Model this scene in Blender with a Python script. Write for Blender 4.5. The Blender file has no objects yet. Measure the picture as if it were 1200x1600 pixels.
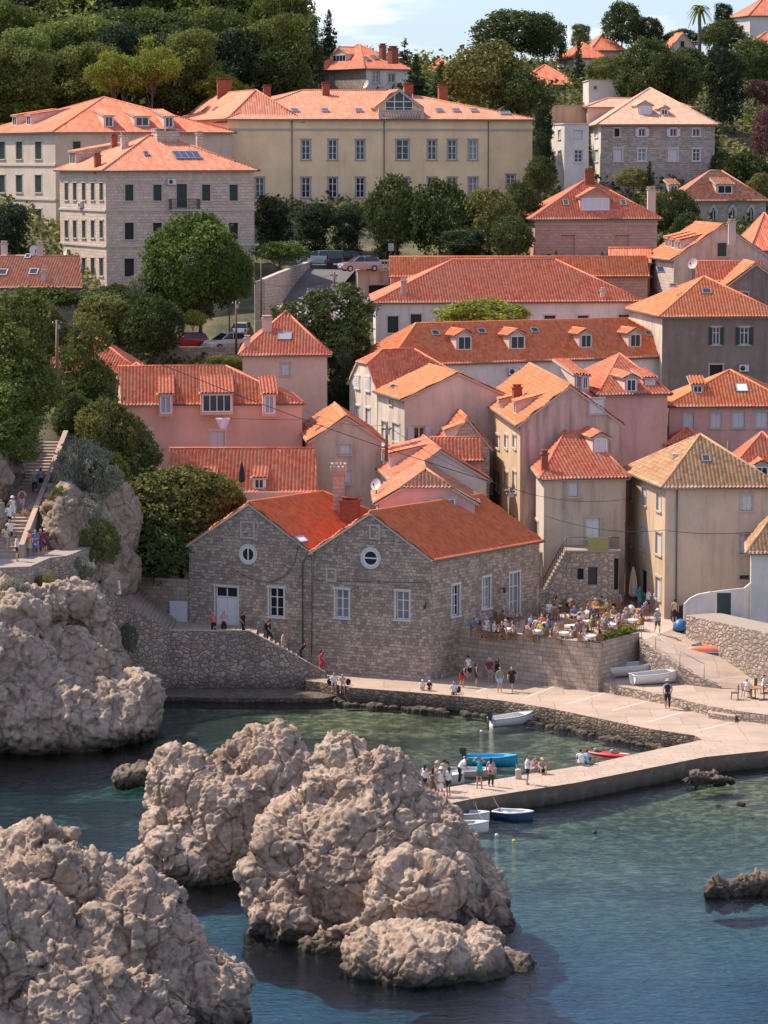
import bpy, bmesh, math, random
import numpy as np
from mathutils import Vector, Matrix, noise
from math import radians as R, sin, cos, pi, sqrt
random.seed(7); rng = np.random.default_rng(7)
SC = bpy.context.scene
COL = SC.collection
# ---------------------------------------------------------------- camera
FPX, HCAM, YH = 4800.0, 36.0, 250.0            # focal length in photo pixels, eye height, horizon row
PITCH = math.atan((800-YH)/FPX)
cam = bpy.data.cameras.new('camera'); camo = bpy.data.objects.new('camera', cam); COL.objects.link(camo)
camo.location = (0, 0, HCAM); camo.rotation_euler = (pi/2-PITCH, 0, 0)
cam.sensor_fit = 'VERTICAL'; cam.sensor_height = 24; cam.lens = 24*FPX/1600
cam.clip_start = 1; cam.clip_end = 6000
SC.camera = camo
# ---------------------------------------------------------------- world + sun
SUN_AZ = Vector((-1, .55)).normalized(); SUN_EL = R(51)
w = bpy.data.worlds.new('World'); SC.world = w; w.use_nodes = True
nt = w.node_tree; nd = nt.nodes; lk = nt.links
bg = nd['Background']; sky = nd.new('ShaderNodeTexSky'); sky.sky_type = 'NISHITA'; sky.sun_disc = False
sky.sun_elevation = SUN_EL; sky.sun_rotation = math.atan2(SUN_AZ.x, SUN_AZ.y)
sky.air_density = 1.0; sky.dust_density = .4; sky.ozone_density = 3.0; sky.altitude = 50
tc = nd.new('ShaderNodeTexCoord'); mp = nd.new('ShaderNodeMapping'); mp.inputs['Scale'].default_value = (9, 9, 42)
no = nd.new('ShaderNodeTexNoise'); no.inputs['Scale'].default_value = 1.6; no.inputs['Detail'].default_value = 7
rp = nd.new('ShaderNodeValToRGB'); rp.color_ramp.elements[0].position = .53; rp.color_ramp.elements[1].position = .70
mx = nd.new('ShaderNodeMix'); mx.data_type = 'RGBA'; mx.inputs[7].default_value = (4.0, 3.9, 4.0, 1)
lk.new(tc.outputs['Generated'], mp.inputs[0]); lk.new(mp.outputs[0], no.inputs['Vector']); lk.new(no.outputs[0], rp.inputs[0])
tn = nd.new('ShaderNodeMix'); tn.data_type = 'RGBA'; tn.blend_type = 'MULTIPLY'; tn.inputs[0].default_value = 1; tn.inputs[7].default_value = (.98, .84, .90, 1); lk.new(sky.outputs[0], tn.inputs[6])
sz_ = nd.new('ShaderNodeSeparateXYZ'); lk.new(tc.outputs['Generated'], sz_.inputs[0]); hr = nd.new('ShaderNodeMapRange'); hr.inputs[1].default_value = 0; hr.inputs[2].default_value = .35; hr.inputs[3].default_value = .27; hr.inputs[4].default_value = 1.12; lk.new(sz_.outputs[2], hr.inputs[0])
t2 = nd.new('ShaderNodeMix'); t2.data_type = 'RGBA'; t2.blend_type = 'MULTIPLY'; t2.inputs[0].default_value = 1; lk.new(tn.outputs[2], t2.inputs[6]); h2 = nd.new('ShaderNodeMapRange'); h2.inputs[2].default_value = .35; h2.inputs[3].default_value = .50; h2.inputs[4].default_value = .80; lk.new(sz_.outputs[2], h2.inputs[0]); cb = nd.new('ShaderNodeCombineColor'); lk.new(hr.outputs[0], cb.inputs[0]); av = nd.new('ShaderNodeMath'); av.operation = 'MULTIPLY_ADD'; av.inputs[1].default_value = .45; lk.new(hr.outputs[0], av.inputs[0]); av2 = nd.new('ShaderNodeMath'); av2.operation = 'MULTIPLY'; av2.inputs[1].default_value = .55; lk.new(h2.outputs[0], av2.inputs[0]); lk.new(av2.outputs[0], av.inputs[2]); lk.new(av.outputs[0], cb.inputs[1]); lk.new(h2.outputs[0], cb.inputs[2]); lk.new(cb.outputs[0], t2.inputs[7])
lk.new(rp.outputs[0], mx.inputs[0]); lk.new(t2.outputs[2], mx.inputs[6]); lk.new(mx.outputs[2], bg.inputs[0])
bg.inputs[1].default_value = .20
sl = bpy.data.lights.new('sun', 'SUN'); sl.energy = 3.7; sl.angle = R(.5); sl.color = (1, .86, .70)
so = bpy.data.objects.new('sun', sl); COL.objects.link(so); so.location = (-100, 60, 150)
sd = Vector((SUN_AZ.x*cos(SUN_EL), SUN_AZ.y*cos(SUN_EL), sin(SUN_EL)))
so.rotation_euler = sd.to_track_quat('Z', 'Y').to_euler()
SC.view_settings.view_transform = 'Standard'; SC.view_settings.look = 'None'; SC.view_settings.exposure = 0.8
SC.view_settings.gamma = 1; SC.view_settings.use_curve_mapping = False
SC.cycles.max_bounces = 6; SC.cycles.transparent_max_bounces = 12; SC.cycles.caustics_reflective = False; SC.cycles.caustics_refractive = False
# ---------------------------------------------------------------- pixel rays: where a point seen in the photograph stands on a known plane
CAMP = Vector((0, 0, HCAM))
def ray(px, py):
    u = (px-600)/FPX; v = (800-py)/FPX
    return Vector((u, cos(PITCH)+v*sin(PITCH), -sin(PITCH)+v*cos(PITCH)))
def PD(px, py, d):
    r = ray(px, py); return CAMP + r*(d/r.y)
def PZ(px, py, z):
    r = ray(px, py); return CAMP + r*((z-HCAM)/r.z)
def hitplane(px, py, p0, n):
    r = ray(px, py); return CAMP + r*((p0-CAMP).dot(n)/r.dot(n))
def V(*a): return Vector(a)
# ---------------------------------------------------------------- materials
MATS = {}
def newmat(name):
    m = bpy.data.materials.new(name); m.use_nodes = True; MATS[name] = m
    return m, m.node_tree, m.node_tree.nodes['Principled BSDF']
def N_(t, ty, **kw):
    n = t.nodes.new(ty)
    for k, v in kw.items():
        if hasattr(n, k): setattr(n, k, v)
        else: n.inputs[k.replace('_', ' ')].default_value = v
    return n
def mixc(t, fac, a, b, mode='MIX'):
    m = t.nodes.new('ShaderNodeMix'); m.data_type = 'RGBA'; m.blend_type = mode
    for i, x in ((0, fac), (6, a), (7, b)):
        if isinstance(x, (int, float)): m.inputs[i].default_value = x
        elif isinstance(x, tuple): m.inputs[i].default_value = (*x[:3], 1)
        else: t.links.new(x, m.inputs[i])
    return m.outputs[2]
def ramp(t, src, stops):
    r = t.nodes.new('ShaderNodeValToRGB'); e = r.color_ramp.elements
    while len(e) < len(stops): e.new(.5)
    for el, (p, c) in zip(e, stops): el.position = p; el.color = (*c, 1) if isinstance(c, tuple) else (c, c, c, 1)
    t.links.new(src, r.inputs[0]); return r.outputs[0]
def noise_(t, vec, scale, detail=4, rough=.55, dist=0):
    n = N_(t, 'ShaderNodeTexNoise'); n.inputs['Scale'].default_value = scale; n.inputs['Detail'].default_value = detail
    n.inputs['Roughness'].default_value = rough; n.inputs['Distortion'].default_value = dist
    if vec is not None: t.links.new(vec, n.inputs['Vector'])
    return n.outputs[0]
def mapping(t, vec, scale):
    m = t.nodes.new('ShaderNodeMapping'); m.inputs['Scale'].default_value = scale; t.links.new(vec, m.inputs[0]); return m.outputs[0]
def bump(t, b, h, strength, dist, normal=None):
    n = t.nodes.new('ShaderNodeBump'); n.inputs['Strength'].default_value = strength; n.inputs['Distance'].default_value = dist
    t.links.new(h, n.inputs['Height'])
    if normal is not None: t.links.new(normal, n.inputs['Normal'])
    t.links.new(n.outputs[0], b.inputs['Normal']); return n.outputs[0]
def wpos(t): return t.nodes.new('ShaderNodeNewGeometry').outputs['Position']
def plain(name, c, rough=.6, metal=0, var=.12, sc=3):
    if name in MATS: return MATS[name]
    m, t, b = newmat(name); p = t.nodes.new('ShaderNodeTexCoord').outputs['Object']
    n = noise_(t, p, sc, 3)
    t.links.new(mixc(t, n, tuple(x*(1-var) for x in c), tuple(min(1, x*(1+var)) for x in c)), b.inputs['Base Color'])
    b.inputs['Roughness'].default_value = rough; b.inputs['Metallic'].default_value = metal
    return m
def plaster(name, c, stain=.5, dark=(.16, .13, .11)):
    m, t, b = newmat(name); p = wpos(t)
    a = noise_(t, p, .35, 6, .6)
    f = noise_(t, p, 3.5, 5, .65)
    s = noise_(t, mapping(t, p, (1.6, 1.6, .22)), 1.1, 5, .6)
    col = mixc(t, ramp(t, a, [(.35, 0), (.68, 1)]), tuple(x*.86 for x in c), tuple(min(.9, x*1.1) for x in c))
    col = mixc(t, ramp(t, f, [(.42, .0), (.75, .35)]), col, tuple(min(.9, x*1.12) for x in c))
    pt_ = noise_(t, p, .8, 7, .62, .4); col = mixc(t, ramp(t, pt_, [(.585, 0.), (.60, .55*stain)]), col, tuple(min(.9, .6*x*1.25+.4*y_) for x, y_ in zip(c, (.42, .35, .28)))); pt2 = noise_(t, mapping(t, p, (1, 1, .6)), 1.7, 8, .7, .3); col = mixc(t, ramp(t, pt2, [(.61, 0.), (.63, .5*stain)]), col, tuple(x*.68 for x in c))
    st = ramp(t, s, [(.56-.12*stain, 0.), (.86-.2*stain, min(1., .25+.6*stain))])
    col = mixc(t, st, col, tuple(.5*x*.75+.5*d for x, d in zip(c, dark)))
    t.links.new(col, b.inputs['Base Color']); b.inputs['Roughness'].default_value = .92
    bump(t, b, f, .35, .02)
    return m
def masonry(name, c, bw=.42, bh=.25, mort=None, var=.3, distort=.05, mw=.022, stain=.4, rub=False):
    m, t, b = newmat(name); uv = t.nodes.new('ShaderNodeUVMap').outputs[0]; p = wpos(t)
    nz = N_(t, 'ShaderNodeTexNoise'); nz.inputs['Scale'].default_value = 2.6 if not rub else 1.5; nz.inputs['Detail'].default_value = 2; t.links.new(p, nz.inputs['Vector'])
    sub = N_(t, 'ShaderNodeVectorMath', operation='SUBTRACT'); t.links.new(nz.outputs['Color'], sub.inputs[0]); sub.inputs[1].default_value = (.5, .5, .5)
    sc = N_(t, 'ShaderNodeVectorMath', operation='SCALE'); t.links.new(sub.outputs[0], sc.inputs[0]); sc.inputs['Scale'].default_value = distort*2.4
    ad = N_(t, 'ShaderNodeVectorMath', operation='ADD'); t.links.new(uv, ad.inputs[0]); t.links.new(sc.outputs[0], ad.inputs[1]); vec = ad.outputs[0]
    mort = mort or tuple(x*1.15 for x in c)
    if rub:
        v1 = N_(t, 'ShaderNodeTexVoronoi', feature='DISTANCE_TO_EDGE'); v2 = N_(t, 'ShaderNodeTexVoronoi', feature='F1')
        for v in (v1, v2):
            v.inputs['Scale'].default_value = 1/bw; t.links.new(mapping(t, vec, (1, bw/bh, 1)), v.inputs['Vector']); v.inputs['Randomness'].default_value = .85
        fac = ramp(t, v1.outputs['Distance'], [(mw*1.2, 1.), (mw*3.2, 0.)]); rnd = v2.outputs['Color']
        sp = t.nodes.new('ShaderNodeSeparateColor'); t.links.new(rnd, sp.inputs[0])
        base = mixc(t, sp.outputs[0], tuple(x*(1-var) for x in c), tuple(min(.9, x*(1+var)) for x in c))
        base = mixc(t, ramp(t, sp.outputs[1], [(.6, 0.), (1., .6)]), base, (c[0]*1.1, c[1]*.92, c[2]*.75))
        hgt = ramp(t, v1.outputs['Distance'], [(0, 0.), (mw*6, 1.)])
    else:
        br = N_(t, 'ShaderNodeTexBrick'); br.offset = .5; br.squash = .72; br.squash_frequency = 3
        for k, v in (('Scale', 1), ('Mortar Size', mw), ('Mortar Smooth', .25), ('Brick Width', bw), ('Row Height', bh), ('Bias', 0.)): br.inputs[k].default_value = v
        t.links.new(vec, br.inputs['Vector']); br.inputs['Color1'].default_value = (*tuple(x*(1-var) for x in c), 1); br.inputs['Color2'].default_value = (*tuple(min(.9, x*(1+var)) for x in c), 1)
        br.inputs['Mortar'].default_value = (*c, 1)
        base = br.outputs['Color']; fac = br.outputs['Fac']
        sub2 = N_(t, 'ShaderNodeMath', operation='SUBTRACT'); sub2.inputs[0].default_value = 1; t.links.new(fac, sub2.inputs[1]); hgt = sub2.outputs[0]
    f = noise_(t, p, 7, 5, .7); a = noise_(t, p, .5, 5, .6)
    base = mixc(t, f, mixc(t, 1., base, (.72, .72, .72), 'MULTIPLY'), mixc(t, 1., base, (1.18, 1.16, 1.12), 'MULTIPLY'))
    col = mixc(t, fac, base, mort)
    col = mixc(t, ramp(t, a, [(.45, 0.), (.8, stain)]), col, (.10, .085, .07))
    t.links.new(col, b.inputs['Base Color']); b.inputs['Roughness'].default_value = .9
    n1 = bump(t, b, hgt, .9, .05); bump(t, b, f, .5, .04, n1)
    return m
def tilemat(name, c1, c2, c3, old=.0):
    m, t, b = newmat(name); uv = t.nodes.new('ShaderNodeUVMap').outputs[0]
    fl = N_(t, 'ShaderNodeVectorMath', operation='FLOOR'); t.links.new(uv, fl.inputs[0])
    wn = N_(t, 'ShaderNodeTexWhiteNoise', noise_dimensions='3D'); t.links.new(fl.outputs[0], wn.inputs[0])
    p = wpos(t); a = noise_(t, p, .45, 4, .6); f = noise_(t, p, 5, 4, .7)
    col = mixc(t, wn.outputs[0], c1, c2)
    sp = t.nodes.new('ShaderNodeSeparateColor'); t.links.new(wn.outputs[1], sp.inputs[0])
    col = mixc(t, ramp(t, sp.outputs[1], [(.82-.3*old, 0.), (1., .75)]), col, c3)
    col = mixc(t, ramp(t, a, [(.4, 0.), (.8, .45)]), col, tuple(x*.8 for x in c3))
    col = mixc(t, ramp(t, f, [(.5, 0.), (.85, .5)]), col, tuple(x*.45 for x in c1))
    t.links.new(col, b.inputs['Base Color']); b.inputs['Roughness'].default_value = .85
    bump(t, b, f, .3, .02)
    return m
def leafmat(name, c1, c2, sc=.3, trans=.25):
    m, t, b = newmat(name); g = t.nodes.new('ShaderNodeNewGeometry')
    n = noise_(t, g.outputs['Position'], sc, 3)
    col = mixc(t, g.outputs['Random Per Island'], c1, c2)
    col = mixc(t, ramp(t, n, [(.38, 0.), (.66, .75)]), col, tuple(min(.5, x*1.5) for x in c2))
    oi = t.nodes.new('ShaderNodeObjectInfo')
    hs = t.nodes.new('ShaderNodeHueSaturation'); t.links.new(col, hs.inputs['Color'])
    mr = N_(t, 'ShaderNodeMapRange'); t.links.new(oi.outputs['Random'], mr.inputs[0]); mr.inputs[3].default_value = .72; mr.inputs[4].default_value = 1.3; t.links.new(mr.outputs[0], hs.inputs['Value'])
    t.links.new(hs.outputs[0], b.inputs['Base Color']); b.inputs['Roughness'].default_value = .75; b.inputs['Specular IOR Level'].default_value = .12
    tr = t.nodes.new('ShaderNodeBsdfTranslucent'); t.links.new(hs.outputs[0], tr.inputs[0]); ms = t.nodes.new('ShaderNodeMixShader'); ms.inputs[0].default_value = trans
    t.links.new(b.outputs[0], ms.inputs[1]); t.links.new(tr.outputs[0], ms.inputs[2]); t.links.new(ms.outputs[0], t.nodes['Material Output'].inputs[0])
    return m
def rockmat(name, c1, c2, wet=True):
    m, t, b = newmat(name); g = t.nodes.new('ShaderNodeNewGeometry'); p = g.outputs['Position']
    a = noise_(t, p, .28, 6, .62, .6); f = noise_(t, p, 2.6, 8, .72, .3); v = N_(t, 'ShaderNodeTexVoronoi', feature='DISTANCE_TO_EDGE')
    v.inputs['Scale'].default_value = .55; 
    q = noise_(t, p, .8, 3); dv = N_(t, 'ShaderNodeTexNoise'); dv.inputs['Scale'].default_value = .7; dv.inputs['Detail'].default_value = 4; t.links.new(p, dv.inputs['Vector'])
    sc = N_(t, 'ShaderNodeVectorMath', operation='SCALE'); sc.inputs['Scale'].default_value = .7; t.links.new(dv.outputs['Color'], sc.inputs[0])
    ad = N_(t, 'ShaderNodeVectorMath', operation='ADD'); t.links.new(mapping(t, p, (1, .7, .75)), ad.inputs[0]); t.links.new(sc.outputs[0], ad.inputs[1]); t.links.new(ad.outputs[0], v.inputs['Vector'])
    crack = ramp(t, v.outputs[0], [(0, 0.), (.05, 1.)])
    col = mixc(t, ramp(t, a, [(.36, 0.), (.64, 1.)]), c1, c2)
    col = mixc(t, ramp(t, f, [(.35, .55), (.6, 0.)]), col, tuple(x*.5 for x in c1))
    col = mixc(t, ramp(t, q, [(.52, 0.), (.72, .55)]), col, (c1[0]*.95, c1[1]*.78, c1[2]*.58))
    col = mixc(t, ramp(t, crack, [(0, .6), (1, 0.)]), col, tuple(x*.3 for x in c1))
    sx = t.nodes.new('ShaderNodeSeparateXYZ'); t.links.new(p, sx.inputs[0])
    if wet:   # algae and wet band above the waterline
        ma = N_(t, 'ShaderNodeMath', operation='MULTIPLY_ADD'); t.links.new(f, ma.inputs[0]); ma.inputs[1].default_value = -1.5; t.links.new(sx.outputs[2], ma.inputs[2])
        mr = N_(t, 'ShaderNodeMapRange'); t.links.new(ma.outputs[0], mr.inputs[0]); mr.inputs[1].default_value = -.55; mr.inputs[2].default_value = .3; mr.inputs[3].default_value = 1; mr.inputs[4].default_value = 0
        col = mixc(t, mr.outputs[0], col, (.055, .042, .028))
    t.links.new(col, b.inputs['Base Color']); b.inputs['Roughness'].default_value = .88
    n1 = bump(t, b, crack, .35, .08); bump(t, b, f, .9, .16, n1)
    return m
def glassm():
    m, t, b = newmat('window_glass'); b.inputs['Base Color'].default_value = (.018, .024, .03, 1); b.inputs['Roughness'].default_value = .08; b.inputs['Specular IOR Level'].default_value = .6
    return m
GLASS = glassm()
GLASSC = plain('curtained_glass', (.22, .23, .24), .15, var=.4, sc=1.5)
WHITE = plain('white_paint', (.72, .72, .72), .5, var=.05)
SHW = plain('white_shutter', (.62, .62, .63), .6, var=.08, sc=8)
SHG = plain('dark_green_shutter', (.018, .045, .038), .6)
SHB = plain('grey_blue_shutter', (.32, .36, .40), .6)
TRIM = plain('stone_trim', (.46, .41, .35), .85, sc=5)
TRIMP = plain('mauve_trim', (.36, .30, .29), .85, sc=5)
TRIMW = plain('pale_trim', (.62, .58, .54), .8, sc=5)
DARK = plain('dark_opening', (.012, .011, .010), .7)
METAL = plain('dark_metal', (.06, .06, .065), .45, .6)
ZINC = plain('zinc_metal', (.34, .35, .37), .45, .7)
GUT = plain('grey_gutter', (.10, .10, .11), .5)
WOOD = plain('brown_wood', (.16, .09, .05), .6)
ACW = plain('ac_casing', (.60, .60, .58), .5)
SOLAR = plain('solar_panel', (.02, .05, .13), .12, var=.3)
CONC = plain('concrete', (.32, .27, .225), .9, sc=2)
BRICK = masonry('red_brick', (.42, .12, .06), .22, .075, mort=(.30, .12, .08), var=.2, distort=.0, mw=.008, stain=.3)
T_RED = tilemat('roof_tiles_red', (.57, .12, .055), (.76, .23, .12), (.62, .33, .21), .2)
T_ORG = tilemat('roof_tiles_orange', (.64, .145, .045), (.80, .26, .11), (.62, .33, .19), .25)
T_NEW = tilemat('new_roof_tiles', (.66, .13, .04), (.82, .22, .08), (.56, .24, .12))
T_PAL = tilemat('roof_tiles_salmon', (.54, .165, .085), (.68, .27, .155), (.62, .36, .25), .2)
T_PLE = tilemat('roof_tiles_pale', (.56, .27, .17), (.70, .39, .27), (.66, .47, .36), .2)
T_OLD = tilemat('roof_tiles_old', (.38, .19, .09), (.66, .36, .17), (.56, .44, .29), .7)
T_MIX = tilemat('roof_tiles_weathered', (.46, .12, .055), (.66, .27, .14), (.50, .37, .26), .6)
# ---------------------------------------------------------------- mesh builder
class MB:
    def __init__(s): s.v = []; s.f = []; s.m = []; s.uv = []; s.mats = []; s.sm = []
    def mi(s, m):
        if m not in s.mats: s.mats.append(m)
        return s.mats.index(m)
    def face(s, pts, m, uv=None, smooth=False):
        i = len(s.v); s.v += [tuple(p) for p in pts]; s.f.append(tuple(range(i, i+len(pts)))); s.m.append(s.mi(m)); s.uv.append(uv); s.sm.append(smooth)
    def poly(s, verts, faces, m, smooth=False):
        i = len(s.v); s.v += [tuple(p) for p in verts]; k = s.mi(m)
        for f in faces: s.f.append(tuple(i+j for j in f)); s.m.append(k); s.uv.append(None); s.sm.append(smooth)
        return s
    def box(s, c, x, y, z, m, X=V(1, 0, 0), Y=V(0, 1, 0), Z=V(0, 0, 1)):    # centre, full sizes, axes
        c = Vector(c); P = []
        for k in (-.5, .5):
            for j in (-.5, .5):
                for i in (-.5, .5): P.append(c + X*(i*x) + Y*(j*y) + Z*(k*z))
        F = [(0, 2, 3, 1), (4, 5, 7, 6), (0, 1, 5, 4), (2, 6, 7, 3), (0, 4, 6, 2), (1, 3, 7, 5)]
        return s.poly(P, F, m)
    def tube(s, pts, r, m, n=6, smooth=True, cap=True):
        pts = [Vector(p) for p in pts]; rr = r if isinstance(r, (list, tuple)) else [r]*len(pts); rings = []
        for i, p in enumerate(pts):
            d = (pts[min(i+1, len(pts)-1)] - pts[max(i-1, 0)]).normalized()
            a = d.cross(V(0, 0, 1)); a = a.normalized() if a.length > .05 else V(1, 0, 0); b = d.cross(a).normalized()
            rings.append([p + (a*cos(2*pi*k/n) + b*sin(2*pi*k/n))*rr[i] for k in range(n)])
        F = [(i*n+k, i*n+(k+1) % n, (i+1)*n+(k+1) % n, (i+1)*n+k) for i in range(len(pts)-1) for k in range(n)]
        if cap: F += [tuple(range(n-1, -1, -1)), tuple((len(pts)-1)*n+k for k in range(n))]
        return s.poly([p for q in rings for p in q], F, m, smooth)
    def lathe(s, prof, m, c=(0, 0, 0), n=12, smooth=True):
        c = Vector(c); P = [c + V(r*cos(2*pi*k/n), r*sin(2*pi*k/n), z) for r, z in prof for k in range(n)]
        F = [(i*n+k, i*n+(k+1) % n, (i+1)*n+(k+1) % n, (i+1)*n+k) for i in range(len(prof)-1) for k in range(n)]
        F += [tuple(range(n-1, -1, -1)), tuple((len(prof)-1)*n+k for k in range(n))]
        return s.poly(P, F, m, smooth)
    def prism(s, poly, z0, z1, m, mtop=None):    # poly: list of (x, y); z may be lists
        n = len(poly); zz0 = z0 if isinstance(z0, (list, tuple)) else [z0]*n; zz1 = z1 if isinstance(z1, (list, tuple)) else [z1]*n
        a = sum(poly[i][0]*poly[(i+1) % n][1]-poly[(i+1) % n][0]*poly[i][1] for i in range(n))
        idx = list(range(n)) if a > 0 else list(range(n-1, -1, -1))
        B = [V(poly[i][0], poly[i][1], zz0[i]) for i in idx]; T = [V(poly[i][0], poly[i][1], zz1[i]) for i in idx]
        s.face(T, mtop or m); s.face(B[::-1], m)
        for i in range(n): j = (i+1) % n; s.face([B[i], B[j], T[j], T[i]], m)
        return s
    def grid(s, P, m, nu, nv, uv=None, smooth=False):   # P: flat array (nv, nu)
        i0 = len(s.v); s.v += [tuple(p) for p in P]; k = s.mi(m)
        for j in range(nv-1):
            for i in range(nu-1):
                a = i0+j*nu+i; s.f.append((a, a+1, a+nu+1, a+nu)); s.m.append(k); s.sm.append(smooth)
                s.uv.append([uv[j*nu+i], uv[j*nu+i+1], uv[(j+1)*nu+i+1], uv[(j+1)*nu+i]] if uv is not None else None)
    def build(s, name, parent=None, loc=None):
        me = bpy.data.meshes.new(name); L = Vector(loc) if loc is not None else (Vector(parent['_w']) if parent is not None and '_w' in parent else V(0, 0, 0))
        me.from_pydata([(x-L.x, y-L.y, z-L.z) for x, y, z in s.v], [], s.f)
        for m in s.mats: me.materials.append(m)
        me.polygons.foreach_set('material_index', s.m); me.polygons.foreach_set('use_smooth', s.sm)
        ul = me.uv_layers.new(name='UVMap'); buf = np.zeros(len(me.loops)*2, dtype=np.float32); k = 0
        for f, uv in zip(s.f, s.uv):
            if uv is None:
                A, B, C = Vector(s.v[f[0]]), Vector(s.v[f[1]]), Vector(s.v[f[2]]); n = (B-A).cross(C-A)
                if n.length > 1e-9: n.normalize()
                if abs(n.z) < .75:
                    h = sqrt(n.x*n.x+n.y*n.y) or 1; tx, ty = -n.y/h, n.x/h
                    for i in f: q = s.v[i]; buf[k] = q[0]*tx+q[1]*ty; buf[k+1] = q[2]; k += 2
                else:
                    for i in f: q = s.v[i]; buf[k] = q[0]; buf[k+1] = q[1]; k += 2
            else:
                for q in uv: buf[k] = q[0]; buf[k+1] = q[1]; k += 2
        ul.data.foreach_set('uv', buf); me.validate(); me.update()
        o = bpy.data.objects.new(name, me); COL.objects.link(o)
        if parent is not None: o.parent = parent; o['_w'] = parent['_w'] if '_w' in parent else (0., 0., 0.)
        else:
            o.location = L; o['_w'] = tuple(L)
        return o
def empty(name, loc, rz=0):
    o = bpy.data.objects.new(name, None); COL.objects.link(o); o.location = loc; o.rotation_euler = (0, 0, rz); o.empty_display_size = .3; o['_w'] = tuple(loc) if rz == 0 else (0., 0., 0.); return o
def tag(o, label=None, cat=None, group=None, kind=None):
    for k, v in (('label', label), ('category', cat), ('group', group), ('kind', kind)):
        if v: o[k] = v
    return o
KIDS = {}
def kids(o): return [c for c in bpy.data.objects if c.parent == o]
def copy_tree(o, parent=None, tree=None):
    c = o.copy(); COL.objects.link(c); c.parent = parent
    for ch in (tree or TREE)(o): copy_tree(ch, c, tree)
    return c
TREEC = {}
def TREE(o):
    if o.name not in TREEC: TREEC[o.name] = kids(o)
    return TREEC[o.name]
def smooth(a, b, x):
    t = max(0., min(1., (x-a)/(b-a))); return t*t*(3-2*t)
GD = [150, 200, 209, 214, 235, 262, 285, 310, 343, 400, 450, 520, 900]
GZ = [-5, -4.5, -2.5, 3.0, 6.5, 13.5, 18.0, 23, 30.3, 44, 50, 50, 30]
def ground_z(x, y):
    z = float(np.interp(y, GD, GZ))
    left = smooth(-19, -24, x)*smooth(300, 250, y)
    if left > 0:
        zl = float(np.interp(y, [184, 192, 197, 225, 245, 300], [-4, 6, 9.2, 16.6, 17.5, 20])); z = z*(1-left)+max(z, zl)*left
    if x > 4 and y < 246: z = z+(min(z, 3.7)-z)*smooth(246, 238, y)*smooth(4, 8, x)
    if -26 < x < 6 and 279 < y < 337:
        t_ = min(smooth(-24, -21, x), smooth(6, 3, x)); z = z-1.3*t_ if y > 301 or x > -12 else min(z, 17.9)*t_+z*(1-t_)
    if y > 350: z += smooth(350, 430, y)*(11*smooth(-5, -30, x) - 3*smooth(45, 60, x)*0 + 1.2*noise.noise(V(x*.03, y*.03, 3)))
    return z
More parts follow.
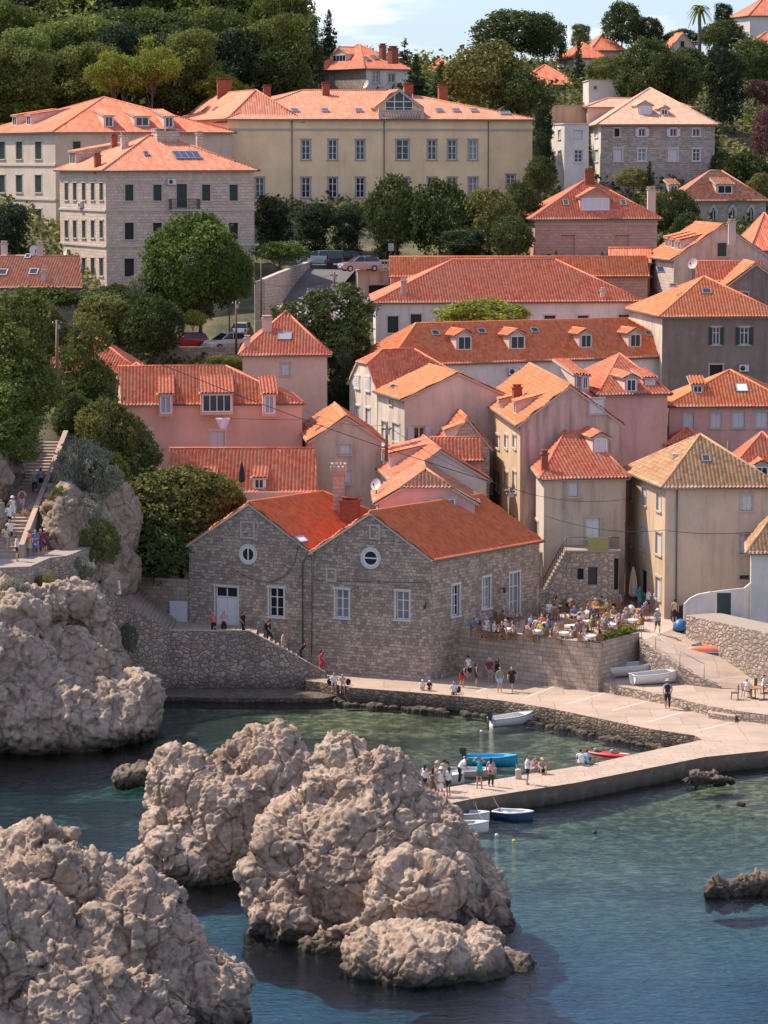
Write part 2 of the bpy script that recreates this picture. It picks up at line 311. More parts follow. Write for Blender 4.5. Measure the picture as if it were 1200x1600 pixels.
# ---------------------------------------------------------------- roofs
def inpoly(u, v, P):
    n = len(P); s = 0
    for i in range(n):
        x0, y0 = P[i]; x1, y1 = P[(i+1) % n]; c = (x1-x0)*(v-y0)-(y1-y0)*(u-x0)
        if abs(c) < 1e-6: continue
        if s == 0: s = 1 if c > 0 else -1
        elif (c > 0) != (s > 0): return False
    return True
def tile_plane(mb, P3, m, fine=True, p=.27, q=.36, amp=.055):
    """corrugated clay tiles over a convex planar polygon; the first edge is the eave"""
    O = P3[0]; e = (P3[1]-P3[0]); e.z = 0 if abs(e.z) < 1e-4 else e.z; e.normalize()
    n = None
    for i in range(2, len(P3)):
        n = e.cross(P3[i]-O)
        if n.length > .3: break
    n.normalize()
    if n.z < 0: n = -n
    s = n.cross(e); s = s if s.z > 0 else -s
    U = [((q3-O).dot(e), (q3-O).dot(s)) for q3 in P3]
    u0, u1 = min(a[0] for a in U), max(a[0] for a in U); v1 = max(a[1] for a in U)
    st = 4 if fine else 3
    k0, k1 = math.floor(u0/p*st), math.ceil(u1/p*st); us = np.clip(np.arange(k0, k1+1)*p/st, u0, u1)
    lo = np.full(len(us), 1e9); hi = np.full(len(us), -1e9)
    for i in range(len(U)):
        (a, b), (c, d) = U[i], U[(i+1) % len(U)]
        if abs(a-c) < 1e-6:
            msk = np.abs(us-a) < 1e-5; lo[msk] = np.minimum(lo[msk], min(b, d)); hi[msk] = np.maximum(hi[msk], max(b, d)); continue
        msk = (us >= min(a, c)-1e-6) & (us <= max(a, c)+1e-6); vv = b+(d-b)*(us-a)/(c-a)
        lo[msk] = np.minimum(lo[msk], vv[msk]); hi[msk] = np.maximum(hi[msk], vv[msk])
    if fine:
        nr = max(1, math.ceil(v1/q)); vs = []; hs = []
        for k in range(nr): vs += [k*q, (k+1)*q-.012]; hs += [.055, .0]
    else:
        nr = max(1, math.ceil(v1/(2*q))); vs = [k*2*q for k in range(nr+1)]; hs = [0]*(nr+1)
    vs = np.array(vs); hs = np.array(hs)
    ph = np.arange(k0, k1+1) % st/st; hu = amp*np.cos(2*pi*ph)
    jit = rng.normal(0, .006, (len(vs), len(us)))
    vv = np.clip(vs[:, None], lo[None, :], hi[None, :]); hh = hu[None, :]+hs[:, None]+jit+.03
    Oa, ea, sa, na = (np.array(x) for x in (O, e, s, n))
    P = Oa+us[None, :, None]*ea+vv[:, :, None]*sa+hh[:, :, None]*na
    nv, nu = vv.shape; i0 = len(mb.v); mb.v += [tuple(x) for x in P.reshape(-1, 3).tolist()]; k = mb.mi(m)
    flip = (e.cross(s)).dot(n) < 0
    for j in range(nv-1):
        for i in range(nu-1):
            if vv[j+1, i]-vv[j, i] < 1e-5 and vv[j+1, i+1]-vv[j, i+1] < 1e-5: continue
            a = i0+j*nu+i; f = (a, a+1, a+nu+1, a+nu); cu = (us[i]+p/2*.01)/p+.5; row = (vv[j, i]+vv[j+1, i])/2/q
            mb.f.append(f[::-1] if flip else f); mb.m.append(k); mb.sm.append(True)
            uvq = (cu, row+.001); mb.uv.append([uvq]*4)
    return dict(P=P3, n=n, e=e, s=s, U=U, O=O)
def slab(mb, P3, m, t=.14, off=-.02):
    n = (P3[1]-P3[0]).cross(P3[2]-P3[0]).normalized()
    if n.z < 0: n = -n; P3 = P3[::-1]
    T = [p+n*off for p in P3]; B = [p+n*(off-t) for p in P3]; k = len(P3)
    mb.face(T, m); mb.face(B[::-1], m)
    for i in range(k): j = (i+1) % k; mb.face([B[i], B[j], T[j], T[i]], m)
def roof_hit(planes, px, py):
    best = None
    for pl in planes:
        r = ray(px, py); dn = r.dot(pl['n'])
        if dn > -1e-6: continue
        t = (pl['O']-CAMP).dot(pl['n'])/dn; q = CAMP+r*t; u, v = (q-pl['O']).dot(pl['e']), (q-pl['O']).dot(pl['s'])
        ins = inpoly(u, v, pl['U']); c = (0 if ins else 1, t if ins else abs(u)+abs(v))
        if best is None or c < best[0]: best = (c, q, pl)
    return best[1], best[2]
# ---------------------------------------------------------------- windows
def shutter(mb, c, w, h, m, X, N, t=.05, slats=True):
    mb.box(c, w, t, h, m, X, N)
    if slats:
        k = max(3, int(h/.14))
        for i in range(k): z = -h/2+.08+(h-.16)*(i+.5)/k; mb.box(c+V(0, 0, z)+N*(t*.5+.012), w-.12, .03, (h-.16)/k*.5, m, X, N)
def window(parent, c, w, h, X, N, style, trim=TRIM, rec=.16, far=False):
    """c: centre on the wall plane; X along the wall, N outward"""
    mb = MB(); tw = .13 if w > .6 else .1; o = .035
    for sx in (-1, 1): mb.box(c+X*sx*(w/2+tw/2)+N*.0, tw, .07, h, trim, X, N)
    mb.box(c+V(0, 0, h/2+tw*.6)+N*.015, w+2*tw+.1, .11, tw*1.2, trim, X, N)
    mb.box(c-V(0, 0, h/2+.06)+N*.04, w+2*tw+.14, .16, .12, trim, X, N)
    nm = 'door' if style.startswith('door') else 'window'
    wo = mb.build(nm, parent)
    b = c-N*rec
    if style in ('ws', 'gs', 'bs', 'doorg', 'doorw'):
        m = {'w': SHW, 'g': SHG, 'b': SHB, 'd': SHG}[style[0]]
        if style == 'doorw': m = WHITE
        tr_ = style == 'doorw' and h > 2.2
        if tr_:
            g = MB(); g.box(b+V(0, 0, h*.38)-N*.02, w-.1, .03, h*.22, GLASS, X, N); g.build('pane', wo); g = MB()
            for zz in (.26, .49): g.box(b+V(0, 0, h*zz), w, .07, .08, WHITE, X, N)
            for sx in (-1, 0, 1): g.box(b+X*sx*(w/2-.04)+V(0, 0, h*.375), .08, .065, h*.23-.08, WHITE, X, N)
            g.build('sash', wo)
        if tr_: b = b-V(0, 0, h*.13); h = h*.74
        for sx in (-1, 1):
            s = MB(); shutter(s, b+X*sx*w/4, w/2-.02, h-.02, m, X, N, slats=not far); s.build('shutter' if nm == 'window' else 'door_leaf', wo)
    elif style == 'bk':
        s = MB(); s.box(b-N*.02, w, .03, h, W_PST, X, N); s.build('blind_panel', wo)
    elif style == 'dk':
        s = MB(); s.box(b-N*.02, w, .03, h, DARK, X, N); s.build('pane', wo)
    else:
        g = MB(); g.box(b-N*.03, w, .03, h, GLASSC if (int(c.x*7+c.z*5) % 3 == 0) else GLASS, X, N); g.build('pane', wo)
        f = MB(); fm = WOOD if style == 'pb' else WHITE
        for sx in (-1, 1): f.box(b+X*sx*(w/2-.035), .07, .05, h, fm, X, N)
        for sz in (-1, 1): f.box(b+V(0, 0, sz*(h/2-.035)), w-.14, .05, .07, fm, X, N)
        f.box(b, .08, .055, h-.14, fm, X, N)
        if h > 1.3: f.box(b+V(0, 0, h*.18), w-.14, .045, .06, fm, X, N)
        if h > 1.3 and style == 'pw': f.box(b-V(0, 0, h*.18), w-.14, .03, .035, fm, X, N)
        f.build('sash', wo)
        if style in ('ow', 'og'):
            m = SHW if style == 'ow' else SHG
            for sx in (-1, 1): s = MB(); shutter(s, c+X*sx*(w/2+w*.27+.02)+N*.09, w*.5, h, m, X, N, slats=not far); s.build('shutter', wo)
    return wo
def wall_face(mb, A, X, L, z0, z1, N, m, holes, rec=.2, top=None):
    """rectangular wall with real openings; A is the left end seen from outside or not, X unit along"""
    us = sorted({0, L, *[h[0] for h in holes], *[h[1] for h in holes]}); vs = sorted({z0, z1, *[h[2] for h in holes], *[h[3] for h in holes]})
    fl = X.cross(V(0, 0, 1)).dot(N) < 0
    def q(u, z, d=0): p = A+X*u-N*d; return V(p.x, p.y, z)
    def add(P): mb.face(P[::-1] if fl else P, m)
    for i in range(len(us)-1):
        for j in range(len(vs)-1):
            a, b, c, d = us[i], us[i+1], vs[j], vs[j+1]; cu, cv = (a+b)/2, (c+d)/2
            if any(h[0] < cu < h[1] and h[2] < cv < h[3] for h in holes): continue
            add([q(a, c), q(b, c), q(b, d), q(a, d)])
    for a, b, c, d in holes:
        add([q(a, c), q(a, d), q(a, d, rec), q(a, c, rec)]); add([q(b, c, rec), q(b, d, rec), q(b, d), q(b, c)])
        add([q(a, d), q(b, d), q(b, d, rec), q(a, d, rec)]); add([q(a, c, rec), q(b, c, rec), q(b, c), q(a, c)])
        add([q(a, c, rec+.02), q(b, c, rec+.02), q(b, d, rec+.02), q(a, d, rec+.02)])
BUILT = []
def house(name, label, N, F, S, rise, wall, cat='house', wall2=None, tile=T_RED, ax='F', k=(0, 0), wins=(), dorm=(), chim=(), sky_=(), over=.35, fine=None,
          z0=None, trim=TRIM, band=True, group=None, flat=False, pipes=(), acs=(), far=False, wallf=None, eavem=None):
    P0 = PD(*N); zE = P0.z
    def corner(c):
        if len(c) == 3: p = PD(*c); return V(p.x, p.y, zE)
        return PZ(c[0], c[1], zE)
    PF, PS = corner(F), corner(S); A, B = PF-P0, PS-P0
    wall2 = wall2 or wall; fine = (P0.y < 300) if fine is None else fine
    quad = [P0, P0+A, P0+A+B, P0+B]; cen = (quad[0]+quad[2])/2
    zb = (min(ground_z(q.x, q.y) for q in quad)-1.2) if z0 is None else z0
    root = empty(name, (cen.x, cen.y, zb)); tag(root, label, cat, group)
    Au, Bu = A.normalized(), B.normalized()
    def outn(a, mid):
        n = V(a.y, -a.x, 0).normalized(); return n if n.dot(mid-cen) > 0 else -n
    faces = [('F', P0, Au, A.length), ('R', P0+A, Bu, B.length), ('K', P0+B, Au, A.length), ('S', P0, Bu, B.length)]
    wm = MB(); wl = []
    for key, o, X, L in faces:
        Nn = outn(X, o+X*L/2); holes = []
        for wd in wins:
            if wd[0] != key: continue
            _, cx, cy, pw, ph, stl = wd[:6]
            c = hitplane(cx, cy, o, Nn); l, r = hitplane(cx-pw/2, cy, o, Nn), hitplane(cx+pw/2, cy, o, Nn); t, b = hitplane(cx, cy-ph/2, o, Nn), hitplane(cx, cy+ph/2, o, Nn)
            ww, hh = (r-l).length, t.z-b.z; u = (c-o).dot(X); zz = (t.z+b.z)/2; c = o+X*u; c = V(c.x, c.y, zz)
            if u-ww/2 < .05 or u+ww/2 > L-.05: continue
            surf = zz+hh/2 > zE-.05
            if not surf: holes.append((u-ww/2, u+ww/2, zz-hh/2, zz+hh/2))
            wl.append((c, ww, hh, X, Nn, stl, surf))
        ok = [h for i, h in enumerate(holes) if not any(h[0] < g[1] and g[0] < h[1] and h[2] < g[3] and g[2] < h[3] for g in holes[:i])]
        wall_face(wm, o, X, L, zb, zE, Nn, {'F': wall, 'R': wall, 'K': wall2, 'S': wall2}[key], ok)
    Lr, Wr, oL = (A, B, 'F') if ax == 'F' else (B, A, 'S')
    lu, wu, LL, WW = Lr.normalized(), Wr.normalized(), Lr.length, Wr.length
    sl = rise/(WW/2); planes = []
    rb = MB(); tl = MB()
    def pt(l, ww_, z=None):
        q = P0+lu*l+wu*ww_; q.z = zE+sl*min(ww_, WW-ww_) if z is None else z; return q
    if not flat:
        ends = []
        for e, kk in enumerate(k):
            hr = (1-kk)*WW/2; hr = min(hr, LL/2); og = over if kk == 0 else .14; wk = -over if kk == 0 else kk*WW/2
            ends.append((hr, og, wk, kk))
        (h0, g0, w0, k0), (h1, g1, w1, k1) = ends
        for sd_ in (0, 1):
            f = (lambda l, ww_: pt(l, ww_)) if sd_ == 0 else (lambda l, ww_: pt(l, WW-ww_))
            P = [f(-g0, -over), f(LL+g1, -over)]
            if 0 < k1 < 1: P.append(f(LL+g1, w1))
            P.append(f(LL-h1 if k1 < 1 else LL+g1, WW/2))
            r0 = f(h0 if k0 < 1 else -g0, WW/2)
            if (r0-P[-1]).length > .02: P.append(r0)
            if 0 < k0 < 1: P.append(f(-g0, w0))
            planes.append(P)
        if k0 < 1: planes.append([pt(-g0, w0), pt(-g0, WW-w0), pt(h0, WW/2)])
        if k1 < 1: planes.append([pt(LL+g1, w1), pt(LL+g1, WW-w1), pt(LL-h1, WW/2)])
        info = []
        for P in planes:
            info.append(tile_plane(tl, P, tile, fine)); slab(tl, P, eavem or TRIM)
        # ridge and hip caps
        cap = .11; ra = pt(h0 if k0 < 1 else -g0, WW/2)+V(0, 0, .05); rbb = pt(LL-h1 if k1 < 1 else LL+g1, WW/2)+V(0, 0, .05)
        if (ra-rbb).length > .1: tl.tube([ra, rbb], cap, tile, 6)
        for kk, rr, gg, wk, LB in ((k0, ra, g0, w0, 0), (k1, rbb, g1, w1, 1)):
            if kk < 1:
                for w_ in (wk, WW-wk): tl.tube([pt(-gg if LB == 0 else LL+gg, w_)+V(0, 0, .05), rr], cap*.9, tile, 6)
        # gable walls above the eaves
        for e, (hh_, gg, wk, kk) in enumerate(ends):
            if kk > 0:
                l = 0 if e == 0 else LL; top = kk*WW/2
                P = [pt(l, 0), pt(l, WW)] + ([pt(l, WW/2)] if kk == 1 else [pt(l, WW-top), pt(l, top)])
                P = [p-V(0, 0, .04 if i > 1 else 0) for i, p in enumerate(P)]
                mm = (wall2 if (e == 0) else wall) if ax == 'F' else (wallf or wall)
                wm.face(P, mm)
    else:
        info = []
        wm.face([q+V(0, 0, -.4) for q in quad], CONC)
        for key, o, X, L in faces:
            Nn = outn(X, o+X*L/2); wm.box(o+X*L/2-Nn*.06+V(0, 0, .05), L, .34, .12, trim, X, Nn)
    if band and not flat:
        for key, o, X, L in faces[:4]:
            if (k[0] > 0 and ((ax == 'F' and key == 'S') or (ax == 'B' and key == 'F'))): continue
            Nn = outn(X, o+X*L/2); wm.box(o+X*L/2+Nn*.07-V(0, 0, .17), L+.24, .16, .16, trim, X, Nn)
            tl.tube([o+Nn*(over+.05)+V(0, 0, -over*sl-.02)-X*over*.8, o+X*(L+over*.8)+Nn*(over+.05)+V(0, 0, -over*sl-.02)], .06, GUT, 5)
    for px in pipes:
        q = hitplane(px, N[1], P0, outn(Au, P0+A/2)); Nn = outn(Au, P0+A/2); q.z = zE-.2; wm.tube([q+Nn*.1, V(q.x, q.y, zb)+Nn*.1], .055, GUT, 6)
    wm.build('wall', root)
    if tl.v: ro = tl.build('roof', root)
    for c, ww, hh, X, Nn, stl, surf in wl: window(root, c+(Nn*.03 if surf else V(0, 0, 0)), ww, hh, X, Nn, stl, trim, rec=-.02 if surf else .15, far=far)
    for ch in chim:
        px, yt, yb, pw = ch[:4]; q, pl = roof_hit(info, px, yb); s = q.y/FPX; ww = max(.35, pw*s); top = q.z+(yb-yt)*s; cm = ch[4] if len(ch) > 4 else BRICK
        c = MB(); c.box(V(q.x, q.y+ww/2, (top+q.z-.6)/2), ww, ww*.8, top-q.z+.6, cm, Au, V(-Au.y, Au.x, 0))
        c.box(V(q.x, q.y+ww/2, top+.05), ww+.16, ww*.8+.16, .1, TRIM if cm is not BRICK else BRICK, Au, V(-Au.y, Au.x, 0))
        for sx in (-.25, .25): c.box(V(q.x, q.y+ww/2, top+.18)+Au*sx*ww, ww*.3, ww*.5, .16, cm, Au, V(-Au.y, Au.x, 0))
        c.box(V(q.x, q.y+ww/2, top+.29), ww*1.02, ww*.8, .07, cm, Au, V(-Au.y, Au.x, 0)); c.build('chimney', root)
    for sk in sky_:
        px, py, pw, ph = sk[:4]; q, pl = roof_hit(info, px, py); s = q.y/FPX; e, sv, n = pl['e'], pl['s'], pl['n']; mm = sk[4] if len(sk) > 4 else GLASS
        a = pw*s; h_ = ph*s/max(.25, (sv.z+sv.y*.1)); c = MB()
        c.box(q+n*.12, a, h_, .1, mm, e, sv, n)
        for sx in (-1, 1): c.box(q+n*.13+e*sx*a/2, .08, h_+.08, .14, ZINC, e, sv, n); c.box(q+n*.13+sv*sx*h_/2, a, .08, .14, ZINC, e, sv, n)
        if mm is SOLAR:
            for i in range(1, 4): c.box(q+n*.175+e*(a*(i/4-.5)), .05, h_, .02, ZINC, e, sv, n)
        c.build('solar_panel' if mm is SOLAR else 'skylight', root)
    for dm in dorm:   # (px, py centre of the window, px w, px h, style, roof kind[, wall mat])
        px, py, pw, ph, stl, kd = dm[:6]; dmw = dm[6] if len(dm) > 6 else wall
        q, pl = roof_hit(info, px, py+ph/2); n = pl['n']; hn = V(n.x, n.y, 0); slp = hn.length/n.z; hn.normalize(); X = V(-hn.y, hn.x, 0); s = q.y/FPX
        fac = max(.35, abs(X.x)); ww = pw*s/fac; hh = ph*s; mg = .16; W2 = ww/2+mg; Ht = hh+.22; dep = Ht/slp; bk = -hn
        c = MB(); z = V(0, 0, 1)
        f = q+hn*.02
        c.face([f-X*W2-z*.2, f+X*W2-z*.2, f+X*W2+z*Ht, f-X*W2+z*Ht], dmw)
        for sx in (-1, 1):
            P = [f+X*sx*W2-z*.2, f+X*sx*W2+z*Ht, f+X*sx*W2+z*Ht+bk*(dep+.2), f+X*sx*W2+bk*.2-z*.2]; c.face(P, dmw)
        do = c.build('dormer', root); t = MB()
        if kd == 'g':
            rh = W2*.55; dr = (Ht+rh)/slp+.2
            c2 = MB(); c2.face([f-X*W2+z*Ht, f+X*W2+z*Ht, f+z*(Ht+rh)], dmw); g = c2.build('gable', do)
            for sx in (-1, 1):
                P = [f+X*sx*(W2+.18)+z*(Ht-.1)+hn*.2, f+X*sx*(W2+.18)+z*(Ht-.1)+bk*dep, f+z*(Ht+rh)+bk*dr, f+z*(Ht+rh)+hn*.2]
                tile_plane(t, P, tile, fine); slab(t, P, TRIM, .08)
            t.tube([f+z*(Ht+rh+.04)+hn*.2, f+z*(Ht+rh+.04)+bk*dr], .09, tile, 5)
        else:
            s2 = slp*.38; run = Ht/(slp-s2)+.1
            P = [f-X*(W2+.15)+z*(Ht-.02)+hn*.22, f+X*(W2+.15)+z*(Ht-.02)+hn*.22, f+X*(W2+.15)+z*(Ht+s2*run)+bk*run, f-X*(W2+.15)+z*(Ht+s2*run)+bk*run]
            tile_plane(t, P, tile, fine); slab(t, P, TRIM, .1)
            c3 = MB()
            for sx in (-1, 1): c3.face([f+X*sx*W2+z*Ht, f+X*sx*W2+z*(Ht+s2*run)+bk*run, f+X*sx*W2+z*Ht+bk*dep], dmw)
            c3.build('cheek', do)
        t.build('roof', do)
        g = MB(); cc = f+z*(hh/2+.06)+hn*.03; gm = {'pw': GLASS, 'gs': SHG, 'ws': SHW, 'dk': DARK, 'bs': SHB, 'pb': GLASS}[stl]
        g.box(cc, ww, .04, hh, gm, X, hn); fr = WHITE if stl != 'gs' else TRIMW
        for sx in (-1, 1): g.box(cc+X*sx*ww/2+hn*.02, .1, .08, hh+.1, fr, X, hn)
        for sx in (-1, 1): g.box(cc+z*sx*hh/2+hn*.02, ww-.1, .08, .1, fr, X, hn)
        g.box(cc+hn*.02, .06, .06, hh-.1, fr, X, hn); 
        if ww > 1.6:
            for sx in (-1, 1): g.box(cc+hn*.02+X*sx*ww/4, .06, .06, hh-.1, fr, X, hn)
        g.build('window', do)
    for px, py, key in acs:
        o, X = (P0, Au) if key == 'F' else (P0, Bu); Nn = outn(X, o+X*(A.length if key == 'F' else B.length)/2); q = hitplane(px, py, o, Nn)
        c = MB(); c.box(q+Nn*.2, .85, .32, .6, ACW, X, Nn); c.lathe([(.02, 0), (.22, 0), (.22, .01), (.02, .012)], METAL, (0, 0, 0), 12)
        # turn the fan disc to face outwards
        nv = 4*12
        for i in range(len(c.v)-nv, len(c.v)): v = Vector(c.v[i]); c.v[i] = tuple(q+Nn*(.365+v.z)+X*(v.x-.12)+V(0, 0, v.y))
        for sx in (-.3, .3): c.box(q+X*sx+Nn*.18-V(0, 0, .34), .05, .36, .06, METAL, X, Nn)
        c.build('air_conditioner', root)
    H = dict(root=root, P0=P0, A=A, B=B, zE=zE, zb=zb, planes=info, nF=outn(Au, P0+A/2), nS=outn(Bu, P0+B/2), Au=Au, Bu=Bu, quad=quad)
    BUILT.append(H); return H
# ---------------------------------------------------------------- wall materials
W_RUB = masonry('rubble_stone_wall', (.43, .345, .275), .36, .225, mort=(.25, .20, .165), var=.36, distort=.13, mw=.016, stain=.35)
W_ASH = masonry('pale_ashlar_wall', (.60, .49, .40), .52, .30, mort=(.34, .28, .24), var=.13, distort=.01, mw=.013, stain=.15)
W_GRY = masonry('grey_stone_wall', (.44, .38, .325), .46, .26, mort=(.30, .265, .24), var=.2, distort=.03, mw=.012, stain=.2)
W_TER = masonry('terrace_stone_wall', (.46, .365, .29), .62, .30, mort=(.22, .18, .15), var=.18, distort=.02, mw=.012, stain=.35)
W_POL = masonry('polygonal_stone_wall', (.43, .34, .27), .36, .30, mort=(.20, .16, .125), var=.3, distort=.12, mw=.03, stain=.55, rub=True)
W_LOW = masonry('small_rubble_wall', (.46, .38, .31), .42, .30, mort=(.26, .21, .17), var=.25, distort=.12, mw=.04, stain=.3, rub=True)
W_PST = masonry('pink_stone_wall', (.62, .36, .275), .62, .30, mort=(.56, .33, .25), var=.10, distort=.01, mw=.01, stain=.1)
P_YEL = plaster('yellow_plaster', (.84, .61, .36), .15)
P_YE2 = plaster('cream_plaster', (.56, .45, .33), .3)
P_CRG = plaster('shaded_cream_plaster', (.52, .44, .36), .3)  # cream greyed: the side wall's tree shade put into the colour
P_PNK = plaster('pink_plaster', (.68, .45, .36), .2)
P_ROS = plaster('rose_plaster', (.62, .37, .31), .35)
P_PBG = plaster('pink_beige_plaster', (.66, .51, .42), .4)
P_TAN = plaster('tan_plaster', (.54, .42, .32), .6)
P_WHT = plaster('white_plaster', (.64, .60, .55), .35)
P_WGR = plaster('pale_grey_plaster', (.72, .68, .62), .35)
P_WST = plaster('stained_white_plaster', (.66, .58, .47), .9)
P_DRK = plaster('dark_stained_plaster', (.25, .20, .16), .9)
P_OCH = plaster('ochre_plaster', (.60, .45, .29), .6)
P_OGR = plaster('grey_ochre_plaster', (.58, .46, .34), .5)
P_GRY = plaster('grey_weathered_plaster', (.56, .45, .34), .8)
P_SPD = plaster('flaking_pink_plaster', (.60, .42, .34), 1.0, (.16, .10, .09))
def row(key, xs, ys, w, h, st): return [(key, x, y, w, h, st) for y in ys for x in xs]
GP = 'houses above the harbour'
# upper rows
house('apartment_building', 'long yellow building with a balcony gable in its tiled roof', (357, 184, 343), (832, 189, 349), (262, 181, 366), 3.3, P_YEL, 'building', tile=T_PAL, k=(0, 0), group=GP, over=.5, trim=TRIMP,
      wins=row('F', (478, 520, 563, 675, 706.5, 739), (234,), 13, 31, 'pw')+row('F', (478, 520, 563, 675, 706.5, 739), (293,), 13, 31, 'pw')+[('F', 629, 234, 19, 31, 'pw'), ('F', 629, 293, 19, 31, 'pw'), ('F', 406, 293, 13, 31, 'pw'), ('F', 798, 283, 13, 20, 'pw')],
      sky_=[(x, 174, 11, 6) for x in (405, 461, 508, 561, 687, 713, 741)]+[(789, 178, 16, 6), (395, 173, 16, 5)],
      chim=[(417, 137, 152, 11), (509, 133, 150, 11), (638, 134, 152, 14), (692, 136, 152, 14)], pipes=(456, 600, 763), far=False)
house('building_wing', 'rear wing of the yellow building with four brick chimneys on its ridge', (356, 185, 344), (470, 187, 345), (175, 171, 412), 3.2, P_YEL, 'building', tile=T_PAL, ax='B', k=(0, 0), over=.5, z0=28, sky_=[(309, 171, 9, 6), (322, 171, 9, 6), (337, 171, 9, 6)], chim=[(277, 138, 154, 11), (302, 135, 153, 9), (316, 134, 152, 12), (350, 127, 150, 22)])
house('apartment_building', 'large cream building with three long sloping dormers, behind the stone block', (86, 204, 335), (362, 206, 341), (-30, 201, 353), 3.8, P_YE2, 'building', wall2=P_CRG, tile=T_RED, group=GP, over=.45,
      wins=[('S', x, y, 10, 27, 'gs') for x in (3, 30, 60) for y in (235, 287, 340)]+[('F', 120, 234, 12, 26, 'gs')],
      dorm=[(170, 191, 11, 15, 'pw', 's', P_PBG), (222, 191, 19, 13, 'pw', 's', P_PBG), (264, 192, 11, 15, 'pw', 's', P_PBG), (24, 190, 7, 13, 'pw', 's', P_PBG), (46, 189, 7, 13, 'pw', 's', P_PBG)])
B2 = house('apartment_building', 'four storey pale stone block with dark shutters and a small balcony', (165, 263, 310), (397, 263, 316), (93, 261, 323), 3.3, W_ASH, 'building', tile=T_PAL, group=GP, over=.5,
      wins=row('F', (202, 246, 322, 365), (301,), 13, 25, 'gs')+row('F', (202, 246, 284, 322, 365), (361,), 14, 26, 'dk')+row('F', (202, 246, 365), (418,), 15, 28, 'dk')+[('F', 284, 306, 16, 37, 'gs')]
      +row('S', (104, 117, 131, 145, 158.5), (299, 358), 5.5, 27, 'gs')+row('S', (118, 131, 145, 158.5), (417,), 6, 28, 'gs')+row('S', (145, 158), (462,), 6, 20, 'gs'),
      sky_=[(228, 241.5, 8, 6), (292, 244, 42, 12, SOLAR)], chim=[(152, 244, 262, 10), (178, 214, 232, 9), (194, 213, 234, 11, W_ASH), (311, 210, 226, 9, W_ASH), (257, 206, 222, 36, W_ASH)],
      dorm=[(115, 248, 12, 17, 'gs', 's')], acs=[(267, 284, 'F'), (128, 320, 'S')])
house('villa', 'upper villa with brown tiled roof, left of the big leafy tree', (572, 105, 392), (640, 106, 397), (484, 105, 402), 3.1, P_WHT, wall2=W_GRY, tile=T_RED, group=GP, z0=42,
      wins=[('S', 509, 121, 11, 12, 'bs'), ('F', 588, 120, 10, 18, 'pw'), ('F', 612, 122, 10, 14, 'pw')], sky_=[(573, 93, 9, 6), (585, 91, 9, 6), (597, 91, 9, 6)], chim=[(598, 72, 84, 9), (614, 76, 92, 13)],
      dorm=[(531, 92, 20, 10, 'pw', 'g', P_WHT)])
house('apartment_building', 'grey stone mansion with pale pyramid roof on the right', (939, 192, 350), (1117, 192, 352), (920, 193, 376), 4.2, W_GRY, 'building', wall2=P_WHT, tile=T_PLE, group=GP, over=.5, trim=TRIMW,
      wins=[('F', 964, 207, 8, 13, 'dk'), ('F', 1003, 207, 10, 12, 'ow'), ('F', 1052, 207, 10, 12, 'ow'), ('F', 1088, 207, 11, 12, 'pw'), ('F', 966, 242, 12, 20, 'ws'), ('F', 1003, 242, 12, 19, 'pw'), ('F', 1052, 242, 13, 19, 'ws'), ('F', 1088, 242, 11, 19, 'pw'), ('S', 932, 208, 6, 13, 'ws'), ('S', 932, 243, 6, 18, 'ws')],
      dorm=[(1008, 173, 18, 12, 'ws', 'g', P_PBG), (1038, 176, 9, 8, 'pw', 'g', P_PBG)])
house('annex', 'white flat roofed annex beside the grey stone mansion', (882, 194, 346), (920, 194, 347), (861, 196, 352), 1, P_WHT, wall2=P_WHT, flat=True, group=GP, trim=TRIMW,
      wins=[('F', 904, 209, 12, 12, 'ws'), ('F', 904, 244, 12, 19, 'pw'), ('S', 874, 210, 4, 14, 'ws'), ('S', 874, 245, 4, 18, 'ws'), ('S', 866, 246, 3, 16, 'ws')])
house('annex', 'cream upper storey block behind the white annex', (918, 166, 372), (1080, 162, 376), (908, 165, 378), 1.0, P_PBG, tile=T_PLE, group=GP, far=True, z0=33)
house('rooftop_block', 'white lift block standing on a flat roof', (920, 126, 384), (966, 124, 386), (911, 127, 392), 1, P_WHT, flat=True, group=GP, z0=40, wins=[('F', 930, 137, 4, 4, 'pb'), ('F', 958, 147, 17, 18, 'ws')])
house('annex', 'cream flat roofed wing carrying tilted solar panels', (862, 166, 372), (930, 166, 374), (855, 164, 384), 1, P_OCH, flat=True, group=GP, z0=30)
PAV = house('pavilion', 'pink stone pavilion with a pedimented dormer and tall chimney', (836, 338, 318), (1027, 338, 319), (814, 333, 330), 3.6, W_PST, tile=T_RED, group=GP, over=.5, fine=True, trim=plain('pink_trim', (.52, .33, .26), .8),
      wins=[('F', 887, 384, 22, 34, 'bk'), ('F', 972, 384, 22, 34, 'bk')], dorm=[(930, 320, 42, 18, 'ws', 'g', W_PST)], sky_=[(884, 318, 8, 9), (974, 318, 8, 9)], chim=[(918, 268, 290, 8), (924, 268, 290, 9), (1018, 297, 330, 12, P_PBG)])
house('ruined_house', 'weathered stone house with gothic arched windows and patched roof', (1055, 311, 335), (1197, 311, 337), (1040, 309, 344), 3.0, W_GRY, tile=T_MIX, group=GP, fine=True, dorm=[(1132, 297, 22, 12, 'dk', 's', P_GRY), (1053, 296, 10, 9, 'dk', 's', P_GRY)])
house('stone_house', 'long stone house at the right edge under a red hip roof', (1130, 185, 400), (1205, 186, 401), (1124, 184, 410), 3.6, W_GRY, tile=T_RED, group=GP, z0=28, far=True, wins=row('F', (1135, 1148, 1163, 1176), (192, 212), 4, 8, 'pw'))
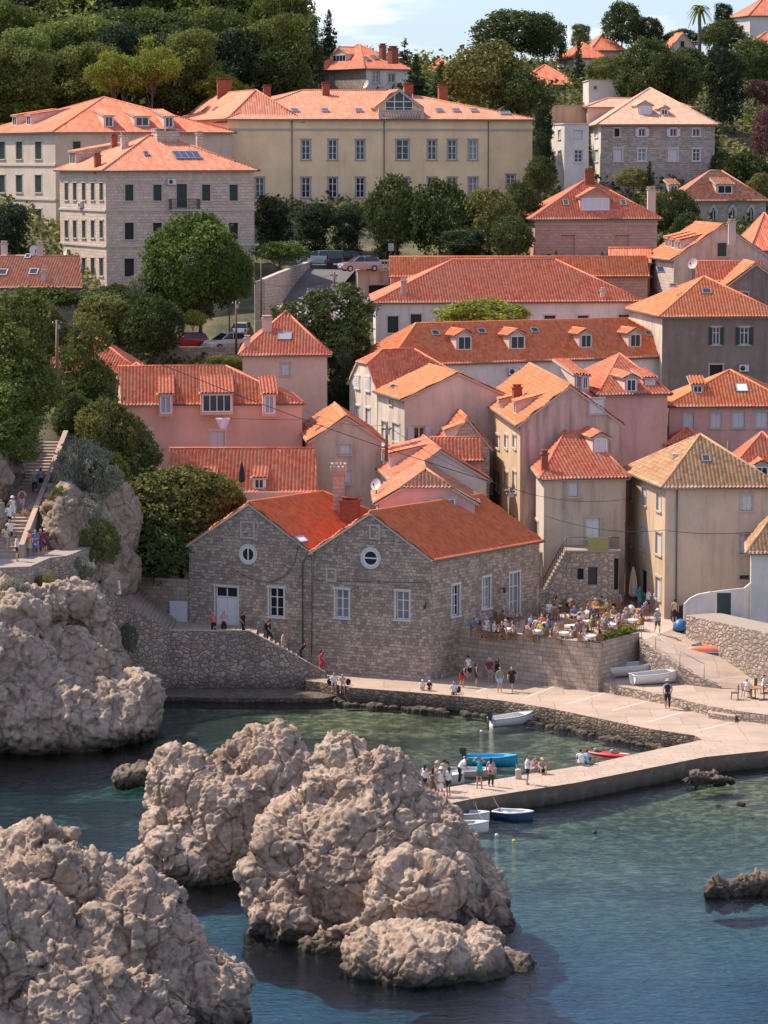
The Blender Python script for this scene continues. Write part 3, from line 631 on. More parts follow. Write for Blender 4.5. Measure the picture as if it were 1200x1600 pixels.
house('cottage', 'tiny dark cottage with a red roof under the long stone house', (1133, 248, 372), (1184, 248, 372), (1130, 246, 378), 1.6, P_DRK, tile=T_RED, ax='B', k=(1, 1), group=GP, far=True, z0=28, wins=[('F', 1163, 247, 9, 8, 'pw')])
house('villa', 'hilltop white house with shuttered windows between conifers', (897, 88, 430), (948, 86, 432), (871, 90, 436), 2.0, P_PBG, wall2=P_WHT, tile=T_RED, group=GP, z0=44, far=True, wins=[('S', 876, 101, 3, 8, 'bs'), ('S', 883, 101, 3, 8, 'bs'), ('F', 926, 98, 5, 10, 'ws')], chim=[(876, 73, 86, 4)])
house('villa', 'hilltop house with a red pyramid roof behind the white shuttered house', (925, 76, 452), (975, 74, 454), (905, 78, 458), 2.1, P_TAN, tile=T_RED, group=GP, z0=44, far=True)
house('villa', 'hilltop gabled white house with one dark upper window', (1045, 76, 448), (1089, 76, 450), (1021, 74, 456), 2.3, P_PBG, tile=T_RED, ax='B', k=(1, 1), group=GP, z0=44, far=True, wins=[('F', 1066, 69, 6, 9, 'dk'), ('F', 1066, 88, 7, 6, 'ws')])
house('villa', 'white villa at the top right corner of the hill', (1172, 22, 455), (1240, 20, 457), (1143, 26, 462), 2.4, P_WHT, tile=T_RED, group=GP, z0=44, far=True)
house('villa', 'low cream villa below the top right villa', (1172, 70, 432), (1240, 68, 434), (1160, 72, 438), 1.9, P_PBG, tile=T_PAL, group=GP, z0=44, far=True)
house('villa', 'stone house with a plain red roof beside the big leafy tree', (812, 130, 402), (903, 128, 404), (800, 128, 412), 2.5, W_GRY, tile=T_RED, group=GP, z0=36, far=True)
house('villa', 'far low roof with a green ridge left of the big leafy tree', (664, 112, 425), (716, 112, 426), (660, 112, 434), 1.9, P_TAN, tile=T_RED, group=GP, z0=44, far=True)
# middle rows
house('warehouse', 'long low roof strip behind the long white house', (611, 429, 300), (1012, 429, 301), (609, 427, 305), 1.6, W_PST, tile=T_ORG, k=(1, 1), group=GP, fine=True)
house('shed', 'small red roofed shed below the pink pavilion', (953, 408, 303), (1016, 408, 303), (952, 407, 307), 1.2, W_PST, tile=T_RED, k=(1, 1), group=GP)
house('garage', 'stained stone garage with a balustraded roof terrace and wide dark opening', (559, 424, 303), (613, 424, 304), (556, 420, 312), 1, P_GRY, flat=True, group=GP, wins=[('F', 594, 456, 36, 21, 'dk')])
LWH = house('long_house', 'long white house with dark green shutters and a broad red roof', (587, 470, 285), (1001, 469, 287), (583, 464, 300), 3.5, P_WGR, tile=T_RED, group=GP, trim=TRIMW,
      wins=[('F', 614, 507, 17, 26, 'gs'), ('F', 650, 503, 17, 24, 'gs'), ('F', 859, 500, 17, 14, 'gs'), ('F', 911, 499, 17, 12, 'gs'), ('F', 975, 498, 17, 12, 'gs')], sky_=[(1032, 423, 11, 9)], chim=[(631, 440, 462, 9, P_ROS), (942, 455, 466, 7, P_PBG)])
house('house', 'grey gabled house with three dormers and a green shuttered gable window', (1053, 403, 296), (1205, 404, 296), (1013, 395, 306), 3.2, P_GRY, wall2=W_ASH, tile=T_ORG, ax='B', k=(1, 1), group=GP,
      wins=[('F', 1128, 390, 14, 21, 'gs')], dorm=[(1043, 380, 6, 12, 'pw', 's', P_PBG), (1053, 382, 6, 12, 'pw', 's', P_PBG), (1062, 385, 6, 12, 'pw', 's', P_PBG)], chim=[(1144, 348, 372, 11, P_PBG)])
house('house', 'red roofed house at the right edge behind the grey gabled house', (1176, 388, 308), (1240, 388, 309), (1148, 374, 318), 3.4, P_ROS, tile=T_RED, group=GP)
house('house', 'low ochre house with tile roof behind the big satellite dish', (1090, 437, 291), (1193, 436, 291), (1086, 432, 297), 1.6, P_OCH, tile=T_RED, k=(1, 1), group=GP)
house('house', 'dark stained gable house with one small window at the right edge', (1130, 450, 286), (1232, 470, 286), (1112, 446, 294), 2.3, P_DRK, tile=T_ORG, ax='B', k=(1, 1), group=GP, wins=[('F', 1163, 463, 11, 12, 'pb')])
house('house', 'dark weathered house with open shutters under an orange hip roof', (1035, 492, 272), (1222, 491, 272), (983, 469, 286), 3.1, P_DRK, wall2=P_WST, tile=T_ORG, group=GP,
      wins=[('F', 1119, 525, 11, 27, 'og'), ('F', 1163, 525, 13, 27, 'og'), ('F', 1119, 580, 20, 20, 'dk')], sky_=[(1104, 457, 13, 8), (1052, 448, 11, 4)], acs=[(1162, 575, 'F')])
DRW = house('row_house', 'long row house with four gabled dormers along its roof', (608, 567, 262), (1078, 553, 275), (552, 556, 270), 3.0, P_WGR, wall2=P_WST, tile=T_ORG, group=GP,
      wins=[('F', 823, 590, 18, 24, 'ow'), ('F', 650, 590, 14, 20, 'ws')], dorm=[(725, 537, 20, 20, 'gs', 'g', P_PBG), (808, 536, 21, 19, 'gs', 'g', P_PBG), (915, 534, 16, 19, 'gs', 'g', P_PBG), (992, 533, 16, 19, 'gs', 'g', P_PBG)],
      sky_=[(680, 522, 12, 7), (752, 519, 12, 7), (835, 518, 12, 7), (1013, 523, 10, 7)], acs=[(799, 580, 'F'), (886, 578, 'F')])
house('house', 'white flaking house with a clipped gable and red roof', (589, 606, 254), (748, 604, 255), (546, 598, 262), 2.9, P_WST, tile=T_RED, k=(.6, 0), group=GP, trim=TRIMW,
      wins=[('S', 559, 597, 6, 18, 'ws'), ('S', 575, 600, 6, 20, 'ws'), ('S', 559, 647, 6, 26, 'ws'), ('S', 575, 652, 7, 28, 'ws')])
house('house', 'beige gabled house with one open white shuttered window', (632, 622, 245), (799, 620, 246), (590, 610, 254), 2.0, P_PBG, wall2=P_WST, tile=T_ORG, ax='B', k=(1, 1), group=GP,
      wins=[('F', 655, 677, 17, 19, 'ow'), ('S', 601, 672, 9, 26, 'ws'), ('S', 619, 676, 11, 28, 'ws'), ('S', 611, 628, 5, 8, 'ws')], sky_=[(615, 606, 24, 4)])
house('house', 'small pink house with a pyramid roof above the car park wall', (379, 552, 262), (511, 549, 262), (386, 549, 276), 3.2, P_PNK, tile=T_RED, group=GP, wins=[('F', 446, 577, 13, 19, 'ws')], sky_=[(445, 527, 20, 12, ZINC)], chim=[(417, 499, 520, 15, P_PNK), (386, 530, 545, 9, P_PNK)])
house('house', 'long pink house with three wall dormers and laundry on its facade', (192, 631, 238), (472, 631, 239), (184, 622, 249), 2.5, P_PNK, tile=T_RED, k=(1, .0), group=GP, over=.2, trim=TRIMW,
      wins=[('F', 340, 689, 22, 32, 'ws'), ('F', 229, 687, 18, 28, 'bs')], dorm=[(259, 633, 16, 27, 'bs', 's'), (339, 631, 44, 26, 'pw', 's'), (421, 633, 14, 27, 'bs', 's')])
house('house', 'red tiled house with a roof terrace and folded dark parasol', (268, 768, 226), (494, 767, 226), (268, 764, 236), 2.7, P_PNK, tile=T_RED, k=(1, 1), group=GP, over=.1, dorm=[(325, 758, 14, 14, 'pw', 's', WHITE), (405, 757, 14, 14, 'pw', 's', WHITE)])
house('house', 'tan gabled house with blue solar panels on its left slope', (487, 686, 232), (596, 687, 232), (471, 680, 244), 1.75, P_TAN, wall2=P_OCH, tile=T_ORG, ax='B', k=(1, 1), group=GP,
      wins=[('F', 539, 702, 17, 16, 'ws'), ('F', 543, 745, 10, 22, 'ws')], sky_=[(490, 660, 16, 14, SOLAR), (500, 671, 9, 8)], pipes=())
house('house', 'small stone house with a single dormer beside the tall ochre house', (694, 697, 238), (765, 690, 239), (680, 690, 246), 2.2, W_GRY, tile=T_ORG, ax='B', k=(1, 1), group=GP, dorm=[(697, 683, 8, 15, 'ws', 's', P_PBG)])
house('house', 'pink white gabled house with two slim dormers on its left slope', (617, 749, 222), (760, 747, 223), (593, 730, 233), 2.1, P_PBG, wall2=P_WHT, tile=T_RED, ax='B', k=(1, 1), group=GP, dorm=[(600, 716, 6, 20, 'pw', 's', P_PBG), (610, 722, 6, 20, 'pw', 's', P_PBG)])
house('house', 'low roofed wing behind the pink white gabled house', (676, 716, 231), (752, 716, 231), (672, 712, 236), 1.3, P_ROS, tile=T_RED, k=(1, 1), group=GP)
house('house', 'small pink house with a clipped gable behind the orange roof', (592, 783, 214), (742, 781, 214), (588, 780, 222), 2.05, P_ROS, tile=T_MIX, ax='B', k=(.45, 1), group=GP, wins=[('F', 675, 788, 24, 12, 'pb'), ('F', 702, 784, 18, 10, 'pw')])
house('tall_house', 'tall ochre house with rows of shutters and flaking pink gable', (813, 661, 228), (967, 659, 230), (757, 649, 252), 2.75, P_SPD, wall2=P_OCH, tile=T_ORG, ax='B', k=(1, 1), group=GP,
      wins=row('S', (763.5, 778, 791, 804), (690,), 5.5, 20, 'ws')+row('S', (764, 778, 791, 804), (752,), 6, 30, 'ws')+row('S', (779, 791, 804), (820,), 5.5, 28, 'ws')+[('F', 932, 635, 21, 22, 'ws')], dorm=[(806, 639, 8, 16, 'pw', 's', P_PBG), (782, 634, 6, 12, 'pw', 's', P_PBG)], chim=[(808, 607, 628, 14)])
house('house', 'rose house with arched dormer windows behind the tall ochre house', (940, 615, 243), (1043, 617, 244), (897, 604, 262), 2.5, P_ROS, tile=T_RED, group=GP, dorm=[(986, 603, 14, 18, 'pw', 'g', P_PBG), (904, 597, 7, 18, 'pw', 's', P_PBG), (914, 599, 7, 18, 'pw', 's', P_PBG), (1015, 598, 14, 9, 'ws', 's', P_ROS)])
house('house', 'rose and beige row house with white shutters at the right', (1046, 632, 250), (1240, 632, 250), (1044, 627, 261), 2.4, P_ROS, tile=T_ORG, group=GP, wins=[('F', 1076, 657, 16, 24, 'ws'), ('F', 1119, 657, 16, 24, 'ws'), ('F', 1154, 656, 19, 25, 'ws'), ('F', 1190, 656, 19, 25, 'ws'), ('F', 1183, 701, 16, 14, 'ws')], dorm=[(1090, 609, 13, 10, 'pb', 's', P_TAN)], sky_=[(1159, 608, 17, 12, WHITE)])
house('lean_to', 'low lean-to with dark red roof against the rose row house', (1045, 693, 244), (1100, 690, 244), (1045, 690, 249), 1.0, P_ROS, tile=T_RED, group=GP)
house('house', 'red roofed house with white dormer at the right edge behind brown roof', (1148, 730, 232), (1240, 730, 232), (1142, 724, 240), 2.3, P_ROS, tile=T_RED, group=GP, dorm=[(1190, 738, 18, 14, 'dk', 'g', P_WHT)])
MBH = house('house', 'weathered grey house with green balcony and outside stairs above the cafe', (850, 746, 220), (977, 743, 221), (816, 733, 242), 3.3, P_GRY, wall2=P_WST, tile=T_RED, group=GP,
      wins=[('F', 896, 765, 15, 22, 'ws'), ('F', 926, 826, 22, 32, 'doorw'), ('S', 822, 761, 6, 20, 'ws'), ('S', 821, 815, 6, 24, 'ws'), ('S', 838, 824, 6, 24, 'ws'), ('F', 907, 897, 10, 18, 'dk'), ('F', 927, 900, 14, 28, 'gs')],
      dorm=[(938, 697, 18, 20, 'ws', 'g', P_PBG)], chim=[(851, 710, 737, 10)], acs=[(824, 772, 'S')])
RBH = house('house', 'ochre corner house with brown tiled pyramid roof at the square', (1040, 758, 214), (1215, 757, 214), (978, 739, 226), 3.0, P_OGR, wall2=P_OCH, tile=T_OLD, group=GP,
      wins=[('S', 985, 767, 6, 26, 'ws'), ('S', 1006.5, 775, 7, 27, 'ws'), ('S', 1029.5, 784, 7, 28, 'ws'), ('S', 984, 834, 6, 34, 'ws'), ('S', 1006, 841, 8, 36, 'ws'), ('S', 1029, 849, 9, 34, 'ws'), ('S', 984, 895, 6, 30, 'ws'), ('S', 1006.5, 909, 9, 38, 'dk'), ('S', 1028.5, 919, 8, 34, 'ws'),
            ('F', 1167, 786, 17, 24, 'ws'), ('F', 1166, 850, 20, 31, 'ws'), ('F', 1163, 902, 15, 7, 'pb')], sky_=[(1103, 719, 12, 9), (1056, 715, 12, 5)], pipes=(1058,))
house('house', 'white house at the right edge with yellow brown roof', (1174, 859, 207), (1250, 859, 207), (1172, 853, 214), 2.2, P_WHT, tile=T_OLD, group=GP)
house('cottage', 'low stone cottage with a red roof at the left edge', (-60, 445, 292), (126, 444, 290), (-60, 440, 300), 2.6, W_GRY, tile=T_PAL, k=(0, 1), group=GP, fine=True, wins=[('F', 78, 454, 9, 10, 'ws')], sky_=[(5, 427, 13, 9), (53, 426, 13, 9), (44, 402, 8, 6)], chim=[(6, 382, 398, 9, P_PBG), (62, 382, 398, 9, P_PBG), (68, 426, 440, 7, P_PBG)])
house('house', 'red roofed house half hidden in the trees on the left', (60, 578, 256), (217, 568, 254), (66, 566, 268), 2.9, W_GRY, tile=T_RED, group=GP)
house('kiosk', 'small pink pyramid roof behind the long pink house', (190, 590, 252), (238, 590, 252), (190, 587, 257), 1.0, P_PNK, tile=T_RED, group=GP)
# -------- the twin gabled stone houses at the quay: ridges run back from the shaded front
C0 = (674, 872, 205.0)
G2 = house('stone_house', 'stone harbour house with an orange roof and round window, standing at the quay corner', C0, (487, 861), (843, 842), 2.9, W_RUB, tile=T_NEW, ax='B', k=(1, 1), over=.25, z0=.5,
      wins=[('F', 534.5, 943, 20, 44, 'pw'), ('F', 629, 946, 20, 44, 'pw'), ('S', 712, 938, 11, 48, 'pw'), ('S', 760, 926, 11, 48, 'pw'), ('S', 804, 928, 15, 66, 'pw')], trim=TRIMW)
A2 = G2['A'].normalized(); P1 = G2['P0']+G2['A']+V(-.02, .05, 0)
q1 = hitplane(295, 860, P1, G2['nF']); L1 = (q1-P1).dot(A2)
def wpx(p):
    r = p-CAMP; y = r.y*cos(PITCH)-r.z*sin(PITCH); return (600+FPX*r.x/y, 800-FPX*(r.z*cos(PITCH)+r.y*sin(PITCH))/y)
def pt3(p): x, y = wpx(p); return (x, y, p.y)
E1 = V((P1+A2*L1).x, (P1+A2*L1).y, P1.z); B1v = G2['B']*1.0
G1 = house('stone_house', 'stone harbour house with white double door and red brick chimney, left of its twin', pt3(P1), pt3(E1), pt3(P1+B1v), 3.1, W_RUB, tile=T_NEW, ax='B', k=(1, 0), over=.25, z0=.5,
      wins=[('F', 354, 950, 34, 66, 'doorw'), ('F', 432, 941, 22, 45, 'pw')], trim=TRIMW, chim=[(547, 784, 826, 26)], sky_=[(470, 845, 20, 8, WHITE)])
def round_window(H, px, py, r, horiz=False):
    c = hitplane(px, py, H['P0'], H['nF']); X, Nn = H['Au'], H['nF']; mb = MB(); n = 24
    def ring(r0, r1, d, m):
        for i in range(n):
            a, b = 2*pi*i/n, 2*pi*(i+1)/n; q = lambda rr, t, dd: c+X*rr*cos(t)+V(0, 0, rr*sin(t))+Nn*dd
            mb.face([q(r0, a, d), q(r1, a, d), q(r1, b, d), q(r0, b, d)], m); mb.face([q(r1, a, d), q(r1, a, 0), q(r1, b, 0), q(r1, b, d)], m); mb.face([q(r0, a, .02), q(r0, a, d), q(r0, b, d), q(r0, b, .02)], m)
    ring(r, r+.2, .07, TRIMW); wo = mb.build('window', H['root']); mb = MB(); ring(r-.1, r, .045, WHITE)
    mb.box(c+Nn*.03, 2*r-.2 if horiz else .09, .03, .09 if horiz else 2*r-.2, WHITE, X, Nn); mb.build('sash', wo); mb = MB()
    mb.face([c+X*r*cos(2*pi*i/n)+V(0, 0, r*sin(2*pi*i/n))+Nn*.014 for i in range(n)], GLASS); mb.build('pane', wo)
round_window(G1, 388, 866, .52); round_window(G2, 579.5, 872, .56, True)
def frame_panel(H, px, py, w_, h_):
    c = hitplane(px, py, H['P0'], H['nF']); X, Nn = H['Au'], H['nF']; mb = MB()
    for s in (-1, 1): mb.box(c+X*s*w_/2+Nn*.02, .14, .09, h_, TRIM, X, Nn); mb.box(c+V(0, 0, s*h_/2)+Nn*.02, w_+.14, .095, .14, TRIM, X, Nn)
    mb.build('stone_niche', H['root'])
frame_panel(G1, 387, 828, 1.0, 1.1); frame_panel(G2, 586, 831, .7, .9); frame_panel(G2, 518, 898, .7, .8)
def pipe_on(H, pts, r=.05, off=.12, m=GUT, name='drainpipe'):
    mb = MB(); mb.tube([hitplane(x, y, H['P0'], H['nF'])+H['nF']*off for x, y in pts], r, m, 6); mb.build(name, H['root'])
pipe_on(G1, [(483, 862), (474, 880), (474, 1010)], .06); pipe_on(G2, [(490, 866), (488, 1020)], .035)
pipe_on(G1, [(466, 855), (461, 880), (446, 900), (422, 910), (392, 905), (370, 892)], .018, .05, METAL, 'cable'); pipe_on(G2, [(492, 906), (560, 908), (620, 910), (668, 909)], .018, .05, METAL, 'cable')
def lamp_at(p, N_, parent):
    mb = MB(); mb.tube([p, p+N_*.45+V(0, 0, .1)], .025, METAL, 5); mb.lathe([(.02, .0), (.12, -.05), (.1, -.32), (.03, -.36)], METAL, p+N_*.45+V(0, 0, .1), 8); mb.build('wall_lamp', parent)
lamp_at(hitplane(668, 944, G2['P0'], G2['nF']), G2['nF'], G2['root']); lamp_at(hitplane(780, 920, G2['P0'], G2['nS']), G2['nS'], G2['root'])
# balcony, railings and other extras on facades
def balcony(H, px, py, w_, h_=1.0, m=METAL, solid=None):
    c = hitplane(px, py, H['P0'], H['nF']); X, Nn = H['Au'], H['nF']; mb = MB(); mb.box(c+Nn*.5, w_, 1.0, .16, TRIM, X, Nn); b = mb.build('balcony', H['root']); mb = MB()
    if solid: mb.box(c+Nn*.97+V(0, 0, h_/2+.1), w_*.6, .05, h_*.85, solid, X, Nn)
    n = int(w_/.14)
    for i in range(n+1): mb.box(c+Nn*.97+X*(w_*(i/n-.5))+V(0, 0, h_/2+.08), .025, .03, h_, m, X, Nn)
    for s in (-1, 1):
        for j in range(7): mb.box(c+Nn*(.14*j+.08)+X*s*w_/2+V(0, 0, h_/2+.08), .03, .025, h_, m, X, Nn)
        mb.box(c+Nn*.5+X*s*w_/2+V(0, 0, h_+.08), .04, 1, .04, m, X, Nn)
    mb.box(c+Nn*.97+V(0, 0, h_+.08), w_, .05, .05, m, X, Nn); mb.build('railing', b)
balcony(B2, 286, 328, 3.0)
def courses(H, rows_, key='F'):
    mb = MB()
    for y in rows_:
        o = hitplane(H['xa'], y, H['P0'], H['nF']); z = o.z
        for P, X, L, Nn in ((H['P0'], H['Au'], H['A'].length, H['nF']), (H['P0'], H['Bu'], H['B'].length, H['nS'])): c = P+X*L/2; mb.box(V(c.x, c.y, z)+Nn*.05, L+.16, .14, .2, TRIM, X, Nn)
    mb.build('string_course', H['root'])
B2['xa'] = 200; courses(B2, (329, 385, 448)); BUILT[0]['xa'] = 420; courses(BUILT[0], (202,)); BUILT[2]['xa'] = 90; courses(BUILT[2], (258, 312))
PAV['xa'] = 860; courses(PAV, (345, 350))
# gable with balcony and fanlight on the yellow building
def yellow_gable():
    H = BUILT[0]; X, Nn = H['Au'], H['nF']; c = hitplane(626, 188, H['P0'], Nn); s = c.y/FPX; mb = MB(); z = V(0, 0, 1); c = V(c.x, c.y, H['zE']-.1)
    W2, Ht, rh = 34*s, 22*s, 24*s; f = c-Nn*1.1
    mb.face([f-X*W2, f+X*W2, f+X*W2+z*Ht*.95, f+z*(Ht+rh), f-X*W2+z*Ht*.95], P_YEL)
    for sx in (-1, 1): mb.face([f+X*sx*W2, f+X*sx*W2+z*Ht*.95, f+X*sx*W2+z*Ht*.95-Nn*5, f+X*sx*W2-Nn*1], P_YEL)
    g = mb.build('gable', H['root']); mb = MB()
    for sx in (-1, 1):
        P = [f+X*sx*(W2+.35)+z*(Ht*.95-.25)+Nn*.35, f+X*sx*(W2+.35)+z*(Ht*.95-.25)-Nn*5, f+z*(Ht+rh)-Nn*6.5, f+z*(Ht+rh)+Nn*.35]; tile_plane(mb, P, T_RED, False); slab(mb, P, TRIM, .2)
    mb.build('roof', g); mb = MB(); r = 1.55; b = f+Nn*.05+z*1.0
    mb.face([b-X*r, b+X*r]+[b+X*r*cos(pi*i/14)+z*(1.0+r*.75*sin(pi*i/14)) for i in range(15)], GLASS)
    for xx in (-r, -r/3, r/3, r): mb.box(b+X*xx+Nn*.04+z*.85, .1, .08, 1.9 if abs(xx) > 1 else 3.1, WHITE, X, Nn)
    mb.box(b+Nn*.04+z*.95, 2*r, .08, .1, WHITE, X, Nn); mb.box(b+Nn*.04+z*.3, 2*r, .06, .06, WHITE, X, Nn); mb.build('fanlight', g); mb = MB()
    n = 15
    for i in range(n+1): mb.lathe([(.1, 0), (.06, .2), (.12, .45), (.06, .75), (.1, .9)], TRIM, c-X*(W2*.9-W2*1.8*i/n)+Nn*.25, 6)
    mb.box(c+Nn*.25+z*.95, W2*1.9, .3, .14, TRIM, X, Nn); mb.box(c+Nn*.25-z*.06, W2*2, .5, .16, TRIM, X, Nn)
    for sx in (-1, 1): mb.box(c+Nn*.25+X*sx*W2*.97+z*.5, .4, .4, 1.3, TRIM, X, Nn)
    mb.build('balustrade', H['root'])
yellow_gable()
# gothic arches on the ruined house
def arches():
    H = [h for h in BUILT if h['root'].name.startswith('ruined')][0]; X, Nn = H['Au'], H['nF']
    for px in (1114, 1144, 1173):
        c = hitplane(px, 345, H['P0'], Nn); s = c.y/FPX; w_ = 5.5*s; h1, h2 = 12*s, 12*s; mb = MB(); z = V(0, 0, 1); L = []
        for k in range(9): t = k/8; L.append((w_*(1-t**1.7), h1+h2*t))
        P = [c-X*w_-z*.3, c+X*w_-z*.3]+[c+X*a+z*b for a, b in L]+[c-X*a+z*b for a, b in L[::-1][1:]]
        mb.face([p+Nn*.03 for p in P], DARK); mb.tube([p+Nn*.06 for p in P[1:]], .2, TRIM, 5); mb.box(c+Nn*.06+z*h1*.7, .12, .08, h1*1.6, TRIM, X, Nn); mb.build('window', H['root'])
arches()
# ---------------------------------------------------------------- ground, water, quay
def st(o, label=None): o['kind'] = 'structure'; return o
def earth():
    m, t, b = newmat('earth_and_scrub'); p = wpos(t); a = noise_(t, p, .25, 6, .6); f = noise_(t, p, 2.5, 6, .7)
    col = mixc(t, ramp(t, a, [(.4, 0.), (.6, 1.)]), (.20, .17, .10), (.06, .075, .03)); col = mixc(t, f, mixc(t, 1., col, (.55, .55, .5), 'MULTIPLY'), col)
    t.links.new(col, b.inputs['Base Color']); b.inputs['Roughness'].default_value = .95; bump(t, b, f, .8, .15); return m
EARTH = earth()
mb = MB(); xs = [-900, -500, -300, -200]+[-140+3*i for i in range(94)]+[200, 300, 500, 900]; ys = [150, 180]+[184+2*i for i in range(14)]+[213]+[216+3*i for i in range(110)]+[580, 640, 760, 950, 1500, 4000]
P = [(x, y, ground_z(x, y)) for y in ys for x in xs]; mb.grid(P, EARTH, len(xs), len(ys), smooth=True); st(mb.build('ground'))
def seabed_z(x, y):
    n = noise.noise(V(x*.09, y*.09, 1.3)); n2 = noise.noise(V(x*.4, y*.4, 5))
    z = -.5-.5*smooth(186, 160, y)-1.3*smooth(-4, -22, x)*smooth(205, 190, y)-2.0*smooth(158, 125, y)+.25*smooth(12, 30, x)*smooth(140, 165, y)
    return min(-.12, z+.32*n+.08*n2)
def seabedm():
    m, t, b = newmat('seabed_sand_weed_water_light'); p = wpos(t); a0 = noise_(t, p, .16, 5, .62, .5); f = noise_(t, p, 1.4, 5, .7); sx = t.nodes.new('ShaderNodeSeparateXYZ'); t.links.new(p, sx.inputs[0]); ma = N_(t, 'ShaderNodeMath', operation='MULTIPLY_ADD'); t.links.new(sx.outputs[0], ma.inputs[0]); ma.inputs[1].default_value = .0045; t.links.new(a0, ma.inputs[2]); a = ma.outputs[0]
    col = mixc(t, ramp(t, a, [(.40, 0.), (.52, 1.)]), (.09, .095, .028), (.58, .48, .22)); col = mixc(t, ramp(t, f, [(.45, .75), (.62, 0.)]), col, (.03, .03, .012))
    mr = N_(t, 'ShaderNodeMapRange'); t.links.new(sx.outputs[1], mr.inputs[0]); mr.inputs[1].default_value = 170; mr.inputs[2].default_value = 138; mr.inputs[4].default_value = .85; col = mixc(t, mr.outputs[0], col, mixc(t, a0, (.08, .16, .19), (.28, .44, .46)))  # teal towards the viewer: deep water's scattered light painted into the bed
    t.links.new(col, b.inputs['Base Color']); b.inputs['Roughness'].default_value = .95; bump(t, b, f, .7, .15); return m
mb = MB(); xs = [-300, -120]+[-70+1.5*i for i in range(100)]+[140, 300]; ys = [20, 60, 90]+[100+1.5*i for i in range(80)]
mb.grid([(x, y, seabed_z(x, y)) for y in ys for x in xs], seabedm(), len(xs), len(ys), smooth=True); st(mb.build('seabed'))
def waterm():
    m = bpy.data.materials.new('sea_water'); m.use_nodes = True; t = m.node_tree; t.nodes.remove(t.nodes['Principled BSDF']); out = t.nodes['Material Output']; p = wpos(t)
    a = noise_(t, mapping(t, p, (.55, 1.5, 1)), .9*1.5, 4, .6, .4); b_ = noise_(t, mapping(t, p, (.7, 1.7, 1)), 3.2, 3, .6, .3); c = noise_(t, mapping(t, p, (1, 1, 1)), .07, 3)
    calm = ramp(t, c, [(.35, .45), (.65, 1.)]); c2 = noise_(t, mapping(t, p, (.8, 1.9, 1)), 9, 3, .6); s0 = N_(t, 'ShaderNodeMath', operation='MULTIPLY_ADD'); t.links.new(c2, s0.inputs[0]); s0.inputs[1].default_value = .16; t.links.new(a, s0.inputs[2]); a = s0.outputs[0]; sm = N_(t, 'ShaderNodeMath', operation='MULTIPLY_ADD'); t.links.new(b_, sm.inputs[0]); sm.inputs[1].default_value = .6; t.links.new(a, sm.inputs[2])
    bp = t.nodes.new('ShaderNodeBump'); bp.inputs['Distance'].default_value = .14; t.links.new(calm, bp.inputs['Strength']); t.links.new(sm.outputs[0], bp.inputs['Height'])
    fr = t.nodes.new('ShaderNodeFresnel'); fr.inputs[0].default_value = 1.5; t.links.new(bp.outputs[0], fr.inputs[1])
    gl = t.nodes.new('ShaderNodeBsdfGlossy'); gl.inputs['Roughness'].default_value = .03; t.links.new(bp.outputs[0], gl.inputs['Normal'])
    tr = t.nodes.new('ShaderNodeBsdfTransparent'); tr.inputs[0].default_value = (.96, .99, .99, 1); ms = t.nodes.new('ShaderNodeMixShader')
    t.links.new(fr.outputs[0], ms.inputs[0]); t.links.new(tr.outputs[0], ms.inputs[1]); t.links.new(gl.outputs[0], ms.inputs[2]); t.links.new(ms.outputs[0], out.inputs['Surface'])
    va = t.nodes.new('ShaderNodeVolumeAbsorption'); va.inputs[0].default_value = (.12, .64, .84, 1); va.inputs[1].default_value = .26; t.links.new(va.outputs[0], out.inputs['Volume']); return m
mb = MB(); mb.box((0, 112, -7), 600, 206, 14, waterm()); st(mb.build('water'))
def wetify(m, z0=.0, z1=.75, c=(.035, .03, .02)):
    t = m.node_tree; b = t.nodes['Principled BSDF']; src = b.inputs['Base Color'].links[0].from_socket; p = wpos(t); f = noise_(t, p, 1.8, 5, .7)
    sx = t.nodes.new('ShaderNodeSeparateXYZ'); t.links.new(p, sx.inputs[0]); ma = N_(t, 'ShaderNodeMath', operation='MULTIPLY_ADD'); t.links.new(f, ma.inputs[0]); ma.inputs[1].default_value = -1.1; t.links.new(sx.outputs[2], ma.inputs[2])
    mr = N_(t, 'ShaderNodeMapRange'); t.links.new(ma.outputs[0], mr.inputs[0]); mr.inputs[1].default_value = z0-.55; mr.inputs[2].default_value = z1-.55; mr.inputs[3].default_value = 1; mr.inputs[4].default_value = 0
    t.links.new(mixc(t, mr.outputs[0], src, c), b.inputs['Base Color']); return m
PAVE = masonry('pale_concrete_paving', (.45, .35, .275), 3.4, 2.7, mort=(.27, .21, .165), var=.07, distort=.015, mw=.018, stain=.38); ROADM = plaster('worn_asphalt', (.13, .12, .115), .2)
FLAG = masonry('stone_flags', (.47, .365, .29), 1.0, .55, mort=(.36, .28, .22), var=.08, distort=.01, mw=.02, stain=.15)
QW = wetify(masonry('quay_wall_stone', (.36, .28, .21), .40, .22, mort=(.13, .10, .075), var=.35, distort=.12, mw=.035, stain=.5, rub=True), -.1, .9)
PW = wetify(plaster('pier_side_concrete', (.15, .115, .085), .8), -.1, .75)
def xy(pts, z): return [(PZ(x, y, z).x, PZ(x, y, z).y) for x, y in pts]
ZQ = 1.0
edge = xy([(500, 1066), (545, 1074), (640, 1081), (722, 1088), (788, 1095), (867, 1108), (947, 1125), (1017, 1139), (1085, 1149), (1098, 1156)], ZQ)
root_ = xy([(1200, 1173), (1290, 1172)], ZQ)
pend = xy([(1098, 1156), (993, 1178), (923, 1194), (860, 1204), (707, 1229), (640, 1243), (672, 1262), (733, 1249), (900, 1223), (1050, 1193), (1100, 1183), (1157, 1177), (1200, 1173)], ZQ)
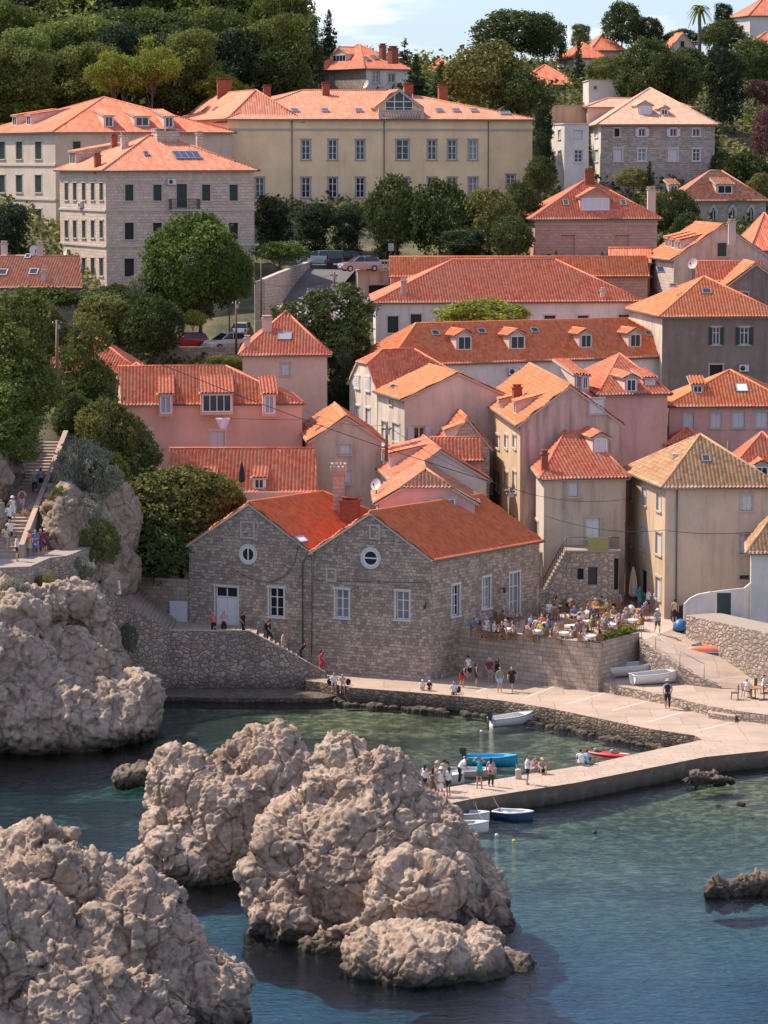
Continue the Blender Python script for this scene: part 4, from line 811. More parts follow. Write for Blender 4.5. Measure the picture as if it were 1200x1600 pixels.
back = [(root_[-1][0]+6, 222), (edge[0][0]-1, 222), (edge[0][0]-1, edge[0][1]+.6)]
mb = MB(); mb.prism(edge+root_+back, -3, ZQ, QW, PAVE); st(mb.build('quay'))
mb = MB(); mb.prism(pend, -3, ZQ+.004, PW, FLAG); st(mb.build('pier'))
# rough stone footing in the water along the quay
mb = MB(); random.seed(3)
for i in range(len(edge)-1):
    a, b = V(*edge[i], 0), V(*edge[i+1], 0); L = (b-a).length; n = V(b.y-a.y, a.x-b.x, 0).normalized(); n = -n if n.y > 0 else n
    for j in range(int(L/.55)):
        c = a.lerp(b, (j+.5)*.55/L)+n*random.uniform(.15, .75); r = random.uniform(.25, .5); bm = bmesh.new(); bmesh.ops.create_icosphere(bm, subdivisions=2, radius=r)
        for v in bm.verts: v.co *= 1+.5*noise.noise(v.co*2.2+c)
        mb.poly([(v.co.x+c.x, v.co.y+c.y, v.co.z*.6-.05) for v in bm.verts], [[v.index for v in f.verts] for f in bm.faces], QW); bm.free()
st(mb.build('quay_footing'))
# painted bay lines
PAINT = plain('white_road_paint', (.70, .68, .64), .8, var=.2)
mb = MB()
for a, b in (((885, 1100), (952, 1081)), ((957, 1110), (1017, 1094)), ((1013, 1128), (1068, 1112)), ((1085, 1143), (1150, 1127)), ((820, 1090), (866, 1073)), ((745, 1081), (775, 1070))):
    A, B = PZ(*a, ZQ), PZ(*b, ZQ); d = (B-A).normalized(); n = V(-d.y, d.x, 0)*.05; z = V(0, 0, .004); mb.face([A-n+z, B-n+z, B+n+z, A+n+z], PAINT)
st(mb.build('road_marking'))
# upper landing with boats, ramp, terrace
ZL = 1.62
fr = xy([(937, 1080), (1040, 1101), (1082, 1112), (1112, 1119), (1160, 1127), (1290, 1143)], ZQ)
mb = MB(); mb.prism(fr+[(fr[-1][0], 213), (fr[0][0]+2, 213), (fr[0][0]+.2, fr[0][1]+.3)], ZQ-.4, ZL, W_LOW, PAVE); st(mb.build('boat_landing'))
mb = MB(); q = xy([(1110, 1119), (1150, 1125), (1148, 1128.5), (1106, 1122)], ZQ); mb.prism(q, ZQ-.2, 1.35, W_LOW, PAVE); st(mb.build('steps'))
ZT = 3.9
ramL = [PZ(1000, 1002, ZT), PZ(1022, 1018, 3.45), PZ(1060, 1043, 2.7), PZ(1098, 1063, 2.05), PZ(1125, 1075, 1.66)]
ramR = [PZ(1062, 978, ZT), PZ(1085, 992, 3.6), PZ(1125, 1027, 2.9), PZ(1180, 1052, 2.2), PZ(1240, 1075, 1.72)]
mb = MB()
for i in range(4):
    a, b, c, d = ramL[i], ramL[i+1], ramR[i+1], ramR[i]; mb.face([a, b, c, d] if (b-a).cross(c-a).z > 0 else [d, c, b, a], PAVE)
mb.face([ramR[-1], ramL[-1], V(ramL[-1].x+9, ramL[-1].y-2, 1.63), V(ramR[-1].x+6, ramR[-1].y, 1.63)][::1], PAVE)
st(mb.build('ramp'))
def wall_run(name, pts, th, zb, m, mt=None, parent=None, cap=0, side=1):
    """pts: top points (Vector); th thickness going away from the camera"""
    mb = MB()
    for i in range(len(pts)-1):
        a, b = Vector(pts[i]), Vector(pts[i+1]); n = V(-(b.y-a.y), b.x-a.x, 0).normalized()*th*side
        za = zb[i] if isinstance(zb, list) else zb; zc = zb[i+1] if isinstance(zb, list) else zb
        mb.prism([(a.x, a.y), (b.x, b.y), (b.x+n.x, b.y+n.y), (a.x+n.x, a.y+n.y)], [za, zc, zc, za], [a.z, b.z, b.z, a.z], m, mt or m)
        if cap: k = V(0, 0, cap/2); o_ = n.normalized()*.04; mb.prism([((a-o_).x, (a-o_).y), ((b-o_).x, (b-o_).y), ((b+n+o_).x, (b+n+o_).y), ((a+n+o_).x, (a+n+o_).y)], [a.z+.002, b.z+.002]+[b.z+.002, a.z+.002], [a.z+cap, b.z+cap, b.z+cap, a.z+cap], TRIM)
    return mb.build(name, parent)
o = wall_run('ramp_wall', [p+V(0, 0, .12) for p in ramL], .3, [ZQ]*5, W_LOW); tag(o, 'low rubble wall holding up the left edge of the ramp', 'wall')
o = wall_run('low_wall', [p+V(0, 0, .42) for p in ramR[1:]], .35, [1]*4, W_LOW); tag(o, 'low rubble wall along the right side of the ramp', 'wall')
ta, tb_, tcn = PZ(716, 980, 4.28), PZ(935, 1005, 4.28), PZ(999, 988, 4.28)
mb = MB(); fl = [(ta.x, ta.y+.1), (tb_.x, tb_.y+.1), (tcn.x, tcn.y+.05), (ramL[0].x, ramL[0].y), (ramR[0].x, ramR[0].y), (29, 203.2), (32, 240), (ta.x, 240)]
mb.prism(fl, ZQ-1, ZT, W_TER, plaster('cafe_terrace_paving', (.50, .40, .32), .5)); st(mb.build('cafe_terrace'))
o = wall_run('terrace_wall', [ta, tb_, tcn], .4, -.2, W_TER, TRIM); tag(o, 'tall coursed stone wall holding up the cafe terrace', 'wall')
up = [PZ(1072, 962, 5.4), PZ(1175, 983, 5.4), PZ(1200, 978, 5.6), PZ(1290, 992, 5.6)]
up = [PD(1072, 961, 207.5), PD(1176, 984, 200), PD(1290, 1008, 194)]
mb = MB(); mb.prism([(ramR[0].x+.2, ramR[0].y), (ramR[1].x, ramR[1].y), (ramR[2].x, ramR[2].y+.3), (ramR[3].x, ramR[3].y+.3), (ramR[4].x+4, ramR[4].y), (up[2].x, up[2].y+1), (up[1].x, up[1].y+1), (up[0].x, up[0].y+1)], .5, [3.9, 3.7, 3.3, 2.75, 2.6, 2.9, 3.3, 3.9], W_LOW, PAVE); st(mb.build('path'))
o = wall_run('garden_wall', up, 2.6, 1.0, W_LOW, CONC, cap=.0); tag(o, 'thick rubble wall with flat slab top above the ramp', 'wall')
wv = [PD(1069, 944, 209), PD(1078, 935, 209), PD(1090, 929, 209), PD(1110, 925, 209), PD(1133, 922, 208.6), PD(1163, 919, 208), PD(1173, 911, 208), PD(1180, 905, 208)]
o = wall_run('curved_wall', wv, .3, 3.5, P_WHT); tag(o, 'curved white garden wall with a dark green door', 'wall'); 
c = PD(1131, 946, 208.5); mb = MB(); mb.box(c-V(0, .06, 0), .95, .06, 1.75, SHG); mb.box(c-V(0, .04, 0), 1.15, .05, 1.9, TRIMW); mb.build('door', o)
# walkway, steps and polygonal wall left of the stone houses
par = [PD(70, 874, 198), PD(100, 877, 199), PD(145, 905, 202), PD(180, 930, 204), PD(264, 985, 206), PD(388, 986, 206), PD(420, 1001, 206.1), PD(455, 1020, 206.2), PD(508, 1050, 206.4)]
WPOL = wetify(W_POL, -.2, 1.4)
o = wall_run('stair_wall', par, .45, [-2]*len(par), WPOL, TRIM); tag(o, 'polygonal stone wall with a parapet dropping in steps to the quay', 'wall')
mb = MB()
for i in range(len(par)-1):
    a, b = par[i]+V(0, .4, -.45), par[i+1]+V(0, .4, -.45); a2, b2 = a+V(0, 9, 0), b+V(0, 9, 0)
    n = max(1, int(abs(a.z-b.z)/.17))
    for k in range(n):
        p, q = a.lerp(b, k/n), a.lerp(b, (k+1)/n); z = min(a.z, b.z)+abs(a.z-b.z)*((n-k) if a.z > b.z else k+1)/n if n > 1 else max(a.z, b.z)
        mb.prism([(p.x, p.y), (q.x, q.y), (q.x, q.y+9), (p.x, p.y+9)], p.z-1.5, z, W_LOW, PAVE)
st(mb.build('steps'))
mb = MB(); q = xy([(228, 1088), (330, 1090), (505, 1091), (540, 1083)], .3); mb.prism(q+[(q[3][0], 210), (q[0][0], 210)], -3, .3, QW); st(mb.build('quay_ledge'))
gE = E1; bw = [V(PD(173, 910, 213.5).x, gE.y+2.2, 6.85), V(gE.x+.05, gE.y+.15, 6.85)]
o = wall_run('boundary_wall', bw, .5, 0, W_TER, TRIM); tag(o, 'coursed stone wall with a white boarded door left of the stone houses', 'wall')
dn = V(bw[1].y-bw[0].y, -(bw[1].x-bw[0].x), 0).normalized(); dn = dn if dn.y < 0 else -dn; X = (bw[1]-bw[0]).normalized(); c = hitplane(279.5, 962, bw[0], dn)
mb = MB(); mb.box(c+dn*.03, 1.35, .08, 2.05, SHW, X, dn)
for i in range(14): mb.box(c+dn*.085+V(0, 0, -.95+i*.146), 1.3, .03, .08, WHITE, X, dn)
mb.build('door', o)
o = empty('railing_fence', (bw[0].x, bw[0].y+.2, 6.86)); tag(o, 'grey metal railing on the stone wall beside the dark bush', 'fence'); mb = MB()
for k in range(25):
    t_ = k/24; p = PD(163+60*t_, 912, bw[0].y+.3); h = 1.0 if k < 20 else 1.0-(k-19)*.2; mb.box(V(p.x, p.y, 6.86+h/2), .035, .035, h, METAL)
mb.build('bars', o); mb = MB(); a, b = PD(163, 912, bw[0].y+.3), PD(211, 912, bw[0].y+.3); mb.tube([V(a.x, a.y, 7.88), V(b.x, b.y, 7.88), V(PD(223, 912, bw[0].y).x, a.y, 6.9)], .035, METAL, 5); mb.build('rail', o)
# big stair on the left
sr0, sr1 = PD(28, 858, 198.0), PD(98, 679, 222.0); sl0, sl1 = PD(-22, 858, 198.0), PD(50, 679, 222.0); n = 34; mb = MB()
for k in range(n):
    a, b, c, d = sl0.lerp(sl1, k/n), sr0.lerp(sr1, k/n), sr0.lerp(sr1, (k+1)/n), sl0.lerp(sl1, (k+1)/n); z = sr0.z+(sr1.z-sr0.z)*(k+1)/n
    mb.prism([(a.x, a.y), (b.x, b.y), (c.x, c.y), (d.x, d.y)], z-2.5, z-.5, CONC, PAVE)
st(mb.build('stairway'))
o = wall_run('stair_parapet', [sr0+V(.05, 0, .3), sr1+V(.05, 0, .3)], .35, [sr0.z-3, sr1.z-3], CONC, PAVE, side=-1); tag(o, 'sloping concrete parapet beside the long stairway', 'wall')
mb = MB(); lz = sr0.z-.6; mb.prism([(PD(-60, 0, 190).x, 193), (par[0].x-.5, 194), (par[0].x+.3, par[0].y+.3), (par[1].x+.2, par[1].y+.4), (par[1].x+1.5, par[1].y+6), (sr0.x, 200.5), (PD(-60, 0, 190).x, 200.5)], lz-4, lz, W_LOW, CONC); st(mb.build('landing'))
# street and car park behind the pink pyramid house
mb = MB()
def strip(pts, w0, w1, m, dz=.06):
    prev = None
    for i, p in enumerate(pts):
        q = pts[min(i+1, len(pts)-1)]-pts[max(0, i-1)]; nn = V(q.y, -q.x, 0).normalized(); w_ = w0+(w1-w0)*i/(len(pts)-1); a, b = p-nn*w_/2, p+nn*w_/2
        if prev: mb.face([prev[0], prev[1], b, a] if (prev[1]-prev[0]).cross(b-prev[0]).z > 0 else [a, b, prev[1], prev[0]], m)
        prev = (a, b)
strip([PD(462, 478, 302), PD(482, 450, 309), PD(503, 424, 318), PD(512, 412, 326)], 6, 7, ROADM)
pz = PD(500, 414, 322).z
mb.prism([(PD(470, 414, 322).x, 321), (PD(620, 414, 322).x, 321), (PD(640, 414, 322).x, 336), (PD(455, 414, 322).x, 336)], pz-3, pz, ROADM)
st(mb.build('road'))
mb = MB(); zc = PD(320, 546, 283).z; mb.prism([(PD(236, 0, 281).x, 281.5), (PD(380, 0, 281).x, 281.5), (PD(425, 0, 281).x, 300), (PD(230, 0, 281).x, 300)], zc-4, zc, PAVE, ROADM); st(mb.build('car_park'))
o = wall_run('car_park_wall', [V(PD(237, 0, 281).x, 281, zc+.35), V(PD(380, 0, 281).x, 281, zc+.35)], .4, zc-5, W_TER); tag(o, 'pale stone retaining wall below the parked cars', 'wall')
# garden wall running up the street
gw = [PD(402, 488, 297), PD(405, 405, 303)]
o = wall_run('street_wall', [PD(414, 436, 297), PD(440, 425, 303), PD(487, 408, 322)], .5, [PD(414, 500, 297).z-3]*3, W_ASH, TRIM); tag(o, 'tall pale ashlar wall rising along the street', 'wall')
o = wall_run('forecourt_wall', [PD(398, 440, 296.8), PD(414, 436, 296.9)], .5, PD(414, 500, 297).z-3, W_ASH, TRIM); tag(o, 'short ashlar wall joining the stone block to the street wall', 'wall')
o = wall_run('roadside_wall', [PD(470, 391, 338), PD(545, 391, 338)], .4, 26, W_GRY); tag(o, 'low grey wall behind the parked cars on the upper street', 'wall')
# ---------------------------------------------------------------- rocks
FACETS = ((.28, 1.05, 1.), (.75, .50, 1.6), (1.9, .27, 1.2), (4.6, .12, 1.))
def rock(name, label, blobs, mat, vox=.14, amp=.55, seed=0, crease=1.0, cat='rock', kind=None, fine=.09):
    bm = bmesh.new(); c0 = Vector(PD(*blobs[0][:3]))
    for b in blobs:
        px, py, d, rx, ry, rz = b[:6]; c = PD(px, py, d); T = Matrix.Translation(c) @ Matrix.Rotation(R(b[6]) if len(b) > 6 else 0, 4, 'Y') @ Matrix.Diagonal((rx, ry, rz, 1))
        bmesh.ops.create_icosphere(bm, subdivisions=4, radius=1, matrix=T)
    for v in bm.verts:   # coarse warp so that the lumps lose their roundness
        p = v.co*.33+V(seed*7.1, 0, 0); w_ = noise.noise_vector(p); w2 = noise.noise_vector(v.co*.8+V(0, seed*3., 9)); v.co += V(w_[0], w_[1], w_[2])*1.1*amp+V(w2[0], w2[1], w2[2])*.55*amp
    me = bpy.data.meshes.new('tmp'); bm.to_mesh(me); bm.free(); o = bpy.data.objects.new('tmp', me); COL.objects.link(o)
    md = o.modifiers.new('r', 'REMESH'); md.mode = 'VOXEL'; md.voxel_size = vox; md2 = o.modifiers.new('s', 'SMOOTH'); md2.iterations = 1; md2.factor = .5
    dg = bpy.context.evaluated_depsgraph_get(); ev = o.evaluated_get(dg); m2 = bpy.data.meshes.new_from_object(ev, depsgraph=dg); bpy.data.objects.remove(o); bpy.data.meshes.remove(me)
    n = len(m2.vertices); co = np.empty(n*3, np.float32); no_ = np.empty(n*3, np.float32); m2.vertices.foreach_get('co', co); m2.vertices.foreach_get('normal', no_); co = co.reshape(-1, 3); no_ = no_.reshape(-1, 3)
    h = np.empty(n); nn = noise; so_ = seed*13.7; ca, sa = cos(.5+seed), sin(.5+seed)
    for i in range(n):
        x, y, z = co[i]; x, y, z = float(x), float(y), float(z)
        q = Vector((x+so_, y, z)); wv_ = nn.noise_vector(q*.5)
        s1 = (z*.9+x*.45*ca+y*.3*sa)*1.15+wv_[0]*1.6         # bedding planes
        f1 = abs((s1 % 1)-.5)*2; led = -(max(0, 1-f1*6))**1.5
        s2 = (x*.8*ca-y*.6+z*.35)*.62+wv_[1]*1.5; f2 = abs((s2 % 1)-.5)*2; led2 = -(max(0, 1-f2*8))**1.5
        hh = 0.
        for sc_, am, st_ in FACETS:                            # tilted planar facets with sharp steps between them
            qq = Vector((q.x*sc_*st_, q.y*sc_, q.z*sc_))+wv_*.10; dd, pp = nn.voronoi(qq); k = pp[0]; g1 = sin(k.x*12.9+k.y*78.2+k.z*37.7)*43.7; g2 = sin(k.x*39.3+k.y*11.1+k.z*83.1)*17.3; g1 -= math.floor(g1); g2 -= math.floor(g2)
            a1 = g1*6.283; e1 = (g2-.5)*2; dr = Vector((cos(a1)*(1-abs(e1)*.5), sin(a1)*(1-abs(e1)*.5), e1)); fe = .6+.4*min(1., (dd[1]-dd[0])*7.); hh += am*((qq-k).dot(dr)+(g2-.5)*.55)*fe*1.15
        h[i] = amp*(hh+.24*led*crease+.5*led2*crease+.3*nn.noise(q*.45)+.06*(1-abs(nn.noise(q*2.4))*2))+fine*(-abs(nn.noise(q*5))*.8-abs(nn.noise(q*11))*.6+nn.noise(q*19)*.25)
    co += no_*h[:, None]; L = c0; L.z = 0
    m2.vertices.foreach_set('co', (co-np.array(L, dtype=np.float32)).ravel()); m2.materials.clear(); m2.materials.append(mat); m2.polygons.foreach_set('use_smooth', [True]*len(m2.polygons)); m2.update(); m2.name = name
    ob = bpy.data.objects.new(name, m2); COL.objects.link(ob); ob.location = L; tag(ob, label, cat, kind=kind); return ob
ROCKA = rockmat('limestone', (.38, .28, .205), (.59, .46, .35)); ROCKB = rockmat('grey_limestone', (.36, .275, .205), (.54, .42, .32)); ROCKC = rockmat('earthy_cliff', (.30, .22, .16), (.46, .36, .27), False); ROCKD = rockmat('dark_shore_rock', (.15, .11, .08), (.27, .21, .16))
rock('sea_rock', 'tallest pale limestone crag rising in the middle of the water', [(585, 1440, 144.5, 5.2, 4.2, 4.6), (560, 1300, 145, 3.2, 3.2, 3.8), (590, 1380, 144, 5.0, 4.2, 5.0), (480, 1340, 144, 2.5, 2.5, 3.5), (690, 1350, 145, 2.2, 2.6, 2.6, -35), (533, 1190, 146, 1.15, 1.4, 1.4, -8), (600, 1232, 146, 1.2, 1.6, 1.3), (560, 1240, 146, 2.6, 2.2, 2.0), (500, 1290, 145, 2.0, 2.2, 3.0, 14), (450, 1410, 143, 2.0, 2.4, 3.0), (446, 1440, 141.5, 1.7, 2.2, 1.8), (660, 1330, 145.5, 2.3, 2.6, 2.6, -30), (720, 1400, 145, 2.2, 2.8, 2.5, -40), (750, 1440, 146, 1.6, 2.5, 2.1), (700, 1400, 141.5, 1.7, 2, 1.9), (600, 1470, 139.5, 3.0, 2.2, 1.7), (510, 1490, 138.5, 1.2, 1.5, 1.0), (770, 1450, 143, 1.2, 2, 1.5), (640, 1400, 139.5, 2.2, 2, 2.2), (420, 1380, 143, 1.2, 2, 2)], ROCKA, .07, .6, 1)
rock('sea_rock', 'low pale boulder lying in front of the tallest crag', [(655, 1510, 133.5, 2.9, 2.0, 1.65), (575, 1505, 134, 1.3, 1.5, 1.6), (735, 1510, 134, 1.6, 1.8, 1.25), (795, 1522, 135, 1.3, 1.5, .95), (650, 1470, 136, 2.4, 1.8, 1.0), (730, 1478, 137, 1.9, 1.8, .9)], ROCKA, .075, .40, 4)
rock('sea_rock', 'twin peaked limestone rock left behind the tallest crag', [(340, 1330, 155, 4.0, 3.6, 3.6), (280, 1225, 155, 1.8, 2.0, 1.9), (330, 1290, 155, 3.4, 3, 3.2), (450, 1330, 156, 2, 2.4, 2.6), (262, 1310, 153.5, 1.4, 2, 1.8), (285, 1370, 152.5, 2.2, 2.2, 1.6), (400, 1200, 157, 2.2, 2.2, 1.7), (400, 1260, 156, 2.9, 2.6, 2.7), (238, 1335, 152.5, 1.1, 1.5, .8), (360, 1385, 153, 2.7, 2.2, 1.3), (455, 1240, 157, 1.6, 2, 2.3)], ROCKA, .07, .55, 2)
rock('sea_rock', 'large craggy rock filling the bottom left corner', [(120, 1560, 127, 6.2, 4.5, 5.0), (60, 1360, 129, 1.9, 2.2, 2.3), (190, 1490, 127.5, 4.0, 3.4, 3.6, 38), (90, 1440, 128, 4.0, 3, 3.6), (130, 1390, 129, 2.4, 2.4, 2.2), (25, 1330, 129.5, .6, .9, .9), (108, 1325, 129.5, .75, 1.0, .9), (200, 1450, 128, 2.2, 2.6, 2.6, 30), (290, 1550, 127, 2.6, 3, 2.3, 35), (-40, 1400, 128, 2.0, 2.2, 1.9), (0, 1500, 124, 3.4, 2.5, 3.2), (150, 1600, 122, 4.0, 2.5, 2.5), (320, 1600, 126, 1.4, 2, 1.2)], ROCKB, .07, .62, 3)
rock('cliff', 'grey shaded sea cliff at the left edge below the landing', [(60, 1130, 189, 5.6, 5, 3.6), (-40, 1080, 189, 5, 5, 5.4), (200, 1120, 190.5, 1.9, 3.2, 2.7), (150, 1125, 189, 3.4, 3.6, 2.6), (20, 1010, 193, 3.6, 4.5, 2.8), (90, 1040, 194, 3.4, 4.5, 2.3), (150, 1060, 196, 2.4, 5, 1.8), (-20, 960, 192, 2.2, 3, 2.6), (120, 1000, 199, 3, 3.5, 2), (10, 960, 191, 2.8, 2.5, 1.3), (45, 938, 192.5, 3.2, 1.5, 1.3), (108, 950, 197, 2.4, 1.4, 1.6)], ROCKB, .12, .6, 5, cat='cliff')
rock('cliff', 'earthy cliff face between the long stairway and the dark bushes', [(100, 850, 206, 1.8, 3.5, 4.2), (140, 850, 208, 2.2, 4, 4.2), (165, 900, 208, 1.8, 4, 2.5), (115, 780, 211, 1.8, 4, 3.0), (150, 790, 213, 2.2, 4, 3.5), (120, 930, 202.5, 1.4, 1.5, 1.6), (60, 850, 207, 1.6, 2.5, 2.4), (180, 830, 212, 1.8, 3, 3.6), (190, 890, 211, 1.5, 2.5, 1.6), (80, 952, 196.5, 2.4, 1.5, 1.7), (125, 958, 199.5, 1.7, 1.5, 1.5)], ROCKC, .11, .42, 6, cat='cliff')
rock('cliff', 'rock face behind the left side of the long stairway', [(-10, 760, 212, 2.2, 5, 4.5), (5, 700, 220, 2.3, 5, 2.5), (-30, 830, 203, 1.6, 3, 2.6)], ROCKC, .15, .5, 7, cat='cliff')
rock('shore_rock', 'small dark rock poking out left of the twin peaked rock', [(203, 1213, 174.5, 1.0, .8, .55), (190, 1216, 174.5, .5, .5, .4), (225, 1213, 175, .5, .5, .35)], ROCKD, .05, .45, 8)
rock('shore_rock', 'flat brown rock beside the outer side of the pier', [(1092, 1221, 174.5, .9, .6, .45), (1125, 1221, 174.5, .85, .5, .4), (1112, 1216, 175, .4, .4, .45)], ROCKD, .05, .4, 9)
rock('shore_rock', 'jagged dark rock at the right edge of the water', [(1120, 1392, 148.5, .9, .7, .6), (1165, 1385, 149, 1.0, .8, .95), (1195, 1385, 149, .9, .8, .85)], ROCKD, .05, .45, 10)
rock('shore_rock', 'tiny rock breaking the surface above the jagged dark rock', [(1157, 1258, 169.5, .28, .2, .16), (1121, 1259, 169.5, .2, .2, .12)], ROCKD, .04, .08, 11)

rock('headland', 'high rocky headland left of the stairway, outside the frame', [(-440, 700, 206, 9, 14, 19), (-520, 700, 222, 10, 14, 22), (-600, 760, 204, 10, 14, 18), (-380, 900, 204, 7, 12, 10)], ROCKB, .6, .9, 12, cat='headland')
# ---------------------------------------------------------------- trees
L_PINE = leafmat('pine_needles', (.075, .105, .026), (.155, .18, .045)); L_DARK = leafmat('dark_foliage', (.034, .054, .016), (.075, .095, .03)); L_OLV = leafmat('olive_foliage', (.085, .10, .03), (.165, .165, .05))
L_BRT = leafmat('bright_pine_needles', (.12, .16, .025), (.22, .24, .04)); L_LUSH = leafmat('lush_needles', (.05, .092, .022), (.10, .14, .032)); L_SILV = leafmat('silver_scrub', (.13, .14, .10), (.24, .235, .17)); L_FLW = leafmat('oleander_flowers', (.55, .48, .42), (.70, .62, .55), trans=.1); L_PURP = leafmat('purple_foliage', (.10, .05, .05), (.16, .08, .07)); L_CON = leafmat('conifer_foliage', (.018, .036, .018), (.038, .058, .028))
BARK = plain('bark', (.13, .09, .065), .9, var=.35, sc=2)
def leafmesh(name, C, N, mats, size, per, sig, up=.3, mi=None):
    """C clump centres, N outward directions; per leaves in each clump"""
    n = len(C)*per; C = np.repeat(np.array(C), per, 0); N = np.repeat(np.array(N), per, 0)
    P = C+rng.normal(0, 1, (n, 3))*sig*np.array([1, 1, .7]); d = rng.normal(0, 1, (n, 3))+N*.9+np.array([0, 0, up]); d /= np.linalg.norm(d, axis=1)[:, None]
    a = np.cross(d, rng.normal(0, 1, (n, 3))); a /= np.linalg.norm(a, axis=1)[:, None]; b = np.cross(d, a); s = size*rng.uniform(.6, 1.35, (n, 1))
    Vv = np.stack([P-a*s*.5-b*s*.32, P+a*s*.5-b*s*.32, P+a*s*.36+b*s*.40+d*s*.12, P-a*s*.36+b*s*.40+d*s*.12], 1).reshape(-1, 3)
    me = bpy.data.meshes.new(name); me.vertices.add(4*n); me.vertices.foreach_set('co', Vv.astype(np.float32).ravel()); me.loops.add(4*n); me.loops.foreach_set('vertex_index', np.arange(4*n, dtype=np.int32))
    me.polygons.add(n); me.polygons.foreach_set('loop_start', np.arange(0, 4*n, 4, dtype=np.int32)); me.polygons.foreach_set('loop_total', np.full(n, 4, np.int32))
    for m in mats: me.materials.append(m)
    if mi is not None: me.polygons.foreach_set('material_index', np.repeat(np.array(mi, np.int32), per))
    me.update(calc_edges=True); me.validate(); return me
def lobes_points(lobes, dens, flat=.0, seed=0):
    """points on lobe shells (kept outside the other lobes) + some inside; lobes: (x,y,z,rx,ry,rz)"""
    C = []; Nn = []; r_ = np.random.default_rng(seed)
    L = np.array(lobes)
    for l in L:
        area = 4*pi*((l[3]*l[4])**1.6/3+(l[3]*l[5])**1.6/3+(l[4]*l[5])**1.6/3)**(1/1.6); n = max(6, int(area*dens)); u = r_.normal(0, 1, (n, 3)); u /= np.linalg.norm(u, axis=1)[:, None]
        k = r_.uniform(.80, 1.03, (n, 1)); k[r_.random(n) < .18] *= .7; k[r_.random(n) < .09] *= 1.22; bumpy = 1+.13*np.sin(u[:, :1]*7+l[0])*np.sin(u[:, 1:2]*6+l[1])*np.sin(u[:, 2:3]*6)
        p = l[:3]+u*l[3:6]*k*bumpy; keep = np.ones(n, bool)
        for m in L:
            if (m == l).all(): continue
            keep &= (((p-m[:3])/m[3:6])**2).sum(1) > .55
        keep &= ~((u[:, 2] < -.45) & (r_.random(n) < .6)); C.append(p[keep]); Nn.append(u[keep])
    return np.concatenate(C), np.concatenate(Nn)
def lobed(kind, r, h, seed):
    """lobe layouts, crown centre about (0,0,0); r half-width, h half-height"""
    q = random.Random(seed); L = []
    if kind == 'round':
        L.append((0, 0, 0, r*.62, r*.62, h*.66)); n = int(22+r*2)
        for i in range(n):
            a = q.uniform(0, 2*pi); e = q.uniform(-.75, 1.45); rr = r*q.uniform(.30, .46); L.append((cos(a)*cos(e)*r*.66, sin(a)*cos(e)*r*.68, sin(e)*h*.68, rr, rr, rr*.78*min(1.2, h/r+.3)))
    elif kind == 'pine':
        for i in range(int(26+r)):
            a = q.uniform(0, 2*pi); k = sqrt(q.random()); z = h*(.85-1.1*k*k*q.uniform(.5, 1))*q.uniform(.3, 1); rr = r*q.uniform(.25, .42); L.append((cos(a)*k*r*.75, sin(a)*k*r*.75, z-h*.1+q.uniform(-.35, .2)*h, rr, rr, rr*.55))
    elif kind == 'tall':
        for i in range(32):
            z = q.uniform(-1, .95); w_ = r*(.95-.45*abs(z+.15)); a = q.uniform(0, 2*pi); k = q.uniform(.25, .75); rr = r*q.uniform(.32, .5); L.append((cos(a)*k*w_, sin(a)*k*w_, z*h*.85, rr, rr, rr*.7))
    elif kind == 'cypress':
        for i in range(14): t = i/13; w_ = r*(1-.85*t)*(.75+.25*min(1, t*5)); L.append((q.uniform(-.15, .15)*r, q.uniform(-.15, .15)*r, -h+2*h*t*.97, max(.15, w_), max(.15, w_), h*.16))
    elif kind == 'conifer':
        for i in range(26):
            t = i/25; w_ = r*(1-t)*q.uniform(.65, 1.1)+.2; a = i*2.4; L.append((cos(a)*w_*.55, sin(a)*w_*.55, -h+2*h*t*.97, w_*.55+.15, w_*.55+.15, h*.07+.1))
    return L
def crown_mesh(kind, r, h, seed, mats, leaf=.3, dens=1.5, per=9, sig=.28, flowers=0, up=.3):
    L = lobed(kind, r, h, seed); C, Nn = lobes_points(L, dens, seed=seed); mi = None
    if flowers: mi = ((rng.random(len(C)) < flowers*(Nn[:, 2] > .15)) & (np.sin(C[:, 0]*1.3+C[:, 1]) > -.2)).astype(int)
    return leafmesh('crown', C, Nn, mats, leaf, per, sig, up, mi), L
def trunk_mb(L, base, seed, r0, top):
    q = random.Random(seed+5); mb = MB(); k = V(q.uniform(-.3, .3), q.uniform(-.3, .3), 0); mid = base.lerp(top, .5)+k
    mb.tube([base-V(0, 0, .5), base.lerp(mid, .5)+k*.4, mid, top], [r0*1.25, r0, r0*.85, r0*.45], BARK, 7)
    for l in q.sample(L, min(7, len(L))): c = V(*l[:3]); s = mid.lerp(top, q.uniform(0, .8)); mb.tube([s, s.lerp(c, .5)+V(0, 0, -.1), c], [r0*.45, r0*.3, r0*.08], BARK, 5)
    return mb
PROTO = {}
def tree_proto(key, kind, r, h, seed, mats, leaf, dens=1.5, per=9, sig=.28, tr=None, flowers=0, up=.3):
    me, L = crown_mesh(kind, r, h, seed, mats, leaf, dens, per, sig, flowers, up); PROTO[key] = (me, L, r, h, seed)
